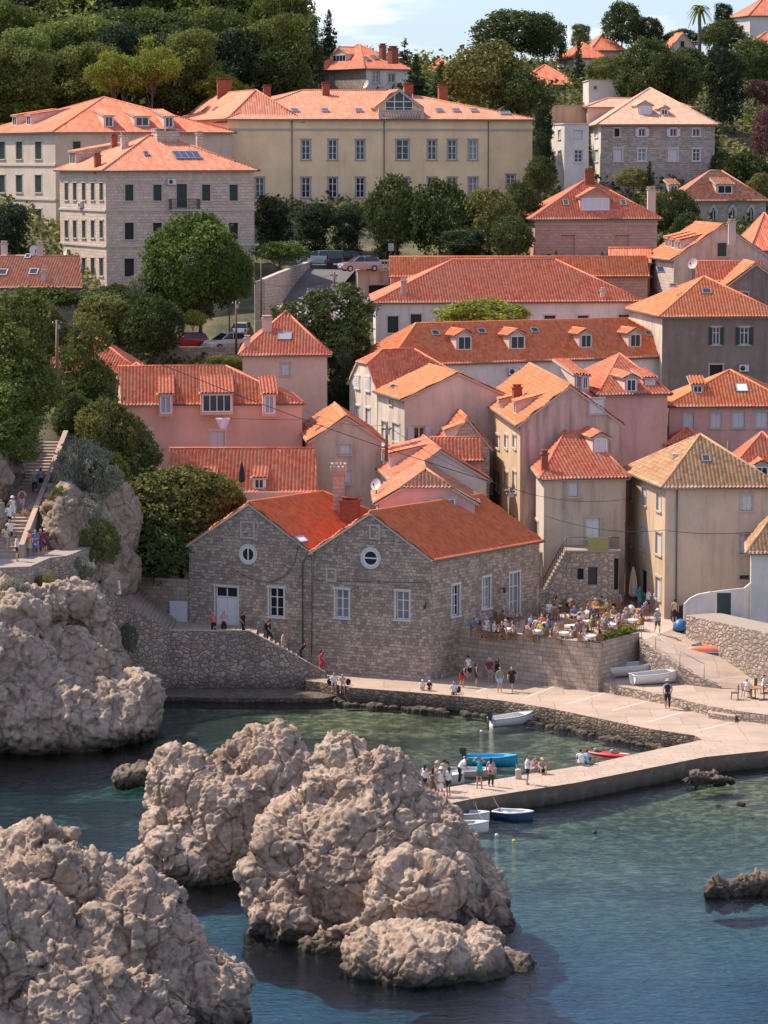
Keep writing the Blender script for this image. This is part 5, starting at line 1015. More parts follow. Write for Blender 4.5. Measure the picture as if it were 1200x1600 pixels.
def tree(key, label, px, py, d, half=None, name='tree', cat='tree', group=None, base=None, rz=None, halfh=None):
    """px, py: crown centre in the photograph; half: half-width in photo pixels"""
    me, L, r, h, seed = PROTO[key]; c = PD(px, py, d); gw_ = (1.12 if px < 480 else .98) if d > 300 else 1.05; s = (half*gw_*c.y/FPX/r) if half else 1; sz = (halfh*gw_*c.y/FPX/h) if halfh else s; q = random.Random(int(px*7+py)); a = rz if rz is not None else q.uniform(0, 6.28)
    gz = ground_z(c.x, c.y) if base is None else base; gz = min(gz, c.z-h*sz*.8); root = empty(name, (c.x, c.y, gz)); root['_w'] = (0., 0., 0.); tag(root, label, cat, group)
    o = bpy.data.objects.new('crown', me); COL.objects.link(o); o.parent = root; o.location = (0, 0, c.z-gz); o.scale = (s, s, sz); o.rotation_euler = (0, 0, a)
    tm = trunk_mb(L, V(0, 0, gz-c.z)/s, seed, max(.1, r*.045), V(0, 0, h*.35)).build('trunk', loc=(0, 0, 0)); tm.parent = root; tm.location = (0, 0, c.z-gz); tm.scale = (s, s, sz); tm.rotation_euler = (0, 0, a); return root
tree_proto('pineA', 'pine', 7, 3.6, 1, [L_PINE], .33, 1.4, 12, .42); tree_proto('pineB', 'tall', 5.5, 6.5, 2, [L_PINE], .33, 1.4, 12, .42); tree_proto('pineC', 'pine', 7, 4.6, 3, [L_BRT, ], .33, 1.4, 12, .42)
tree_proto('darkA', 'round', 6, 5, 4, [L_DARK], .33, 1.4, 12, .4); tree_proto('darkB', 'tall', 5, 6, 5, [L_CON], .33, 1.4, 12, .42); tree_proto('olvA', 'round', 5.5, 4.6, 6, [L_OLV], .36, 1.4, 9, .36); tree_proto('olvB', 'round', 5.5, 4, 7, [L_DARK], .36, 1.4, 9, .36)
tree_proto('cyp', 'cypress', 1.2, 4.5, 8, [L_CON], .28, 3, 8, .2); tree_proto('con', 'conifer', 3.4, 5, 9, [L_CON], .32, 2, 8, .25)
tree_proto('umb', 'round', 5.6, 4.4, 10, [L_LUSH], .24, 4.2, 11, .22); tree_proto('bushD', 'round', 4.5, 3.6, 11, [L_DARK], .22, 3.6, 11, .2); tree_proto('bushO', 'round', 4.5, 3.4, 12, [L_OLV], .22, 4.0, 11, .2); tree_proto('olea', 'round', 5, 3.4, 13, [L_DARK, L_FLW], .22, 3.6, 11, .2, flowers=.22)
tree_proto('nearP', 'tall', 5, 6.5, 14, [L_PINE], .26, 2.6, 12, .3, up=.5); tree_proto('scrub', 'round', 3, 1.6, 15, [L_SILV], .16, 5, 9, .16); tree_proto('brt', 'round', 4, 2.6, 16, [L_BRT], .24, 3.5, 10, .22); tree_proto('vine', 'round', 3, .9, 17, [L_LUSH], .25, 3, 9, .2); tree_proto('purp', 'round', 4, 3, 18, [L_PURP], .36, 1.4, 9, .34)
# forest on the left hill, trees one can tell apart
FG = 'pines of the wooded hill'
q = random.Random(11); ft = []
for rowi, (d, y0, dx, hf) in enumerate(((372, 126, 38, 42), (385, 98, 40, 46), (400, 70, 42, 48), (415, 42, 44, 50), (430, 16, 46, 52), (445, -12, 48, 54))):
    x = -30+(rowi % 2)*24
    lim = (385, 440, 455, 455, 440, 400)[rowi]
    while x < lim: ft.append((x+q.uniform(-8, 8), y0+q.uniform(-9, 9)+(18 if x > 260 and rowi < 2 else 0), d+q.uniform(-5, 5), hf*q.uniform(.85, 1.2))); x += dx
adj1 = ['broad', 'leaning', 'dense', 'ragged', 'tall', 'low', 'open', 'rounded']; adj2 = ['dark', 'olive green', 'dusky', 'sunlit', 'mid green']
for i, (x, y, d, hf) in enumerate(ft):
    k = q.choice(['pineA', 'pineB', 'pineB', 'darkA', 'darkB', 'pineC' if y > 60 else 'pineB'])
    hgt = 'on the hill crest' if y < 25 else 'halfway up the hill' if y < 85 else 'at the hill foot'
    bx = 'near the left edge' if x < 80 else 'above the cream building' if x < 240 else 'above the yellow building chimneys' if x < 380 else 'beside the open sky'
    tree(k, f'{adj1[i % 8]} {adj2[(i*3) % 5]} pine {hgt} {bx}', x, y, d, hf, 'pine_tree', 'tree', FG)
for lab, k, x, y, d, h_, hh, nm in (
    ('bright sunlit umbrella pine behind the cream building roof', 'pineC', 180, 118, 362, 40, 32, 'pine_tree'), ('second bright umbrella pine, nearer the yellow building chimneys', 'pineC', 238, 108, 364, 38, 30, 'pine_tree'), ('dark pine mass filling the gap behind the chimneys', 'pineB', 300, 98, 372, 42, 44, 'pine_tree'),
    ('dark pine directly left of the upper villa', 'pineB', 440, 95, 385, 46, 62, 'pine_tree'), ('high spreading pine with open branches against the sky', 'pineA', 438, 15, 405, 42, 30, 'pine_tree'), ('dark bushy tree hugging the left wall of the upper villa', 'darkA', 480, 92, 392, 26, 34, 'tree'),
    ('slim dark cypress against the sky, left of the layered conifer', 'cyp', 491, 36, 420, 7, 28, 'cypress'), ('layered dark conifer against the sky', 'con', 514, 50, 418, 20, 34, 'conifer'), ('short dark cypress behind the villa chimneys', 'cyp', 632, 88, 405, 11, 26, 'cypress'), ('dark cedar right of the upper villa', 'con', 650, 118, 388, 24, 32, 'conifer'), ('low dark cedar behind the yellow building ridge', 'con', 690, 122, 380, 22, 26, 'conifer'),
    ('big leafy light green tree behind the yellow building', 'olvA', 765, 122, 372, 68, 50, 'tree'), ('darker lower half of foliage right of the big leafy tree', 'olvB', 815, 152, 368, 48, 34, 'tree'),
    ('wide dark umbrella pine on the skyline', 'darkA', 800, 55, 432, 64, 34, 'pine_tree'), ('dark pine crown right of the wide umbrella pine', 'darkA', 850, 62, 430, 36, 36, 'pine_tree'), ('open dark pine behind the hilltop white house', 'pineB', 908, 60, 440, 18, 22, 'pine_tree'), ('tall dark spire conifer in front of the hilltop white house', 'con', 904, 100, 405, 16, 36, 'conifer'), ('two lobed dark pine high on the skyline', 'darkA', 972, 42, 455, 32, 34, 'pine_tree'), ('rounded dark pine beside the two lobed skyline pine', 'darkA', 1012, 52, 455, 24, 22, 'pine_tree'),
    ('broad dark pine above the grey mansion roof', 'darkA', 1010, 118, 385, 50, 50, 'pine_tree'), ('bright green bush tree left of the lift block', 'olvA', 945, 108, 398, 28, 18, 'tree'), ('black green rounded tree right of the mansion roof', 'darkB', 1130, 130, 378, 38, 54, 'tree'), ('dense dark tree behind the mansion roof peak', 'darkA', 1062, 132, 384, 36, 40, 'tree'), ('green shrubby tree on the hillside below the gabled white house', 'olvB', 1070, 98, 412, 34, 20, 'tree'), ('dark trees clump below the top right villa', 'darkA', 1180, 100, 405, 44, 34, 'tree'), ('dark bushy tree under the top right villa wall', 'olvB', 1135, 60, 430, 34, 24, 'tree'), ('dark tree crown left of the top right villa', 'darkB', 1132, 32, 445, 20, 26, 'tree'), ('low skyline bush left of the palm', 'olvB', 1065, 62, 455, 30, 14, 'bush'), ('low skyline bush right of the palm', 'darkA', 1115, 56, 452, 26, 16, 'bush'),
    ('purple leaved tree above the long stone house', 'purp', 1185, 148, 388, 22, 20, 'tree'), ('brownish tree in front of the long stone house', 'purp', 1192, 215, 360, 18, 40, 'tree'), ('green shrub mass right of the grey mansion', 'olvB', 1160, 268, 350, 42, 24, 'bush'), ('dark shrub at the corner of the grey mansion', 'darkA', 1125, 265, 352, 18, 24, 'bush'), ('pale green shrub behind the ruined house at the right edge', 'olvA', 1190, 290, 345, 22, 18, 'bush'),
    ('bright shrub below the grey mansion wall', 'olvA', 990, 280, 338, 30, 16, 'bush'), ('small conifer against the grey mansion wall', 'con', 1015, 270, 337, 12, 18, 'conifer'), ('leafy tree between the pavilion and the ruined house', 'olvB', 1055, 335, 325, 34, 34, 'tree'), ('leafy tree below the ruined house windows', 'olvB', 1075, 358, 320, 26, 22, 'tree'), ('narrow dark tree between yellow building and white annex', 'darkB', 848, 225, 345, 20, 58, 'tree'), ('dark bush left of the white annex base', 'darkA', 845, 275, 335, 26, 26, 'bush'),
    ('dark clipped tree just right of the stone block', 'darkB', 425, 350, 328, 30, 38, 'tree'), ('dark low tree beneath the first yellow building windows', 'darkB', 492, 355, 330, 36, 36, 'tree'), ('dark low tree beneath the third yellow building window', 'darkB', 545, 358, 330, 32, 38, 'tree'), ('tall olive green tree standing before the yellow facade', 'olvB', 618, 335, 322, 46, 52, 'tree'), ('broad olive green tree right of the tall one before the facade', 'olvB', 688, 345, 320, 52, 54, 'tree'), ('yellowish bushy tree left of the pink pavilion', 'olvA', 765, 345, 318, 46, 46, 'tree'), ('green bushy tree touching the pink pavilion wall', 'olvB', 815, 325, 324, 34, 36, 'tree'), ('low green tree between the olive trees and the long roof', 'olvB', 800, 372, 312, 36, 30, 'tree'), ('dark low tree behind the garage terrace', 'darkB', 610, 380, 326, 30, 28, 'tree'), ('small low tree above the long low roof', 'darkB', 720, 385, 312, 50, 26, 'tree'),
    ('large rounded umbrella pine in front of the stone block', 'umb', 308, 416, 288, 79, 70, 'pine_tree'), ('side limb crown of the large umbrella pine', 'umb', 358, 428, 286, 34, 44, 'pine_tree'),
    ('dark carob tree above the stairway pines', 'bushD', 185, 480, 284, 42, 30, 'tree'), ('olive green carob below the umbrella pine', 'bushO', 165, 500, 282, 44, 36, 'tree'), ('dark rounded carob left of the red car', 'bushD', 236, 515, 279, 48, 46, 'tree'), ('silvery bush under the umbrella pine', 'scrub', 232, 455, 289, 34, 24, 'bush'), ('small yellowish bush beside the red car', 'brt', 302, 500, 284, 19, 13, 'bush'), ('dark shrubs between carob and parked cars', 'bushD', 285, 478, 294, 46, 28, 'bush'), ('low green shrub against the car park wall', 'bushO', 350, 572, 272, 30, 15, 'bush'),
    ('flowering oleander with white blossoms by the street', 'olea', 498, 512, 272, 76, 50, 'bush'), ('tall flowering oleander behind the first one', 'olea', 530, 486, 278, 52, 36, 'bush'), ('dark lower oleander foliage beside the pink house', 'bushD', 535, 545, 268, 40, 34, 'bush'), ('dark ivy covered slope between the pink house and the white house', 'darkB', 535, 600, 264, 22, 50, 'bush'),
    ('yellow green pine top showing between two red roofs', 'brt', 755, 494, 279, 66, 22, 'pine_tree'), ('pergola vine on the garden wall beside the stone block', 'vine', 440, 394, 312, 38, 10, 'vine'), ('pergola vine in front of the low stone cottage', 'vine', 75, 468, 287, 48, 12, 'vine'), ('dark tree standing behind the low stone cottage', 'darkB', 18, 365, 318, 38, 40, 'tree'),
    ('large near pine leaning over the stairway top', 'nearP', 20, 575, 213, 76, 110, 'pine_tree'), ('pine foliage at the left edge above the stairway', 'nearP', 5, 660, 210, 60, 62, 'pine_tree'), ('yellow green pine beside the wooden pole', 'nearP', 135, 590, 232, 52, 78, 'pine_tree'), ('light pine above the half hidden red roof', 'nearP', 75, 520, 240, 40, 42, 'pine_tree'), ('bright green fluffy bush left of the long pink house', 'bushO', 165, 690, 221, 50, 56, 'bush'), ('dark green bush touching the long pink house corner', 'bushD', 200, 710, 224, 50, 52, 'bush'), ('ivy bush below the pine and the pole', 'bushD', 120, 655, 226, 34, 34, 'bush'),
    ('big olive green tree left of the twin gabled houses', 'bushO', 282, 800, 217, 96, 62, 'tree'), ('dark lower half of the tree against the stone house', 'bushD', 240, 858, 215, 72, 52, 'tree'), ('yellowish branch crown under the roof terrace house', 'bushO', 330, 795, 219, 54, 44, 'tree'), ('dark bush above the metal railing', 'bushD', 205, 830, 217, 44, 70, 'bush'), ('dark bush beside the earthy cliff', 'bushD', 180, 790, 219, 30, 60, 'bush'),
    ('green shrub left side of the earthy cliff', 'bushO', 92, 800, 205, 24, 34, 'bush'), ('wide green shrub in the middle of the earthy cliff', 'bushO', 150, 850, 205, 34, 36, 'bush'), ('dark shrub low at the right of the earthy cliff', 'bushD', 176, 888, 209, 24, 30, 'bush'), ('olive scrub above the polygonal wall head', 'scrub', 122, 890, 201.5, 26, 18, 'bush'), ('bright green creeper on the cliff beside the tree', 'brt', 178, 745, 212, 22, 30, 'bush'), ('silvery scrub on top of the earthy cliff', 'scrub', 130, 715, 211, 40, 24, 'bush'), ('grey green scrub hanging on the earthy cliff', 'scrub', 150, 750, 208, 38, 34, 'bush'), ('dry scrub beside the stairway parapet', 'scrub', 105, 745, 207, 20, 34, 'bush'), ('small scrub patch lower on the earthy cliff', 'scrub', 140, 805, 206, 30, 26, 'bush'), ('olive shrub hanging over the landing wall', 'bushO', 75, 915, 195, 20, 16, 'bush'), ('silvery shrub at the left edge below the landing', 'scrub', 22, 922, 191, 26, 16, 'bush'), ('scrub tuft over the polygonal wall', 'scrub', 105, 920, 200.5, 26, 20, 'bush'), ('green scrub tuft lower by the polygonal wall', 'bushO', 160, 960, 203.5, 12, 14, 'bush'), ('scrub tuft on the sea cliff', 'scrub', 200, 1000, 202.5, 14, 22, 'bush'), ('tiny bush at the head of the polygonal wall', 'scrub', 88, 905, 203, 14, 12, 'bush')):
    tree(k, lab, x, y, d, h_, nm, {'pine_tree': 'tree'}.get(nm, nm), None, None, None, hh)
# palm
def palm():
    c = PD(1093, 12, 440); gz = ground_z(c.x, c.y)-1; root = empty('palm_tree', (c.x, c.y, gz)); tag(root, 'tall palm tree standing alone on the skyline', 'palm tree'); mb = MB(); mb.tube([V(c.x, c.y, gz), V(c.x+.1, c.y, (gz+c.z)/2), c], [.32, .24, .22], BARK, 8); mb.build('trunk', root)
    mb = MB(); q = random.Random(2)
    for i in range(46):
        a = q.uniform(0, 6.28); e = q.uniform(-.7, 1.3); L = q.uniform(1.5, 2.1); h = V(cos(a), sin(a), 0); prev = None
        for k in range(6):
            t = k/5; p = c+h*L*t*cos(e*.6)+V(0, 0, L*(t*sin(e)*.9-t*t*.85)); w_ = .26*(1-t*.8); s = V(-h.y, h.x, 0)*w_
            if prev: mb.face([prev[0], prev[1], p+s, p-s], L_PINE)
            prev = (p-s, p+s)
    mb.build('crown', root)
palm()

# low growth covering the open ground between the trees
def infoot(x, y):
    for h in BUILT:
        Q = h['quad']; s = 0; ok = True
        for i in range(4):
            a, b = Q[i], Q[(i+1) % 4]; c = (b.x-a.x)*(y-a.y)-(b.y-a.y)*(x-a.x)
            if s == 0: s = 1 if c > 0 else -1
            elif (c > 0) != (s > 0): ok = False; break
        if ok: return True
    return False
def undergrowth(name, x0, x1, y0, y1, step, mats, leaf, hmax, thr, seed, skip=None):
    q = random.Random(seed); C = []
    y = y0
    while y < y1:
        x = x0
        while x < x1:
            xx, yy = x+q.uniform(-.6, .6)*step, y+q.uniform(-.6, .6)*step; nz = noise.noise(V(xx*.11, yy*.11, seed))
            if nz > thr and not infoot(xx, yy) and not (skip and skip(xx, yy)):
                C.append((xx, yy, ground_z(xx, yy)+q.uniform(.0, hmax)*(.4+max(0, nz-thr))))
            x += step
        y += step
    if not C: return
    me = leafmesh(name, C, [(0, 0, 1)]*len(C), mats, leaf, 12, leaf*1.1, .6, [q.randrange(len(mats)) for _ in C]); o = bpy.data.objects.new(name, me); COL.objects.link(o); o['kind'] = 'stuff'; o['label'] = 'low green scrub covering the open ground'
roadskip = lambda x, y: (abs(x-PD(500, 0, 320).x) < 22 and 300 < y < 337 and x < 4) or (281 < y < 300 and PD(236, 0, 281).x < x < PD(425, 0, 281).x)
undergrowth('undergrowth', -75, 14, 352, 440, 1.5, [L_DARK, L_PINE], .6, 2.0, -.9, 1)
undergrowth('undergrowth', 16, 85, 345, 425, 1.5, [L_DARK, L_OLV], .5, 1.4, -.9, 2)
undergrowth('undergrowth', 16, 85, 425, 470, 1.6, [L_DARK, L_OLV], .5, .5, -.9, 2)
undergrowth('undergrowth', -45, 60, 300, 346, 1.2, [L_DARK, L_OLV], .4, 1.5, -.5, 3, roadskip)
undergrowth('undergrowth', -45, -2, 255, 300, 1.0, [L_DARK, L_OLV], .32, 1.2, -.5, 4, roadskip)
undergrowth('undergrowth', -24.5, -8, 206, 256, .7, [L_OLV, L_SILV, L_DARK], .26, 1.1, -.35, 5, lambda x, y: x < -17 and y < 226 and x < sr0.x+(sr1.x-sr0.x)*(y-198)/24+.6)
# ---------------------------------------------------------------- people
SKIN = plain('skin', (.50, .29, .20), .6, var=.05)
def cmat(name, c, r=.8): return plain('cloth_'+name, c, r, var=.1, sc=6)
CL = {k: cmat(k, v) for k, v in dict(white=(.72, .72, .70), black=(.012, .012, .014), navy=(.02, .03, .07), red=(.50, .03, .03), crimson=(.45, .02, .07), coral=(.55, .17, .14), pink=(.62, .38, .38), teal=(.02, .35, .42), orange=(.65, .17, .03), green=(.16, .26, .18), olive=(.13, .13, .07), grey=(.30, .31, .33), blue=(.10, .18, .40), lightblue=(.30, .45, .62), beige=(.50, .40, .28), maroon=(.18, .03, .04), brown=(.14, .08, .05), lilac=(.42, .34, .50), yellow=(.60, .48, .10), denim=(.12, .19, .32), striped=(.40, .32, .25)).items()}
HR = {k: cmat('hair_'+k, v, .6) for k, v in dict(dark=(.015, .011, .008), brown=(.07, .04, .02), blond=(.38, .25, .10), grey=(.35, .34, .33)).items()}
def skinmesh(name, pts, edges, rad, mat, sub=1):
    me = bpy.data.meshes.new('t'); me.from_pydata(pts, edges, []); o = bpy.data.objects.new('t', me); COL.objects.link(o); o.modifiers.new('s', 'SKIN'); o.modifiers.new('u', 'SUBSURF').levels = sub
    if not me.skin_vertices: 
        bpy.context.view_layer.objects.active = o
    sv = me.skin_vertices[0].data if me.skin_vertices else None
    if sv is None:
        return None
    for i, r in enumerate(rad): sv[i].radius = (r if not isinstance(r, tuple) else r[0], r if not isinstance(r, tuple) else r[1]); 
    sv[0].use_root = True
    dg = bpy.context.evaluated_depsgraph_get(); m2 = bpy.data.meshes.new_from_object(o.evaluated_get(dg), depsgraph=dg); bpy.data.objects.remove(o); bpy.data.meshes.remove(me)
    m2.name = name; m2.materials.clear(); m2.materials.append(mat); m2.polygons.foreach_set('use_smooth', [True]*len(m2.polygons)); return m2
def chain_mesh(name, chains, mat, n=8):
    """fallback: one tube surface per chain, overlapping at the joints, welded by a fine voxel remesh into one continuous surface"""
    mb = MB()
    for pts, rad in chains: mb.tube(pts, rad, mat, n)
    me = bpy.data.meshes.new('t'); me.from_pydata(mb.v, [], mb.f); o = bpy.data.objects.new('t', me); COL.objects.link(o); md = o.modifiers.new('r', 'REMESH'); md.mode = 'VOXEL'; md.voxel_size = .022; s = o.modifiers.new('s', 'SMOOTH'); s.iterations = 2
    dg = bpy.context.evaluated_depsgraph_get(); m2 = bpy.data.meshes.new_from_object(o.evaluated_get(dg), depsgraph=dg); bpy.data.objects.remove(o); bpy.data.meshes.remove(me)
    m2.name = name; m2.materials.clear(); m2.materials.append(mat); m2.polygons.foreach_set('use_smooth', [True]*len(m2.polygons)); return m2
def P_(hip, kneeL, ankL, kneeR, ankR, chest, neck, head, elL, haL, elR, haR): return dict(hip=V(*hip), kL=V(*kneeL), aL=V(*ankL), kR=V(*kneeR), aR=V(*ankR), ch=V(*chest), ne=V(*neck), he=V(*head), eL=V(*elL), hL=V(*haL), eR=V(*elR), hR=V(*haR))
POSES = dict(
    stand=P_((0, 0, .93), (.10, -.02, .50), (.11, .03, .08), (-.10, -.02, .50), (-.12, .03, .08), (0, .0, 1.26), (0, 0, 1.46), (0, -.02, 1.60), (.26, .03, 1.12), (.27, -.06, .88), (-.26, .03, 1.12), (-.27, -.06, .88)),
    lean=P_((.03, 0, .92), (.13, -.04, .50), (.17, .0, .08), (-.06, -.02, .50), (-.09, .03, .08), (-.01, .0, 1.25), (-.02, -.01, 1.45), (-.03, -.05, 1.58), (.25, -.02, 1.14), (.10, -.22, 1.10), (-.27, .05, 1.12), (-.20, -.1, .92)),
    photo=P_((0, 0, .93), (.10, -.02, .50), (.12, .03, .08), (-.10, -.02, .50), (-.12, .03, .08), (0, .02, 1.26), (0, 0, 1.46), (0, -.02, 1.60), (.24, -.12, 1.22), (.10, -.36, 1.46), (-.24, -.12, 1.22), (-.08, -.36, 1.46)),
    armsup=P_((0, 0, .93), (.10, -.02, .50), (.14, .03, .08), (-.10, -.02, .50), (-.14, .03, .08), (0, .02, 1.26), (0, .01, 1.46), (0, -.02, 1.60), (.34, -.06, 1.50), (.14, -.18, 1.66), (-.34, -.06, 1.50), (-.14, -.18, 1.66)),
    walk=P_((0, 0, .91), (.10, -.22, .52), (.10, -.24, .09), (-.10, .04, .50), (-.10, .36, .14), (0, -.03, 1.25), (0, -.05, 1.45), (0, -.09, 1.59), (.25, .14, 1.14), (.25, .12, .90), (-.25, -.10, 1.13), (-.22, -.28, .95)),
    bend=P_((0, .05, .90), (.12, -.05, .48), (.14, .03, .08), (-.12, .02, .48), (-.16, .1, .08), (0, -.16, 1.17), (0, -.26, 1.34), (0, -.36, 1.42), (.22, -.26, 1.02), (.12, -.40, .85), (-.22, -.26, 1.02), (-.1, -.40, .85)),
    sit=P_((0, .05, .52), (.12, -.38, .53), (.13, -.40, .10), (-.12, -.38, .53), (-.14, -.36, .10), (0, .03, .86), (0, 0, 1.06), (0, -.04, 1.20), (.25, -.06, .78), (.14, -.33, .74), (-.25, -.06, .78), (-.12, -.33, .74)),
    sitback=P_((0, .05, .52), (.10, -.38, .56), (.02, -.44, .14), (-.13, -.36, .52), (-.14, -.30, .10), (0, .12, .86), (0, .13, 1.06), (0, .10, 1.20), (.27, .02, .80), (.22, -.2, .72), (-.25, -.02, .82), (-.05, -.16, 1.0)),
    ground=P_((0, .1, .13), (.15, -.28, .46), (.14, -.42, .08), (-.15, -.28, .44), (-.14, -.40, .08), (0, .10, .48), (0, .04, .68), (0, -.02, .82), (.24, -.12, .44), (.10, -.32, .40), (-.24, -.12, .44), (-.10, -.32, .40)))
MC = {}
def pmesh(pose, item):
    if (pose, item) in MC: return MC[(pose, item)]
    p = POSES[pose]; up = (p['ne']-p['ch']).normalized(); sL, sR = p['ne']+V(.165, .01, -.05), p['ne']+V(-.165, .01, -.05); hL, hR = p['hip']+V(.09, 0, -.03), p['hip']+V(-.09, 0, -.03); he = p['he']
    def toe(a): return a+V(0, -.15, -.045)
    if item == 'body':
        ch = [([hL, p['hip'].lerp(p['ch'], .45), p['ch'], p['ne']-up*.05], [.115, .115, .13, .085]), ([hR, p['hip'].lerp(p['ch'], .45), p['ch'], p['ne']-up*.05], [.115, .115, .13, .085]), ([p['ne']-up*.08, p['ne'], he-V(0, 0, .06)], [.07, .055, .055]),
              ([he-V(0, .01, .105), he-V(0, .02, .06), he, he+V(0, .01, .06), he+V(0, .01, .105)], [.045, .075, .092, .085, .04]), ([he+V(0, -.07, -.0), he+V(0, -.108, -.025), he+V(0, -.08, -.035)], [.02, .017, .012]), ([sL, p['ne']-up*.06, sR], [.06, .08, .06]), ([he+V(.085, 0, -.03), he+V(.088, .01, .015)], [.02, .022]), ([he+V(-.085, 0, -.03), he+V(-.088, .01, .015)], [.02, .022])]
        for s, e, h in ((sL, 'eL', 'hL'), (sR, 'eR', 'hR')):
            E, H = p[e], p[h]; d = (H-E).normalized(); ch.append(([s, s.lerp(E, .5), E, E.lerp(H, .4), H], [.058, .052, .042, .042, .027])); ch.append(([H, H+d*.07], [.03, .036])); sx = 1 if e == 'eL' else -1
            for k in range(4): q = H+d*.07+V(0, 1, 0).cross(d).normalized()*(.018*(k-1.5)); ch.append(([q, q+d*(.045+.008*(1.5-abs(k-1.5)))+V(0, -.01, -.01)], [.0125, .011]))
            ch.append(([H+d*.02, H+d*.05+V(-sx*.035, -.02, 0)], [.016, .012]))
        for h, k, a in ((hL, 'kL', 'aL'), (hR, 'kR', 'aR')): ch.append(([h, h.lerp(p[k], .5), p[k], p[k].lerp(p[a], .35), p[a]], [.095, .08, .056, .058, .038])); ch.append(([p[a]+V(0, .03, -.03), p[a]+V(0, -.04, -.04), toe(p[a])], [.04, .042, .032]))
        m = chain_mesh('person', ch, SKIN)
    elif item in ('shirt', 'tank'):
        r = .012; w_ = p['hip'].lerp(p['ch'], -.05); ch = [([V(hL.x, hL.y, w_.z), p['hip'].lerp(p['ch'], .5)+V(.03, 0, 0), p['ch'], p['ne']-up*.06], [.135, .135, .15, .098]), ([V(hR.x, hR.y, w_.z), p['hip'].lerp(p['ch'], .5)+V(-.03, 0, 0), p['ch'], p['ne']-up*.06], [.135, .135, .15, .098]), ([sL, p['ne']-up*.075, sR], [.075, .095, .075])]
        if item == 'shirt':
            for s, e in ((sL, 'eL'), (sR, 'eR')): ch.append(([s, s.lerp(p[e], .75)], [.076, .066]))
        m = chain_mesh('shirt', ch, CL['white'])
    elif item in ('shorts', 'trousers'):
        ch = [([hL+V(0, 0, .06), hR+V(0, 0, .06)], [.13, .13])]
        for h, k, a in ((hL, 'kL', 'aL'), (hR, 'kR', 'aR')):
            pts = [h+V(0, 0, .04), h.lerp(p[k], .5), h.lerp(p[k], .85)] if item == 'shorts' else [h+V(0, 0, .04), h.lerp(p[k], .5), p[k], p[k].lerp(p[a], .92)]; ch.append((pts, [.115, .10, .088] if item == 'shorts' else [.115, .098, .075, .062]))
        m = chain_mesh(item, ch, CL['black'])
    elif item in ('skirt', 'dress'):
        top = p['ch'] if item == 'dress' else p['hip']+V(0, 0, .1); kk = (p['kL']+p['kR'])/2; aa = (p['aL']+p['aR'])/2; low = kk.lerp(aa, .75) if item == 'dress' else kk; m = chain_mesh(item, [([top, p['hip']+V(0, 0, .05), p['hip'].lerp(low, .5), low], [.15, .155, .20, .23])]+([([sL, p['ne']-up*.07, sR], [.066, .09, .066])] if item == 'dress' else []), CL['black'])
    elif item in ('hair', 'longhair'):
        ch = [([he+V(0, .035, -.05), he+V(0, .03, .02), he+V(0, .02, .07), he+V(0, .01, .105)], [.075, .098, .098, .06])]
        if item == 'longhair': ch.append(([he+V(0, .05, .0), he+V(0, .085, -.12), he+V(0, .10, -.26)], [.085, .08, .05]))
        m = chain_mesh('hair', ch, HR['dark'])
    elif item == 'hat':
        mb = MB(); mb.lathe([(.17, .0), (.175, .012), (.11, .03), (.10, .10), (.05, .125)], CL['beige'], he+V(0, .01, .045), 14); o = mb.build('hat'); m = o.data; bpy.data.objects.remove(o)
    elif item == 'cap':
        mb = MB(); mb.lathe([(.108, -.01), (.106, .05), (.06, .10)], CL['beige'], he+V(0, .012, .03), 12); mb.box(he+V(0, -.13, .04), .14, .12, .015, CL['beige']); o = mb.build('cap'); m = o.data; bpy.data.objects.remove(o)
    elif item == 'backpack':
        c = p['ch']+V(0, .2, -.02); bm = bmesh.new(); bmesh.ops.create_cube(bm, size=1); bmesh.ops.bevel(bm, geom=bm.edges[:], offset=.18, segments=2, affect='EDGES')
        for v in bm.verts: v.co = V(v.co.x*.30, v.co.y*.18, v.co.z*.44)+c
        m = bpy.data.meshes.new('backpack'); bm.to_mesh(m); bm.free(); m.materials.append(CL['black'])
    MC[(pose, item)] = m; return m
def person(label, loc, pose='stand', rz=0, top=('shirt', 'white'), bot=('shorts', 'black'), hair=('hair', 'dark'), extra=(), s=1.0, skin=None, group=None):
    b = bpy.data.objects.new('person', pmesh(pose, 'body')); COL.objects.link(b); b.location = loc; b.rotation_euler = (0, 0, rz); b.scale = (s, s, s); tag(b, label, 'person', group)
    for it, c in [top, bot, hair]+list(extra):
        if not it: continue
        o = bpy.data.objects.new({'longhair': 'hair', 'tank': 'shirt'}.get(it, it), pmesh(pose, it)); COL.objects.link(o); o.parent = b; o.material_slots[0].link = 'OBJECT'; o.material_slots[0].material = HR[c] if 'hair' in it else CL[c]
    return b
def pz(x, y, z): return PZ(x, y, z)
D = R
W_, S_ = ('shirt', 'white'), ('shorts', 'black')
def walkz(px): # walkway level behind the polygonal parapet
    for a, b in zip(par, par[1:]):
        xa, xb = wpx(a)[0], wpx(b)[0]
        if xa <= px <= xb: t = (px-xa)/(xb-xa); return a.lerp(b, t)
    return par[-1]
PG = 'people on the pier'; QG = 'people on the quay'; SG = 'people on the long stairway'; TG = 'people on the walkway by the stone houses'
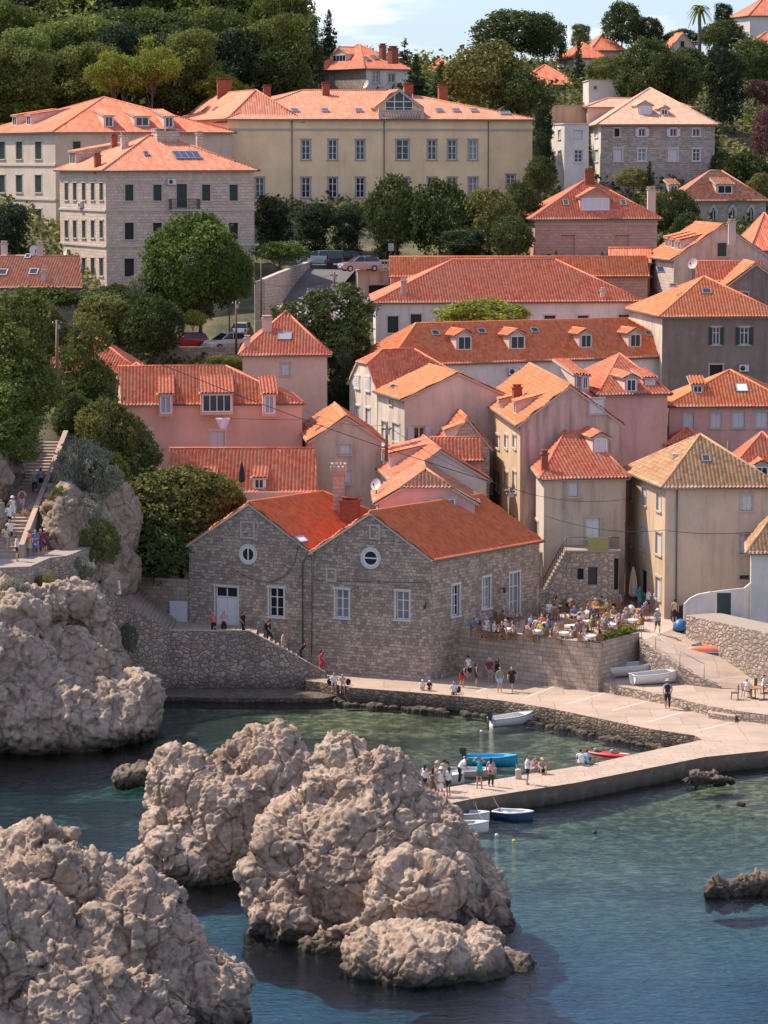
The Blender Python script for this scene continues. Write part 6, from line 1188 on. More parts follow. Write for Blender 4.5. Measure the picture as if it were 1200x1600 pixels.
for lab, px, py, z, pose, rz, top, bot, hair, ex, s, g in (
    ('woman in white top and black shorts at the left of the pier group', 663, 1240, ZQ, 'lean', D(150), ('tank', 'white'), S_, ('longhair', 'dark'), (), .98, PG), ('woman in long striped brown dress in the pier group', 676, 1245, ZQ, 'stand', D(170), ('tank', 'striped'), ('dress', 'brown'), ('longhair', 'dark'), (), .96, PG),
    ('woman in straw hat at the back of the pier group', 683, 1236, ZQ, 'stand', D(120), ('tank', 'pink'), ('shorts', 'beige'), ('longhair', 'blond'), (('hat', 'beige'),), .98, PG), ('woman in short white dress in the middle of the pier group', 689, 1245, ZQ, 'lean', D(200), ('tank', 'white'), ('skirt', 'white'), ('longhair', 'blond'), (('hat', 'white'),), .97, PG),
    ('tanned dark haired man behind the pier group', 694, 1235, ZQ, 'stand', D(180), ('tank', 'beige'), ('shorts', 'brown'), ('hair', 'dark'), (), 1.04, PG), ('woman in white blouse and black shorts at the right of the pier group', 700.5, 1244, ZQ, 'stand', D(230), W_, S_, ('longhair', 'brown'), (), .98, PG),
    ('man in white shirt and black trousers reaching towards the boat', 719, 1224, ZQ, 'bend', D(90), W_, ('trousers', 'black'), ('hair', 'dark'), (), 1.02, PG), ('man in bright blue shirt with both arms raised to his cap', 749, 1232, ZQ, 'armsup', D(-20), ('shirt', 'teal'), ('shorts', 'olive'), ('hair', 'dark'), (('cap', 'navy'),), 1.05, PG),
    ('long haired woman in pale pink top and black leggings', 767, 1229, ZQ, 'stand', D(160), ('tank', 'pink'), ('trousers', 'black'), ('longhair', 'dark'), (), .97, PG), ('woman in white shirt and black shorts taking a photo', 824, 1226, ZQ, 'photo', D(80), W_, S_, ('hair', 'brown'), (), 1.0, PG),
    ('person in pink crouched beside the stone bollard', 835, 1206, ZQ, 'ground', D(60), ('shirt', 'pink'), ('shorts', 'pink'), ('hair', 'brown'), (), 1, PG), ('seated person in grey vest and green cap on the pier', 847, 1209, ZQ, 'ground', D(10), ('tank', 'grey'), S_, ('hair', 'dark'), (('cap', 'yellow'),), 1, PG),
    ('seated person in white shirt seen from behind near the kayak', 907, 1195, ZQ, 'ground', D(185), W_, ('shorts', 'denim'), ('hair', 'dark'), (('backpack', 'white'),), 1, PG), ('seated person in pale blue shirt right of the one in white near the kayak', 917, 1194, ZQ, 'ground', D(160), ('shirt', 'lightblue'), S_, ('hair', 'brown'), (), .95, PG),
    ('person in dark hat with black backpack walking alone on the quay', 1043, 1108, ZQ, 'walk', D(175), ('shirt', 'grey'), ('trousers', 'black'), ('hair', 'brown'), (('hat', 'beige'), ('backpack', 'black')), 1.12, QG),
    ('man in dark vest and red shorts bending by the house corner', 722, 1074, ZQ, 'bend', D(60), ('tank', 'black'), ('shorts', 'red'), ('hair', 'dark'), (), 1, QG), ('man in white vest and black shorts with a cap by the house corner', 732, 1064, ZQ, 'lean', D(0), ('tank', 'white'), S_, ('hair', 'dark'), (('cap', 'black'),), 1.02, QG), ('woman all in black beside the man in white vest', 744, 1073, ZQ, 'stand', D(100), ('tank', 'black'), S_, ('longhair', 'dark'), (), .96, QG),
    ('person in maroon shirt and pink hat near the terrace wall', 765, 1067, ZQ, 'lean', D(20), ('shirt', 'maroon'), ('shorts', 'grey'), ('hair', 'dark'), (('hat', 'pink'),), 1, QG), ('dark haired woman in black top behind the green shirt', 777, 1065, ZQ, 'stand', D(-40), ('tank', 'black'), ('shorts', 'maroon'), ('longhair', 'dark'), (), .95, QG), ('man in green shirt and light blue shorts on the quay', 781, 1082, ZQ, 'stand', D(20), ('shirt', 'green'), ('shorts', 'lightblue'), ('hair', 'brown'), (), 1, QG),
    ('man all in white with a dark cap near the terrace wall', 791, 1062, ZQ, 'lean', D(-60), W_, ('shorts', 'white'), ('hair', 'dark'), (('cap', 'black'),), 1.02, QG), ('man in black shirt and black shorts striding on the quay', 800, 1081, ZQ, 'walk', D(-20), ('shirt', 'black'), S_, ('hair', 'dark'), (), 1.0, QG),
    ('coral shirted woman at the parapet left of the white door', 332, 0, 'w', 'lean', D(0), ('shirt', 'coral'), ('trousers', 'black'), ('longhair', 'brown'), (), .98, TG), ('pink topped long haired woman in black skirt at the white door', 349, 0, 'w', 'photo', D(0), ('tank', 'pink'), ('skirt', 'black'), ('longhair', 'brown'), (), 1.0, TG), ('man in black shirt right of the white door', 379, 0, 'w', 'lean', D(70), ('shirt', 'black'), ('trousers', 'black'), ('hair', 'dark'), (), 1, TG),
    ('man in black with cap and backpack going down the wall steps', 419, 0, 'w', 'walk', D(70), ('shirt', 'black'), ('trousers', 'black'), ('hair', 'dark'), (('cap', 'black'), ('backpack', 'black')), 1.02, TG), ('small person in beige halfway down the wall steps', 441, 0, 'w', 'walk', D(80), ('shirt', 'beige'), ('shorts', 'beige'), ('hair', 'brown'), (), .85, TG), ('dark dressed man low on the wall steps', 470, 0, 'w', 'bend', D(90), ('shirt', 'black'), ('trousers', 'black'), ('hair', 'dark'), (), .98, TG), ('woman in crimson dress at the bottom of the wall steps', 501, 0, 'w', 'walk', D(90), ('shirt', 'crimson'), ('skirt', 'crimson'), ('longhair', 'dark'), (), 1, TG),
    ('woman in white beside the boundary wall', 183, 0, 'w', 'stand', D(60), ('tank', 'white'), ('skirt', 'white'), ('longhair', 'dark'), (), .97, TG), ('person in teal shirt near the top of the polygonal wall', 144, 0, 'w', 'stand', D(90), ('shirt', 'lightblue'), ('shorts', 'grey'), ('hair', 'brown'), (), 1, TG)):
    if z == 'w': q = walkz(px); loc = V(q.x, q.y+.75, q.z-.44)
    else: loc = PZ(px, py, z)
    person(lab, loc, pose, rz, top, bot, hair, ex, s, group=g)
# seated on the quay edge
for lab, px, py, top, bot, hair, s in (('man in white shirt sitting on the quay edge left of the woman', 522, 1071, W_, ('shorts', 'denim'), ('hair', 'dark'), 1), ('woman in pale top sitting on the quay edge beside the man', 535, 1072.5, ('tank', 'beige'), ('shorts', 'pink'), ('longhair', 'brown'), .98), ('child in white with a white cap sitting on the quay', 660, 1080, W_, ('shorts', 'white'), ('hair', 'brown'), .75), ('child in black with a white cap sitting on the quay', 671, 1081, ('shirt', 'black'), S_, ('hair', 'dark'), .75), ('man in white shirt bowed over on the quay edge', 709, 1085, W_, ('shorts', 'brown'), ('hair', 'dark'), 1)):
    l = PZ(px, py, ZQ); kid = s < .8; person(lab, l+V(0, .45 if kid else .12, 0 if kid else -.44), 'ground' if kid else 'sit', 0, top, bot, hair, (('cap', 'white'),) if kid else (), s, group=QG)
for px, lab in ((515, 'black bag on the quay edge left of the seated man'), (544, 'black bag on the quay edge right of the seated woman'), (716, 'dark bag beside the bowed man on the quay edge')):
    l = PZ(px, 1071 if px < 600 else 1083, ZQ); mb = MB(); bm = bmesh.new(); bmesh.ops.create_cube(bm, size=1); bmesh.ops.bevel(bm, geom=bm.edges[:], offset=.2, segments=2, affect='EDGES'); mb.poly([V(v.co.x*.34, v.co.y*.2, v.co.z*.42+.21)+l+V(0, .25, 0) for v in bm.verts], [[v.index for v in f.verts] for f in bm.faces], CL['black']); bm.free(); tag(mb.build('bag', loc=l), lab, 'bag')
# the long stairway
def stair_pt(t, s_): return sl0.lerp(sl1, t).lerp(sr0.lerp(sr1, t), s_)+V(0, 0, -.5+.1)
stl = [('person in green top and dark trousers high on the stairway', .50, .78, 'shirt', 'green', 'trousers', 'navy'), ('person in white hat and pale shirt beside the green top', .53, .93, 'shirt', 'grey', 'shorts', 'black'), ('person in pink top with a brown bag on the stairway', .34, .62, 'shirt', 'pink', 'shorts', 'lilac'), ('person in white top walking up past the pink top', .27, .42, 'tank', 'white', 'shorts', 'white'), ('person in white shirt and long black skirt on the stairway', .20, .40, 'shirt', 'white', 'trousers', 'black'), ('person in pale blue shirt near the bottom left of the stairway', .12, .12, 'shirt', 'lightblue', 'shorts', 'navy'), ('person in bright white shirt low on the stairway', .08, .62, 'shirt', 'white', 'shorts', 'black'), ('person in cream shirt just below the bright white shirt', .03, .58, 'shirt', 'beige', 'shorts', 'grey')]
for i, (lab, t, s_, a, b, c, d) in enumerate(stl): person(lab, stair_pt(t, s_), 'walk', D(180 if i % 3 else 10), (a, b), (c, d), ('longhair' if i % 2 else 'hair', 'brown' if i % 2 else 'dark'), (('hat', 'white'),) if i in (1, 3) else ((('backpack', 'brown'),) if i == 2 else ()), 1, group=SG)
for i, (lab, px, d_, a, b) in enumerate((('person in coral top leaning at the landing wall, leftmost of four', 46, 199.4, 'coral', 'beige'), ('person in blue dress at the landing wall, second of four', 57, 199.6, 'blue', 'blue'), ('person in red patterned top at the landing wall, third of four', 64, 199.8, 'maroon', 'maroon'), ('person with white cap at the landing wall, rightmost of four', 70.5, 200.0, 'maroon', 'navy'), ('person in white vest and black shorts on the lower landing', 27, 196.5, 'white', 'black'))):
    q = PD(px, 900, d_); person(lab, V(q.x, q.y, lz), 'lean' if i % 2 else 'stand', D(i*40-60), ('tank' if i == 4 else 'shirt', a), ('shorts' if i > 2 else 'skirt', b), ('longhair', 'brown') if i < 3 else ('hair', 'dark'), (('cap', 'white'),) if i == 3 else (), 1, group=SG)
# the square
for lab, px, py, pose, rz, top, bot, ex in (('man in pale shirt and olive shorts walking at the top of the ramp', 1027, 990, 'walk', D(10), ('shirt', 'grey'), ('shorts', 'olive'), (('hat', 'white'),)), ('man in white shirt and navy shorts by the ochre corner', 1013, 957, 'stand', D(-60), W_, ('shorts', 'navy'), ()), ('person in teal dress left of the man in navy shorts', 999, 952, 'lean', D(40), ('shirt', 'teal'), ('skirt', 'teal'), ()), ('person in white cap behind the walking man', 1026, 958, 'stand', D(0), W_, ('shorts', 'grey'), (('cap', 'white'),)), ('man in beige shirt bending by the dark bins', 1048, 966, 'bend', D(50), ('shirt', 'beige'), ('shorts', 'grey'), ()), ('woman in black with a beige top beside the dark bins', 1054, 974, 'stand', D(180), ('tank', 'beige'), ('skirt', 'black'), ())):
    person(lab, PZ(px, py, ZT), pose, rz, top, bot, ('hair', 'dark'), ex, 1, group='people on the square')
# ---------------------------------------------------------------- cafe
WICK = plain('wicker', (.27, .14, .07), .7, var=.3, sc=20); WOODT = plain('table_wood', (.42, .20, .09), .5, var=.2); CLOTH = plain('table_cloth', (.66, .62, .58), .8, var=.05)
def mk_chair(metal=False):
    r = empty('chair', (0, 0, 0)); m = WICK if not metal else plain('brown_metal', (.14, .07, .05), .5); X = V(1, 0, 0)
    mb = MB(); mb.box((0, 0, .45), .46, .46, .05, m); mb.build('seat', r); mb = MB()
    for i in range(7): mb.box((-.21+.07*i, .23+.015, .70), .035 if not metal else .02, .025, .46, m)
    mb.tube([(-.24, .0, .64), (-.24, .20, .66), (-.22, .24, .90), (0, .27, .97), (.22, .24, .90), (.24, .20, .66), (.24, .0, .64)], .022, m, 5); mb.build('backrest', r)
    for sx in (-1, 1):
        for sy in (-1, 1): mb = MB(); mb.tube([(sx*.2, sy*.2, .44), (sx*.22, sy*.22, 0)], .02, m, 5); mb.build('leg', r)
    return r
def mk_table(mt, white):
    r = empty('table', (0, 0, 0)); mb = MB()
    mb.box((0, 0, .745), .84, .84, .035, mt); mb.build('tabletop', r)
    if white: mb = MB(); [mb.box((sx*.418, sy*.418, .66), .84 if sy else .012, .84 if sx else .012, .16, mt) for sx, sy in ((1, 0), (-1, 0), (0, 1), (0, -1))]; mb.build('cloth_drop', r)
    mb = MB(); mb.tube([(0, 0, .73), (0, 0, .03)], .035, METAL, 6); mb.box((0, 0, .02), .5, .08, .04, METAL); mb.box((0, 0, .021), .08, .5, .04, METAL); mb.build('leg', r); return r
CH = mk_chair(); CHM = mk_chair(True); TW = mk_table(CLOTH, True); TB = mk_table(WOODT, False); used = set()
def place(proto, loc, rz, label, cat, group):
    o = proto if proto.name not in used else copy_tree(proto); used.add(proto.name); o.location = loc; o.rotation_euler = (0, 0, rz); tag(o, label, cat, group); return o
for pr_ in (CH, CHM, TW, TB): TREE(pr_)
TBL = [(843, 973, 1, 'table of the orange shirted diner', 'orange'), (837, 985, 1, 'leftmost parapet table'), (880, 988, 1, 'middle parapet table'), (894, 977, 1, 'white table behind the middle parapet table'), (919, 970, 1, 'white table amid the terrace'), (922, 993, 1, 'corner table by the flowers'), (955, 975, 1, 'white table behind the flowers'), (987, 968, 1, 'white table nearest the ramp'), (862, 952, 1, 'white table right of three parasols'), (902, 961, 0, 'wooden table behind the white centre table'), (964, 962, 0, 'wooden table before the single parasol'),
       (911, 934, 0, 'wooden table below the stone steps'), (955, 941, 0, 'sunny back row table'), (935, 949, 0, 'second table of the back row'), (883, 940, 0, 'table of the red shirted diner', 'red'), (997, 952, 0, 'table right of the single parasol'), (793, 962, 0, 'wooden table by the side door'), (788, 982, 1, 'white table beside the stone house'), (755, 979, 1, 'table in the narrow left end'), (868, 928, 0, 'table behind the three parasols')]
q = random.Random(5); tops = ['white', 'black', 'pink', 'blue', 'beige', 'grey', 'maroon', 'lilac', 'green', 'lightblue', 'white', 'yellow']; side = ['near', 'right', 'far', 'left']
for ti, tb in enumerate(TBL):
    px, py, wh, ds = tb[:4]; c = PZ(px, py, ZT+.75); c.z = ZT; a0 = q.uniform(-.35, .35)+(.6 if px > 850 else -.4); place(TW if wh else TB, c, a0, ds+' on the cafe terrace', 'table', 'cafe tables on the terrace')
    for k in range(4):
        a = a0-pi/2+k*pi/2; dr = V(cos(a), sin(a), 0); rz = a+pi/2+pi+q.uniform(-.3, .3); rz = math.atan2(dr.y, dr.x)-pi/2; cl = c+dr*q.uniform(.62, .74)
        if not (2 < cl.y-198): continue
        place(CH, cl, rz+q.uniform(-.25, .25), f'wicker chair on the {side[k]} side of the {ds}', 'chair', 'wicker chairs on the cafe terrace')
        special = len(tb) > 4 and k == 2
        if special or q.random() < .78:
            col = tb[4] if special else tops[(ti*5+k*3) % 12]; lh = q.random() < .45
            person(f'diner in {col} on the {side[k]} side of the {ds}', cl-dr*.03, q.choice(['sit', 'sitback', 'sit']), rz+q.uniform(-.2, .2), ('tank' if lh and not special else 'shirt', col), (q.choice(['shorts', 'trousers']), q.choice(['denim', 'black', 'beige', 'grey', 'white'])), ('longhair' if lh else 'hair', q.choice(['dark', 'brown', 'brown', 'blond', 'grey'])), (), q.uniform(.95, 1.03), group='diners on the cafe terrace')
# metal table set at the right edge
for i, (px, py, rz, lab) in enumerate(((1148, 1093, D(-90), 'brown metal chair standing left of the man by the right edge'), (1166, 1089, D(150), 'brown metal chair under the seated man at the right edge'), (1186, 1083, D(60), 'brown metal chair right of the seated man'), (1199, 1093, D(90), 'brown metal chair cut by the right edge of the view'))): place(CHM, PZ(px, py, ZL), rz, lab, 'chair', 'brown metal chairs')
mt_ = copy_tree(TB); mt_.location = PZ(1180, 1092, ZL); mt_.rotation_euler = (0, 0, .3); tag(mt_, 'small wooden table by the seated man at the right edge', 'table'); mt_.pop('group', None) if 'group' in mt_ else None
person('grey haired man in white shirt seated at the right edge', PZ(1168, 1091, ZL), 'sitback', D(150), W_, ('shorts', 'maroon'), ('hair', 'grey')); person('person in white shirt seated behind the small table at the right edge', PZ(1194, 1085, ZL), 'sit', D(60), W_, ('shorts', 'beige'), ('hair', 'brown'))
PARA = plain('parasol_cloth', (.46, .38, .32), .85, var=.12); PARD = plain('dark_parasol_cloth', (.035, .035, .04), .8)
def parasol(px, py, z, h, lab, m=PARA, r=.26):
    c = PZ(px, py, z) if z else None; rt = empty('parasol', c); tag(rt, lab, 'parasol'); mb = MB(); mb.tube([c, c+V(0, 0, h)], .03, WOOD, 6); mb.build('pole', rt); mb = MB(); n = 16; prof = [(.5, .08), (1, .16), (.92, .35), (.75, .62), (.42, .85), (.15, .99)]; Pp = []
    for rr, t in prof: Pp += [c+V(cos(2*pi*k/n)*r*rr*(1.15 if k % 2 else .7), sin(2*pi*k/n)*r*rr*(1.15 if k % 2 else .7), .35*h*0+h*(.22+.8*t*.96)) for k in range(n)]
    mb.poly(Pp, [(i*n+k, i*n+(k+1) % n, (i+1)*n+(k+1) % n, (i+1)*n+k) for i in range(len(prof)-1) for k in range(n)], m); mb.build('canopy', rt); mb = MB(); mb.lathe([(.3, 0), (.3, .08), (.06, .12)], CONC, c, 10); mb.build('base', rt)
parasol(829, 961, ZT, 3.1, 'folded beige parasol nearest the stone house side door'); parasol(838, 953, ZT, 3.1, 'folded beige parasol in the middle of three'); parasol(847, 949, ZT, 3.2, 'folded beige parasol beside the weathered grey house'); parasol(989, 951, ZT, 3.1, 'single folded beige parasol at the ochre corner house', r=.3)
c = PD(378, 766, 224.5); rt = bpy.data.objects.get('x'); parasol_z = c.z; parasol(378, 766, c.z, 2.1, 'folded dark parasol on the roof terrace', PARD, .22)
# roof terrace balustrade
PT = PD(372, 792, 223); PTe = PD(497, 792, 223); rt = empty('roof_terrace', ((PT.x+PTe.x)/2, 223, PT.z-3)); tag(rt, 'pink roof terrace with a pale balustrade in front of the red tiled house', 'terrace'); mb = MB(); mb.prism([(PT.x, 222.8), (PTe.x, 222.8), (PTe.x, 226.5), (PT.x, 226.5)], PT.z-6, PT.z, P_PNK, CONC); mb.build('slab', rt); mb = MB(); h = 1.05
for i in range(45): p = PT.lerp(PTe, i/44); mb.box(V(p.x, 222.95, p.z+h/2), .07, .09, h, TRIMW)
mb.box(V((PT.x+PTe.x)/2, 222.95, PT.z+h), PTe.x-PT.x+.1, .18, .12, P_PNK); mb.box(V(PD(437, 0, 223).x, 222.9, PT.z+h/2), .9, .14, h, P_PNK); mb.build('balustrade', rt)
# stone outbuilding, stairs and green balcony in front of the grey house
hp = MBH['P0']; yb = hp.y-2.6; zt = PD(925, 862, yb).z; xl, xr = PD(884, 900, yb).x, PD(967, 900, yb).x; rt = empty('outbuilding', ((xl+xr)/2, yb, ZT)); tag(rt, 'stone outbuilding with two dark openings carrying a landing and stairs', 'outbuilding')
mb = MB(); F0 = V(xl, yb, 0); hs = []
for px, py, pw, ph in ((907, 897, 10, 18), (926, 900, 15, 28), (963, 897, 7, 50)):
    c = hitplane(px, py, F0, V(0, -1, 0)); s = yb/FPX; hs.append((c.x-pw*s/2-xl, c.x+pw*s/2-xl, max(ZT+.02, c.z-ph*s/2), c.z+ph*s/2))
wall_face(mb, F0, V(1, 0, 0), xr-xl, ZT-.5, zt, V(0, -1, 0), W_LOW, hs, rec=.35); mb.prism([(xl, yb+.45), (xr, yb+.45), (xr, yb+3), (xl, yb+3)], ZT-.5, zt-.05, W_LOW); mb.prism([(xl-.05, yb-.1), (xr+.1, yb-.1), (xr+.1, yb+3), (xl-.05, yb+3)], zt-.04, zt+.1, CONC); mb.build('wall', rt)
for a, b, c, d in hs: mb = MB(); mb.box((xl+(a+b)/2, yb+.32, (c+d)/2), b-a-.02, .04, d-c-.02, DARK if a < 1.5 or a > 2.5 else METAL); mb.build('door', rt)
mb = MB(); n = 12; xs0 = PD(860, 900, yb).x
for k in range(n): z = ZT+1.4+(zt-ZT-1.4)*(k+1)/n; mb.prism([(xl-(n-k)*.13-.0, yb-.1), (xl-(n-k-1)*.13, yb-.1), (xl-(n-k-1)*.13, yb+1.3), (xl-(n-k)*.13, yb+1.3)], ZT-.3, z, W_LOW, CONC)
for k in range(8): z = ZT+1.4*(k+1)/8; mb.prism([(xl-3.3, yb-2.3+.3*k), (xl-1.5, yb-2.3+.3*k), (xl-1.5, yb-2.0+.3*k), (xl-3.3, yb-2.0+.3*k)], ZT-.3, z, W_LOW, TRIM)
mb.prism([(xl-3.3, yb+.1), (xl-1.5, yb+.1), (xl-1.5, yb+2.6), (xl-3.3, yb+2.6)], ZT-.3, ZT+1.401, W_LOW, TRIM); mb.build('stairs', rt); mb = MB()
for k in range(13): x = xl-1.6+k*.135; z = ZT+1.4+(zt-ZT-1.4)*k/12; mb.box((x, yb-.05, z+.5), .025, .025, 1.0, METAL)
mb.tube([(xl-1.6, yb-.05, ZT+2.4), (xl, yb-.05, zt+1.05), (xl+1.6, yb-.05, zt+1.05)], .03, METAL, 5); mb.tube([(xl+3.0, yb-.05, zt+1.05), (xr, yb-.05, zt+1.05)], .03, METAL, 5)
for k in range(14): mb.box((xl+3.0+(xr-xl-3.0)*k/13, yb-.05, zt+.55), .025, .025, 1.0, METAL)
mb.build('railing', rt); mb = MB(); mb.box((xl+2.3, yb-.06, zt+.55), 1.5, .04, .95, plain('olive_panel', (.30, .28, .10), .7)); mb.build('screen', rt)
# flower trough on the terrace corner
C1, N1 = [], []
for i in range(130): t = random.random(); p = tb_.lerp(tcn, .08+t*.9)+V(random.uniform(-.35, .0), random.uniform(.25, .7), random.uniform(.05, .35)); C1.append(tuple(p-tb_)); N1.append((0, 0, 1))
o = empty('flower_trough', tb_); tag(o, 'green planting along the sunny corner of the terrace wall', 'plant'); me = leafmesh('leaves', C1, N1, [L_BRT], .14, 9, .12); l = bpy.data.objects.new('leaves', me); COL.objects.link(l); l.parent = o
mb = MB(); mb.prism([(tb_.x+.3, tb_.y+.6), (tcn.x-.1, tcn.y+.5), (tcn.x-.5, tcn.y+1.2), (tb_.x, tb_.y+1.2)], ZT, ZT+.35, CONC); mb.build('trough', o)
# ---------------------------------------------------------------- boats
def boat(lab, px, py, z, L, B, Hh, ang, out, inn, seats=3, trim=None, motor=False, flat=False, tilt=0, name='boat', water=True, tarp=None):
    c = PZ(px, py, z); rt = empty(name, (0, 0, 0)); tag(rt, lab, 'boat'); ns, nr = 15, 8
    def hw(t): return B/2*(min(1, .80+.45*t) if t < .45 else max(.0, 1-((t-.45)/.55)**2.3))
    def sheer(t): return Hh*(1+.35*t*t)
    def ring(t, ins=0):
        P = []; w_ = max(.02, hw(t)-ins); kz = Hh*(.62*max(0, t-.72)/.28)**2+ins*1.6
        for j in range(nr+1):
            a = j/nr; ang_ = a*pi/2; P.append(V((t-.5)*L, w_*(sin(ang_)**.75), kz+(sheer(t)-kz)*(1-cos(ang_))**(.9 if not flat else .6)))
        return P
    def shell(ins, m, flip, nm):
        mb = MB(); rows = [ring(max(.0+ins*.12, i/(ns-1)*(1-ins*.25)), ins) for i in range(ns)]; Pp = []
        for rws in rows: Pp += [V(p.x, -p.y, p.z) for p in rws[::-1]]+rws[1:]
        w_ = 2*nr+1; F = [(i*w_+k, (i+1)*w_+k, (i+1)*w_+k+1, i*w_+k+1) for i in range(ns-1) for k in range(w_-1)]; F = [f[::-1] for f in F] if flip else F; F.append(tuple(range(w_)) if flip else tuple(range(w_-1, -1, -1))); mb.poly(Pp, F, m, True); return mb.build(nm, rt)
    shell(0, out, False, 'hull'); shell(.07, inn, True, 'inner_hull'); mb = MB()
    for sgn in (-1, 1): mb.tube([ (lambda p: V(p.x, sgn*p.y, p.z))(ring(i/(ns-1))[-1]) for i in range(ns)], .045, trim or out, 6)
    mb.tube([V(-L/2, -hw(0), Hh), V(-L/2, hw(0), Hh)], .05, trim or out, 6); mb.build('gunwale', rt)
    for k in range(seats): t = .16+.24*k; mb = MB(); mb.box(((t-.5)*L, 0, Hh*.72), .26, hw(t)*2-.1, .05, trim or inn); mb.build('seat', rt)
    mb = MB(); mb.face([V((.74-.5)*L, -hw(.74)*.95, sheer(.74)), V(L*.47, 0, sheer(.97)), V((.74-.5)*L, hw(.74)*.95, sheer(.74))], trim or inn); mb.build('foredeck', rt)
    if tarp: mb = MB(); mb.box((-.05*L, 0, Hh*.95), L*.55, B*.72, .08, tarp); mb.build('cover', rt)
    if motor: mb = MB(); mb.box((-L/2-.16, 0, Hh+.32), .34, .26, .36, METAL); mb.box((-L/2-.02, 0, Hh+.02), .14, .24, .3, METAL); mb.tube([(-L/2-.18, 0, Hh+.2), (-L/2-.22, 0, -.1)], .05, METAL, 6); mb.tube([(-L/2, 0, Hh+.3), (-L/2+.35, .08, Hh+.38)], .02, METAL, 5); mb.build('outboard_motor', rt)
    rt.location = (c.x, c.y, z-(.18 if water else 0)); rt.rotation_euler = (tilt, 0, D(ang)); return rt
BW = plain('white_gelcoat', (.68, .68, .66), .3, var=.05); BWI = plain('boat_inside', (.50, .51, .50), .5); BBL = plain('turquoise_boat_paint', (.03, .36, .60), .4); BNV = plain('navy_boat_paint', (.015, .06, .15), .35); BIN = plain('pale_blue_inside', (.42, .52, .58), .5)
boat('white motorboat on the landing nearest the terrace wall', 988, 1057, ZL, 4.2, 1.6, .75, 17, BW, BWI, 2, water=False, flat=True); boat('white open rowing boat on the landing beside the motorboat', 1026, 1068, ZL, 3.5, 1.45, .68, 19, BW, BWI, 3, water=False)
boat('white boat with dark outboard floating in the cove', 800, 1130, 0, 3.1, 1.25, .62, 28, BW, BW, 1, motor=True); boat('turquoise flat decked boat with a tilted black outboard', 768, 1194, 0, 3.2, 1.35, .6, -14, BBL, BBL, 1, BBL, True, True); boat('grey white dinghy moored between the white and turquoise boats', 738, 1212, 0, 2.9, 1.3, .5, -14, plain('grey_rubber', (.42, .42, .42), .5), BWI, 1, motor=True); boat('white boat half hidden behind the pier group', 682, 1224, 0, 3.2, 1.3, .6, -4, BW, BWI, 2)
boat('white open boat tied closest to the pier end', 734, 1280, 0, 2.3, 1.1, .5, -22, BW, BIN, 2, tarp=None); boat('low white boat partly behind the tallest crag', 722, 1298, 0, 2.9, 1.15, .55, -8, BW, plain('tan_cover', (.46, .42, .36), .8), 0); boat('small navy blue boat with white rim by the pier', 804, 1278, 0, 2.3, 1.15, .5, -30, BNV, BIN, 2, BW)
def kayak():
    c = PZ(953, 1181, 0); rt = empty('kayak', (0, 0, 0)); tag(rt, 'red and white kayak floating beside the pier', 'kayak'); RED = plain('kayak_red', (.60, .02, .025), .35, var=.05); n = 12; mb = MB(); Pp = []
    for i in range(17): t = i/16; w_ = .38*sin(pi*t)**.6+.02; h = .10+.18*abs(2*t-1)**2.5; Pp += [V((t-.5)*3.3, w_*cos(2*pi*k/n), h*.5+.13*sin(2*pi*k/n)*(.3+sin(pi*t))) for k in range(n)]
    mb.poly(Pp, [(i*n+k, i*n+(k+1) % n, (i+1)*n+(k+1) % n, (i+1)*n+k) for i in range(16) for k in range(n)], RED, True); mb.build('hull', rt)
    for x in (-.75, .35): mb = MB(); mb.lathe([(.24, .19), (.25, .22), (.19, .23), (.18, .20)], CL['black'], (x, 0, .0), 12); mb.box((x-.25, 0, .28), .08, .36, .16, BW); mb.build('seat', rt)
    mb = MB(); mb.box((.95, 0, .20), .6, .3, .02, BW); mb.build('deck_patch', rt); rt.location = (c.x, c.y, .02); rt.rotation_euler = (0, 0, D(-28))
kayak()
def pedal():
    c = PZ(1103, 1021, 2.95); rt = empty('pedal_boat', (0, 0, 0)); tag(rt, 'upturned orange and blue pedal boat lying by the rubble wall', 'boat'); OR = plain('orange_plastic', (.62, .16, .07), .45); BL = plain('blue_plastic', (.04, .10, .25), .45)
    for sgn in (-1, 1):
        mb = MB(); Pp = []; n = 8
        for i in range(11): t = i/10; w_ = .34*(1-(abs(2*t-1))**3*.6); Pp += [V((t-.5)*2.7, sgn*.36+w_*cos(pi*k/(n-1)), .2+.38*(1-abs(2*t-1)**3*.5)*sin(pi*k/(n-1))**.8) for k in range(n)]
        mb.poly(Pp, [(i*n+k, i*n+k+1, (i+1)*n+k+1, (i+1)*n+k) for i in range(10) for k in range(n-1)]+[tuple(range(n)), tuple(10*n+k for k in range(n-1, -1, -1))], OR, True); mb.build('float', rt)
    mb = MB(); mb.box((0, 0, .12), 2.65, 1.36, .2, BL); mb.box((-1.32, .36, .2), .14, .5, .3, BL); mb.box((-1.32, -.36, .2), .14, .5, .3, BL); mb.box((0, 0, .19), 2.6, 1.40, .03, WHITE); mb.build('hull', rt); rt.location = c; rt.rotation_euler = (0, -.03, D(-20))
    l = c+V(-.6, .2, .6); bm = bmesh.new(); bmesh.ops.create_icosphere(bm, subdivisions=3, radius=.3); mb = MB(); mb.poly([V(v.co.x*1.2, v.co.y, v.co.z*.6)*(1+.4*noise.noise(v.co*6))+l for v in bm.verts], [[v.index for v in f.verts] for f in bm.faces], CL['grey'], True); bm.free(); tag(mb.build('bundle', loc=l), 'grey cloth bundle lying on the orange pedal boat', 'bundle')
pedal()
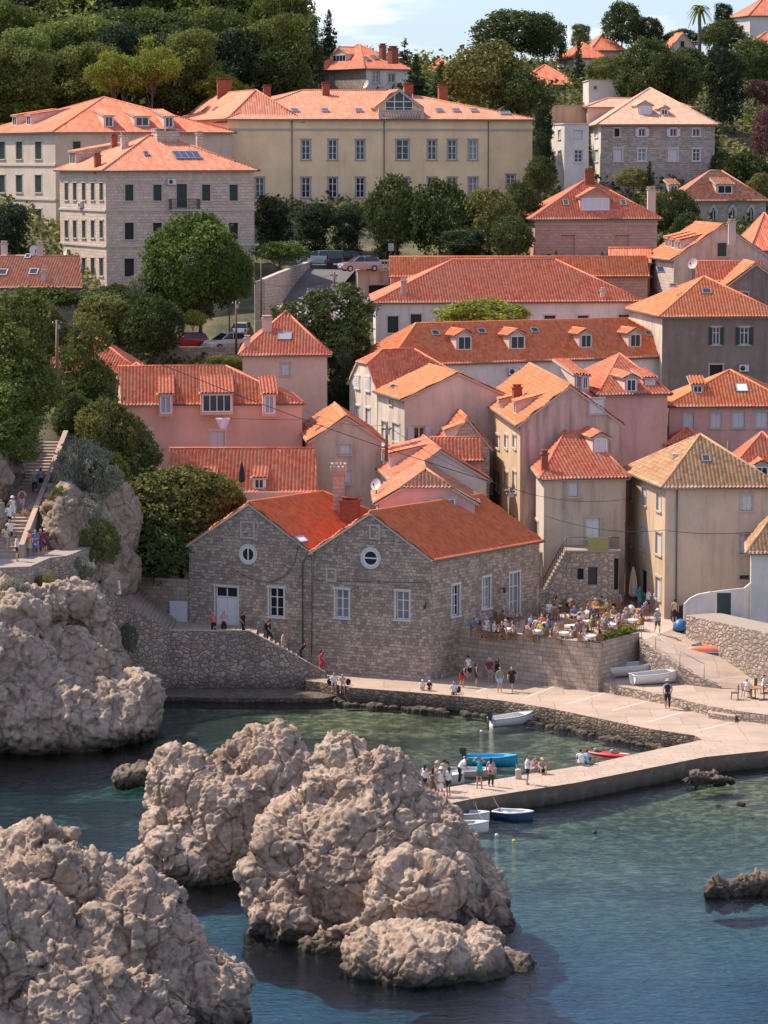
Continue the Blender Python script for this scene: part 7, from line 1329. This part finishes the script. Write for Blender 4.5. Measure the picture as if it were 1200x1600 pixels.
c = PZ(1063, 984, ZT); mb = MB(); mb.lathe([(.55, 0), (.5, .35), (.34, .62), (.1, .76)], plain('blue_fibreglass', (.04, .16, .36), .4), c, 16); tag(mb.build('upturned_dinghy', loc=c), 'small blue upturned tub beside the white garden wall', 'tub')
c = PZ(1058, 972, ZT); 
for dx, lab in ((0, 'dark rubbish bin against the ochre corner house'), (.9, 'second dark rubbish bin, next to the white garden wall')): mb = MB(); mb.box(c+V(dx, .5, .55), .75, .7, 1.0, CL['black']); mb.box(c+V(dx, .5, 1.08), .8, .76, .08, CL['black']); mb.box(c+V(dx, .12, 1.0), .5, .05, .05, METAL); tag(mb.build('rubbish_bin', loc=c+V(dx, .5, 0)), lab, 'bin')
c = PZ(810, 1217, ZQ); mb = MB(); mb.lathe([(.17, 0), (.18, .1), (.165, .42), (.19, .46), (.19, .55), (.12, .58)], TRIM, c, 14); tag(mb.build('bollard', loc=c), 'stubby stone bollard on the pier', 'bollard')
for px, py, m, lab in ((752, 1143, BW, 'white mooring buoy in the cove'), (739, 1314, BW, 'white mooring buoy nearest the crag'), (776, 1305, BW, 'white mooring buoy below the navy boat'), (803, 1314, CL['yellow'], 'tiny yellow mooring buoy right of the white ones'), (930, 1301, CL['black'], 'tiny dark mooring buoy in open water')):
    c = PZ(px, py, 0); mb = MB(); mb.lathe([(.03, -.10), (.09, -.05), (.11, .0), (.08, .07), (.03, .10)], m, c, 10); mb.tube([c+V(0, 0, .09), c+V(0, 0, .13)], .012, METAL, 5); tag(mb.build('buoy', loc=c), lab, 'buoy')
# ---------------------------------------------------------------- cars
def car(lab, px, py, z, rz, paint, L=4.0, H_=1.5, W2=.86, tall=False):
    c = PZ(px, py, z); rt = empty('parked_car', (0, 0, 0)); tag(rt, lab, 'car', 'cars parked by the road'); pt = plain('car_paint_'+paint[0], paint[1], .25, .3, var=.02)
    prof = [(-.5, .32), (-.5, .62), (-.46, .86), (-.42, 1.0)] + [(-.40, 1.0)]; 
    body = [(-.5, .30, .96), (-.505, .60, 1), (-.47, .92, .98), (.22, .93, 1), (.47, .78, .94), (.505, .58, .96), (.49, .30, .94)]
    def ext(pr, m, nm, par_, zo=0):
        mb = MB(); n = len(pr); A = [V(a*L, -W2*k, b*H_/1.5) for a, b, k in pr]; B = [V(a*L, W2*k, b*H_/1.5) for a, b, k in pr]; mb.poly(A+B, [tuple(range(n)), tuple(range(2*n-1, n-1, -1))]+[(i, n+i, n+(i+1) % n, (i+1) % n)[::-1] for i in range(n)], m); me_o = mb.build(nm, par_); bv = me_o.modifiers.new('b', 'BEVEL'); bv.width = .06; bv.segments = 2; return me_o
    b = ext(body, pt, 'body', rt); gl = [(-.46, .90, .95), (-.40, 1.38, .80), (-.30, 1.49, .74), (.06, 1.47, .74), (.26, .93, .92)] if not tall else [(-.48, .90, .95), (-.46, 1.55, .84), (-.40, 1.62, .8), (.10, 1.58, .8), (.24, .93, .92)]
    ext([(a, min(z_, 1.44 if not tall else 1.56), k*.985) for a, z_, k in gl], GLASS, 'windows', rt)
    rf = MB(); top = gl[1:4]; A = [V(a*L, -W2*k*1.0, (z_+.01)*H_/1.5) for a, z_, k in top]; B = [V(p.x, -p.y, p.z) for p in A]
    rf.poly(A+B, [(0, 1, 4, 3), (1, 2, 5, 4)], pt); 
    for sgn in (-1, 1):
        for (a, za, ka), (a2, zb_, kb) in ((gl[0], gl[1]), (gl[3], gl[4])): rf.tube([V(a*L, sgn*W2*ka, za*H_/1.5), V(a2*L, sgn*W2*kb, zb_*H_/1.5)], .035, pt, 5)
        rf.tube([V(-.06*L, sgn*W2*.93, .92*H_/1.5), V(-.08*L, sgn*W2*.77, 1.45*H_/1.5)], .03, pt, 5)
    rf.build('roof', rt)
    for x in (-.31, .32):
        for sgn in (-1, 1):
            w1 = MB(); n = 16; Pp = [V(x*L+.31*cos(2*pi*k/n), sgn*(W2-.2*j*1.0+.02), .31+.31*sin(2*pi*k/n)) for j in (0, 1) for k in range(n)]; w1.poly(Pp, [tuple(range(n)), tuple(range(2*n-1, n-1, -1))]+[(k, (k+1) % n, n+(k+1) % n, n+k) for k in range(n)], CL['black']); wo = w1.build('wheel', rt); w2 = MB(); w2.poly([V(x*L+.18*cos(2*pi*k/n), sgn*(W2+.032), .31+.18*sin(2*pi*k/n)) for k in range(n)], [tuple(range(n))], ZINC); w2.build('rim', wo)
    for sgn in (-1, 1): h = MB(); h.box((.49*L, sgn*W2*.68, .68*H_/1.5), .1, .34, .14, WHITE); h.build('headlight', rt); h = MB(); h.box((-.5*L, sgn*W2*.80, .78*H_/1.5), .06, .2, .24, CL['red']); h.build('taillight', rt)
    h = MB(); h.box((-.508*L, 0, .55), .03, .5, .12, WHITE); h.box((.512*L, 0, .45), .03, .5, .12, WHITE); h.build('number_plate', rt); rt.location = (c.x, c.y, z); rt.rotation_euler = (0, 0, rz); return rt
car('red hatchback parked at the left of the car park', 295, 545, zc+.01, D(12+180), ('red', (.35, .015, .025)), 3.6, 1.5); car('white hatchback facing out of the car park', 354, 546, zc+.01, D(215), ('white', (.62, .62, .62)), 3.9)
car('white car behind the white hatchback', 350, 525, zc+.01, D(80), ('white', (.62, .62, .62)), 4.1); car('light blue car behind the wooden pole', 383, 526, zc+.01, D(75), ('lightblue', (.35, .42, .50)), 4.2); car('dark car at the back right of the car park', 392, 514, zc+.01, D(70), ('dark', (.02, .022, .03)), 4.2)
car('pale blue car crossing at the top of the street', 496, 416, pz.__call__(0, 0, 0).z if False else PD(500, 414, 322).z+.02, D(170), ('paleblue', (.40, .48, .56)), 4.0) if False else None
zr = PD(500, 414, 322).z+.02
car('pale blue car parked at the top of the street', 497, 414, zr, D(165), ('paleblue', (.42, .50, .58)), 4.1); car('dark van seen from behind with orange lights', 524, 420, zr, D(92), ('darkvan', (.02, .02, .03)), 4.3, 1.75, .9, True); car('black car parked right of the dark van', 549, 414, zr, D(20), ('black', (.012, .012, .014)), 4.2); car('white car half hidden by the garage terrace', 562, 424, zr, D(200), ('silver', (.30, .31, .32)), 4.0)
# ---------------------------------------------------------------- poles, wires, dishes, laundry
def pole(lab, px, yt, yb_, d, r=.11, arm=True, name='utility_pole'):
    a, b = PD(px, yt, d), PD(px, yb_, d); rt = empty(name, b); tag(rt, lab, 'pole'); mb = MB(); mb.tube([b-V(0, 0, .5), a], [r*1.2, r*.8], WOOD, 8); mb.build('post', rt)
    if arm: mb = MB(); mb.box(a-V(0, 0, .3), .7, .1, .1, METAL); [mb.lathe([(.04, 0), (.05, .08), (.02, .14)], BW, a+V(sx, 0, -.25), 8) for sx in (-.3, 0, .3)]; mb.box(a+V(.12, -.12, -.5), .25, .2, .35, ZINC); mb.build('crossarm', rt)
    return a
pa = pole('tall wooden pole rising from the pines above the stairway', 89, 500, 650, 226, .13); pb_ = pole('short wooden pole in front of the beige gabled house', 604, 664, 710, 224, .11); pc = pole('dark pole between the orange roof and the tall ochre house', 797, 762, 815, 217, .1); pd = pole('slim pole in front of the white cars', 369, 470, 545, 279, .1); pe = pole('dark pole standing in the flowering oleander', 522, 425, 465, 286, .12); pf = pole('tall slim lamp post by the stone block corner', 408, 405, 490, 295, .07, False, 'lamp_post'); pg_ = pole('dark pole between the rose row house and brown roof', 1138, 690, 725, 228, .1, False)
def wire(lab, a, b, sag, r=.018, n=16):
    mb = MB(); mb.tube([a.lerp(b, i/n)-V(0, 0, 4*sag*(i/n)*(1-i/n)) for i in range(n+1)], r, CL['black'], 4); tag(mb.build('cable', loc=a), lab, 'cable')
wire('long black cable from the tall wooden pole to the dark pole', pa, pc, .6, .025); wire('thin cable from the dark pole to the ochre corner house', pc, PD(978, 780, 213), .5); wire('cable from the short wooden pole to the dark pole', pb_, pc, .5); wire('cable from the oleander pole to the stone block', pe, PD(400, 440, 296), .8); wire('cable crossing the front of the ochre corner house', PD(1042, 829, 213.5), PD(1205, 828, 213.3), .25); wire('cable from the weathered grey house to the ochre corner house', PD(852, 806, 218), PD(1040, 828, 213.5), .5); wire('cable from the short wooden pole to the long pink house', pb_, PD(475, 640, 236), .5); wire('washing line across the long pink house', PD(330, 652, 235.5), PD(470, 656, 236), .05, .015)
def dish(lab, px, py, d, r, rz, m=BW):
    c = PD(px, py, d); rt = empty('satellite_dish', c-V(0, 0, r+.3)); tag(rt, lab, 'satellite dish'); n = 20; M = Matrix.Rotation(rz, 3, 'Z') @ Matrix.Rotation(R(70), 3, 'X'); mb = MB(); Pp = [c]+[c+M @ V(r*k/4*cos(2*pi*j/n), r*k/4*sin(2*pi*j/n), r*.22*(k/4)**2) for k in range(1, 5) for j in range(n)]
    mb.poly(Pp, [(0, 1+j, 1+(j+1) % n) for j in range(n)]+[(1+k*n+j, 1+(k+1)*n+j, 1+(k+1)*n+(j+1) % n, 1+k*n+(j+1) % n) for k in range(3) for j in range(n)], m, True); mb.build('reflector', rt); mb = MB(); mb.tube([c+V(0, .05, 0), c+V(0, .15, -r), c+V(0, .15, -r-1.2)], .04, METAL, 6); mb.build('mast', rt); mb = MB(); mb.tube([c+M @ V(0, -r*.9, r*.2), c+M @ V(0, -r*.2, r*.8)], .025, METAL, 5); mb.box(c+M @ V(0, -r*.2, r*.82), .12, .12, .12, METAL); mb.build('feed', rt)
dish('white satellite dish beside the pink white gabled house', 588, 757, 218, .42, D(-35)); dish('pink satellite dish above the orange hip roof', 1083, 412, 283, .52, D(-40), plain('pale_pink_paint', (.55, .42, .40), .5)); dish('white satellite dish near the right edge dormer', 1176, 736, 228, .45, D(-60)); dish('small white dish on the low cottage roof at the left', 53, 392, 295, .5, D(30)); dish('white dish on the stone block side wall', 103, 395, 318, .45, D(-60)); dish('white dish on the balcony of the upper villa', 573, 132, 390, .55, D(-60))
def crownchim():
    c = PD(529, 750, 216); rt = empty('chimney', c-V(0, 0, 3)); tag(rt, 'tall pinkish stone chimney with a flared crenellated top', 'chimney'); mb = MB(); s = 216/FPX; mb.box(c-V(0, 0, 1.2), .8, .8, 3.4, W_PST); mb.build('shaft', rt); mb = MB(); mb.box(c+V(0, 0, .55), 1.0, 1.0, .2, P_TAN); mb.box(c+V(0, 0, .8), 1.15, 1.15, .3, P_TAN)
    for i in range(4):
        for j in range(4):
            if i in (0, 3) or j in (0, 3): mb.box(c+V(-.45+.3*i, -.45+.3*j, 1.05), .18, .18, .28, P_TAN)
    mb.build('crown_top', rt)
crownchim()
def laundry():
    a = PD(336, 653, 235.3); b = PD(360, 653, 235.3); mb = MB(); nu, nv = 9, 7; Pp = []
    for j in range(nv):
        for i in range(nu): u, v = i/(nu-1), j/(nv-1); w_ = 1-.55*v*abs(1); Pp.append(V(a.x+(b.x-a.x)*(.5+(u-.5)*(1-.6*v)), a.y+.06*sin(u*9+v*3), a.z-.95*v*(1-.25*abs(u-.6))))
    mb.grid(Pp, plain('white_laundry', (.66, .64, .74), .8), nu, nv, smooth=True); o = mb.build('laundry', loc=a); tag(o, 'pale lilac sheet hung over the washing line', 'laundry'); m = o.modifiers.new('s', 'SOLIDIFY'); m.thickness = .02
laundry()
def sign():
    c = PD(611, 386, 314); rt = empty('notice_board', c-V(0, 0, 1.5)); tag(rt, 'grey double notice panel above the garage terrace', 'sign'); mb = MB(); mb.box(c, .55, .06, .75, ZINC); mb.box(c+V(0, 0, -.05), .03, .07, .75, METAL); mb.build('panel', rt); mb = MB(); mb.tube([c-V(0, -.1, .3), c-V(.25, -.1, 1.5)], .04, METAL, 5); mb.tube([c-V(0, -.1, .3), c-V(-.25, -.1, 1.5)], .04, METAL, 5); mb.build('stand', rt)
sign()
def balus():
    H = [h for h in BUILT if h['root'].name == 'garage'][0]; mb = MB(); P0, A, B = H['P0'], H['A'], H['B']; z = V(0, 0, 1)
    for S0, E0 in ((P0, P0+A), (P0, P0+B)):
        n = max(4, int((E0-S0).length/.3))
        for i in range(n): mb.lathe([(.08, 0), (.05, .15), (.10, .35), (.05, .6), (.08, .75)], TRIM, S0.lerp(E0, (i+.5)/n)+z*.2, 6)
        c = (S0+E0)/2+z*1.02; X = (E0-S0).normalized(); mb.box(c, (E0-S0).length+.2, .3, .16, TRIM, X, V(-X.y, X.x, 0))
    mb.build('balustrade', H['root'])
balus()
# railing at the ramp
rt = empty('handrail', ramL[0]); tag(rt, 'thin metal handrail along the left edge of the ramp', 'railing'); mb = MB(); rp = [p+V(.1, .1, .12) for p in ramL[:4]]; mb.tube([p+V(0, 0, .95) for p in rp], .025, ZINC, 5); mb.build('rail', rt)
for p in rp: mb = MB(); mb.tube([p, p+V(0, 0, .95)], .025, ZINC, 5); mb.build('post', rt)

# mooring ropes and rings
ROPE = plain('rope', (.34, .29, .22), .9)
for i, (a, b, lab) in enumerate((((757, 1283), (742, 1254), 'slack rope from the open white boat to the pier'), ((790, 1272), (770, 1244), 'slack rope from the navy boat to the pier'), ((806, 1193), (812, 1212), 'rope from the turquoise boat to the bollard'), ((828, 1118), (846, 1106), 'rope from the white motorboat to the quay edge'), ((935, 1183), (925, 1194), 'thin rope holding the kayak to the pier'))):
    A, B = PZ(*a, .45), PZ(*b, ZQ+.04); mb = MB(); mb.tube([A.lerp(B, k/10)-V(0, 0, 1.2*(k/10)*(1-k/10)*.5) for k in range(11)], .011, ROPE, 5); tag(mb.build('mooring_rope', loc=A), lab, 'rope')
    mb = MB(); n = 12; mb.tube([B+V(.1*cos(2*pi*k/n), .1*sin(2*pi*k/n), .0) for k in range(n+1)], .018, METAL, 5); tag(mb.build('mooring_ring', loc=B), 'iron ring at the end of the '+lab.replace('slack ', '').replace('thin ', ''), 'mooring ring')
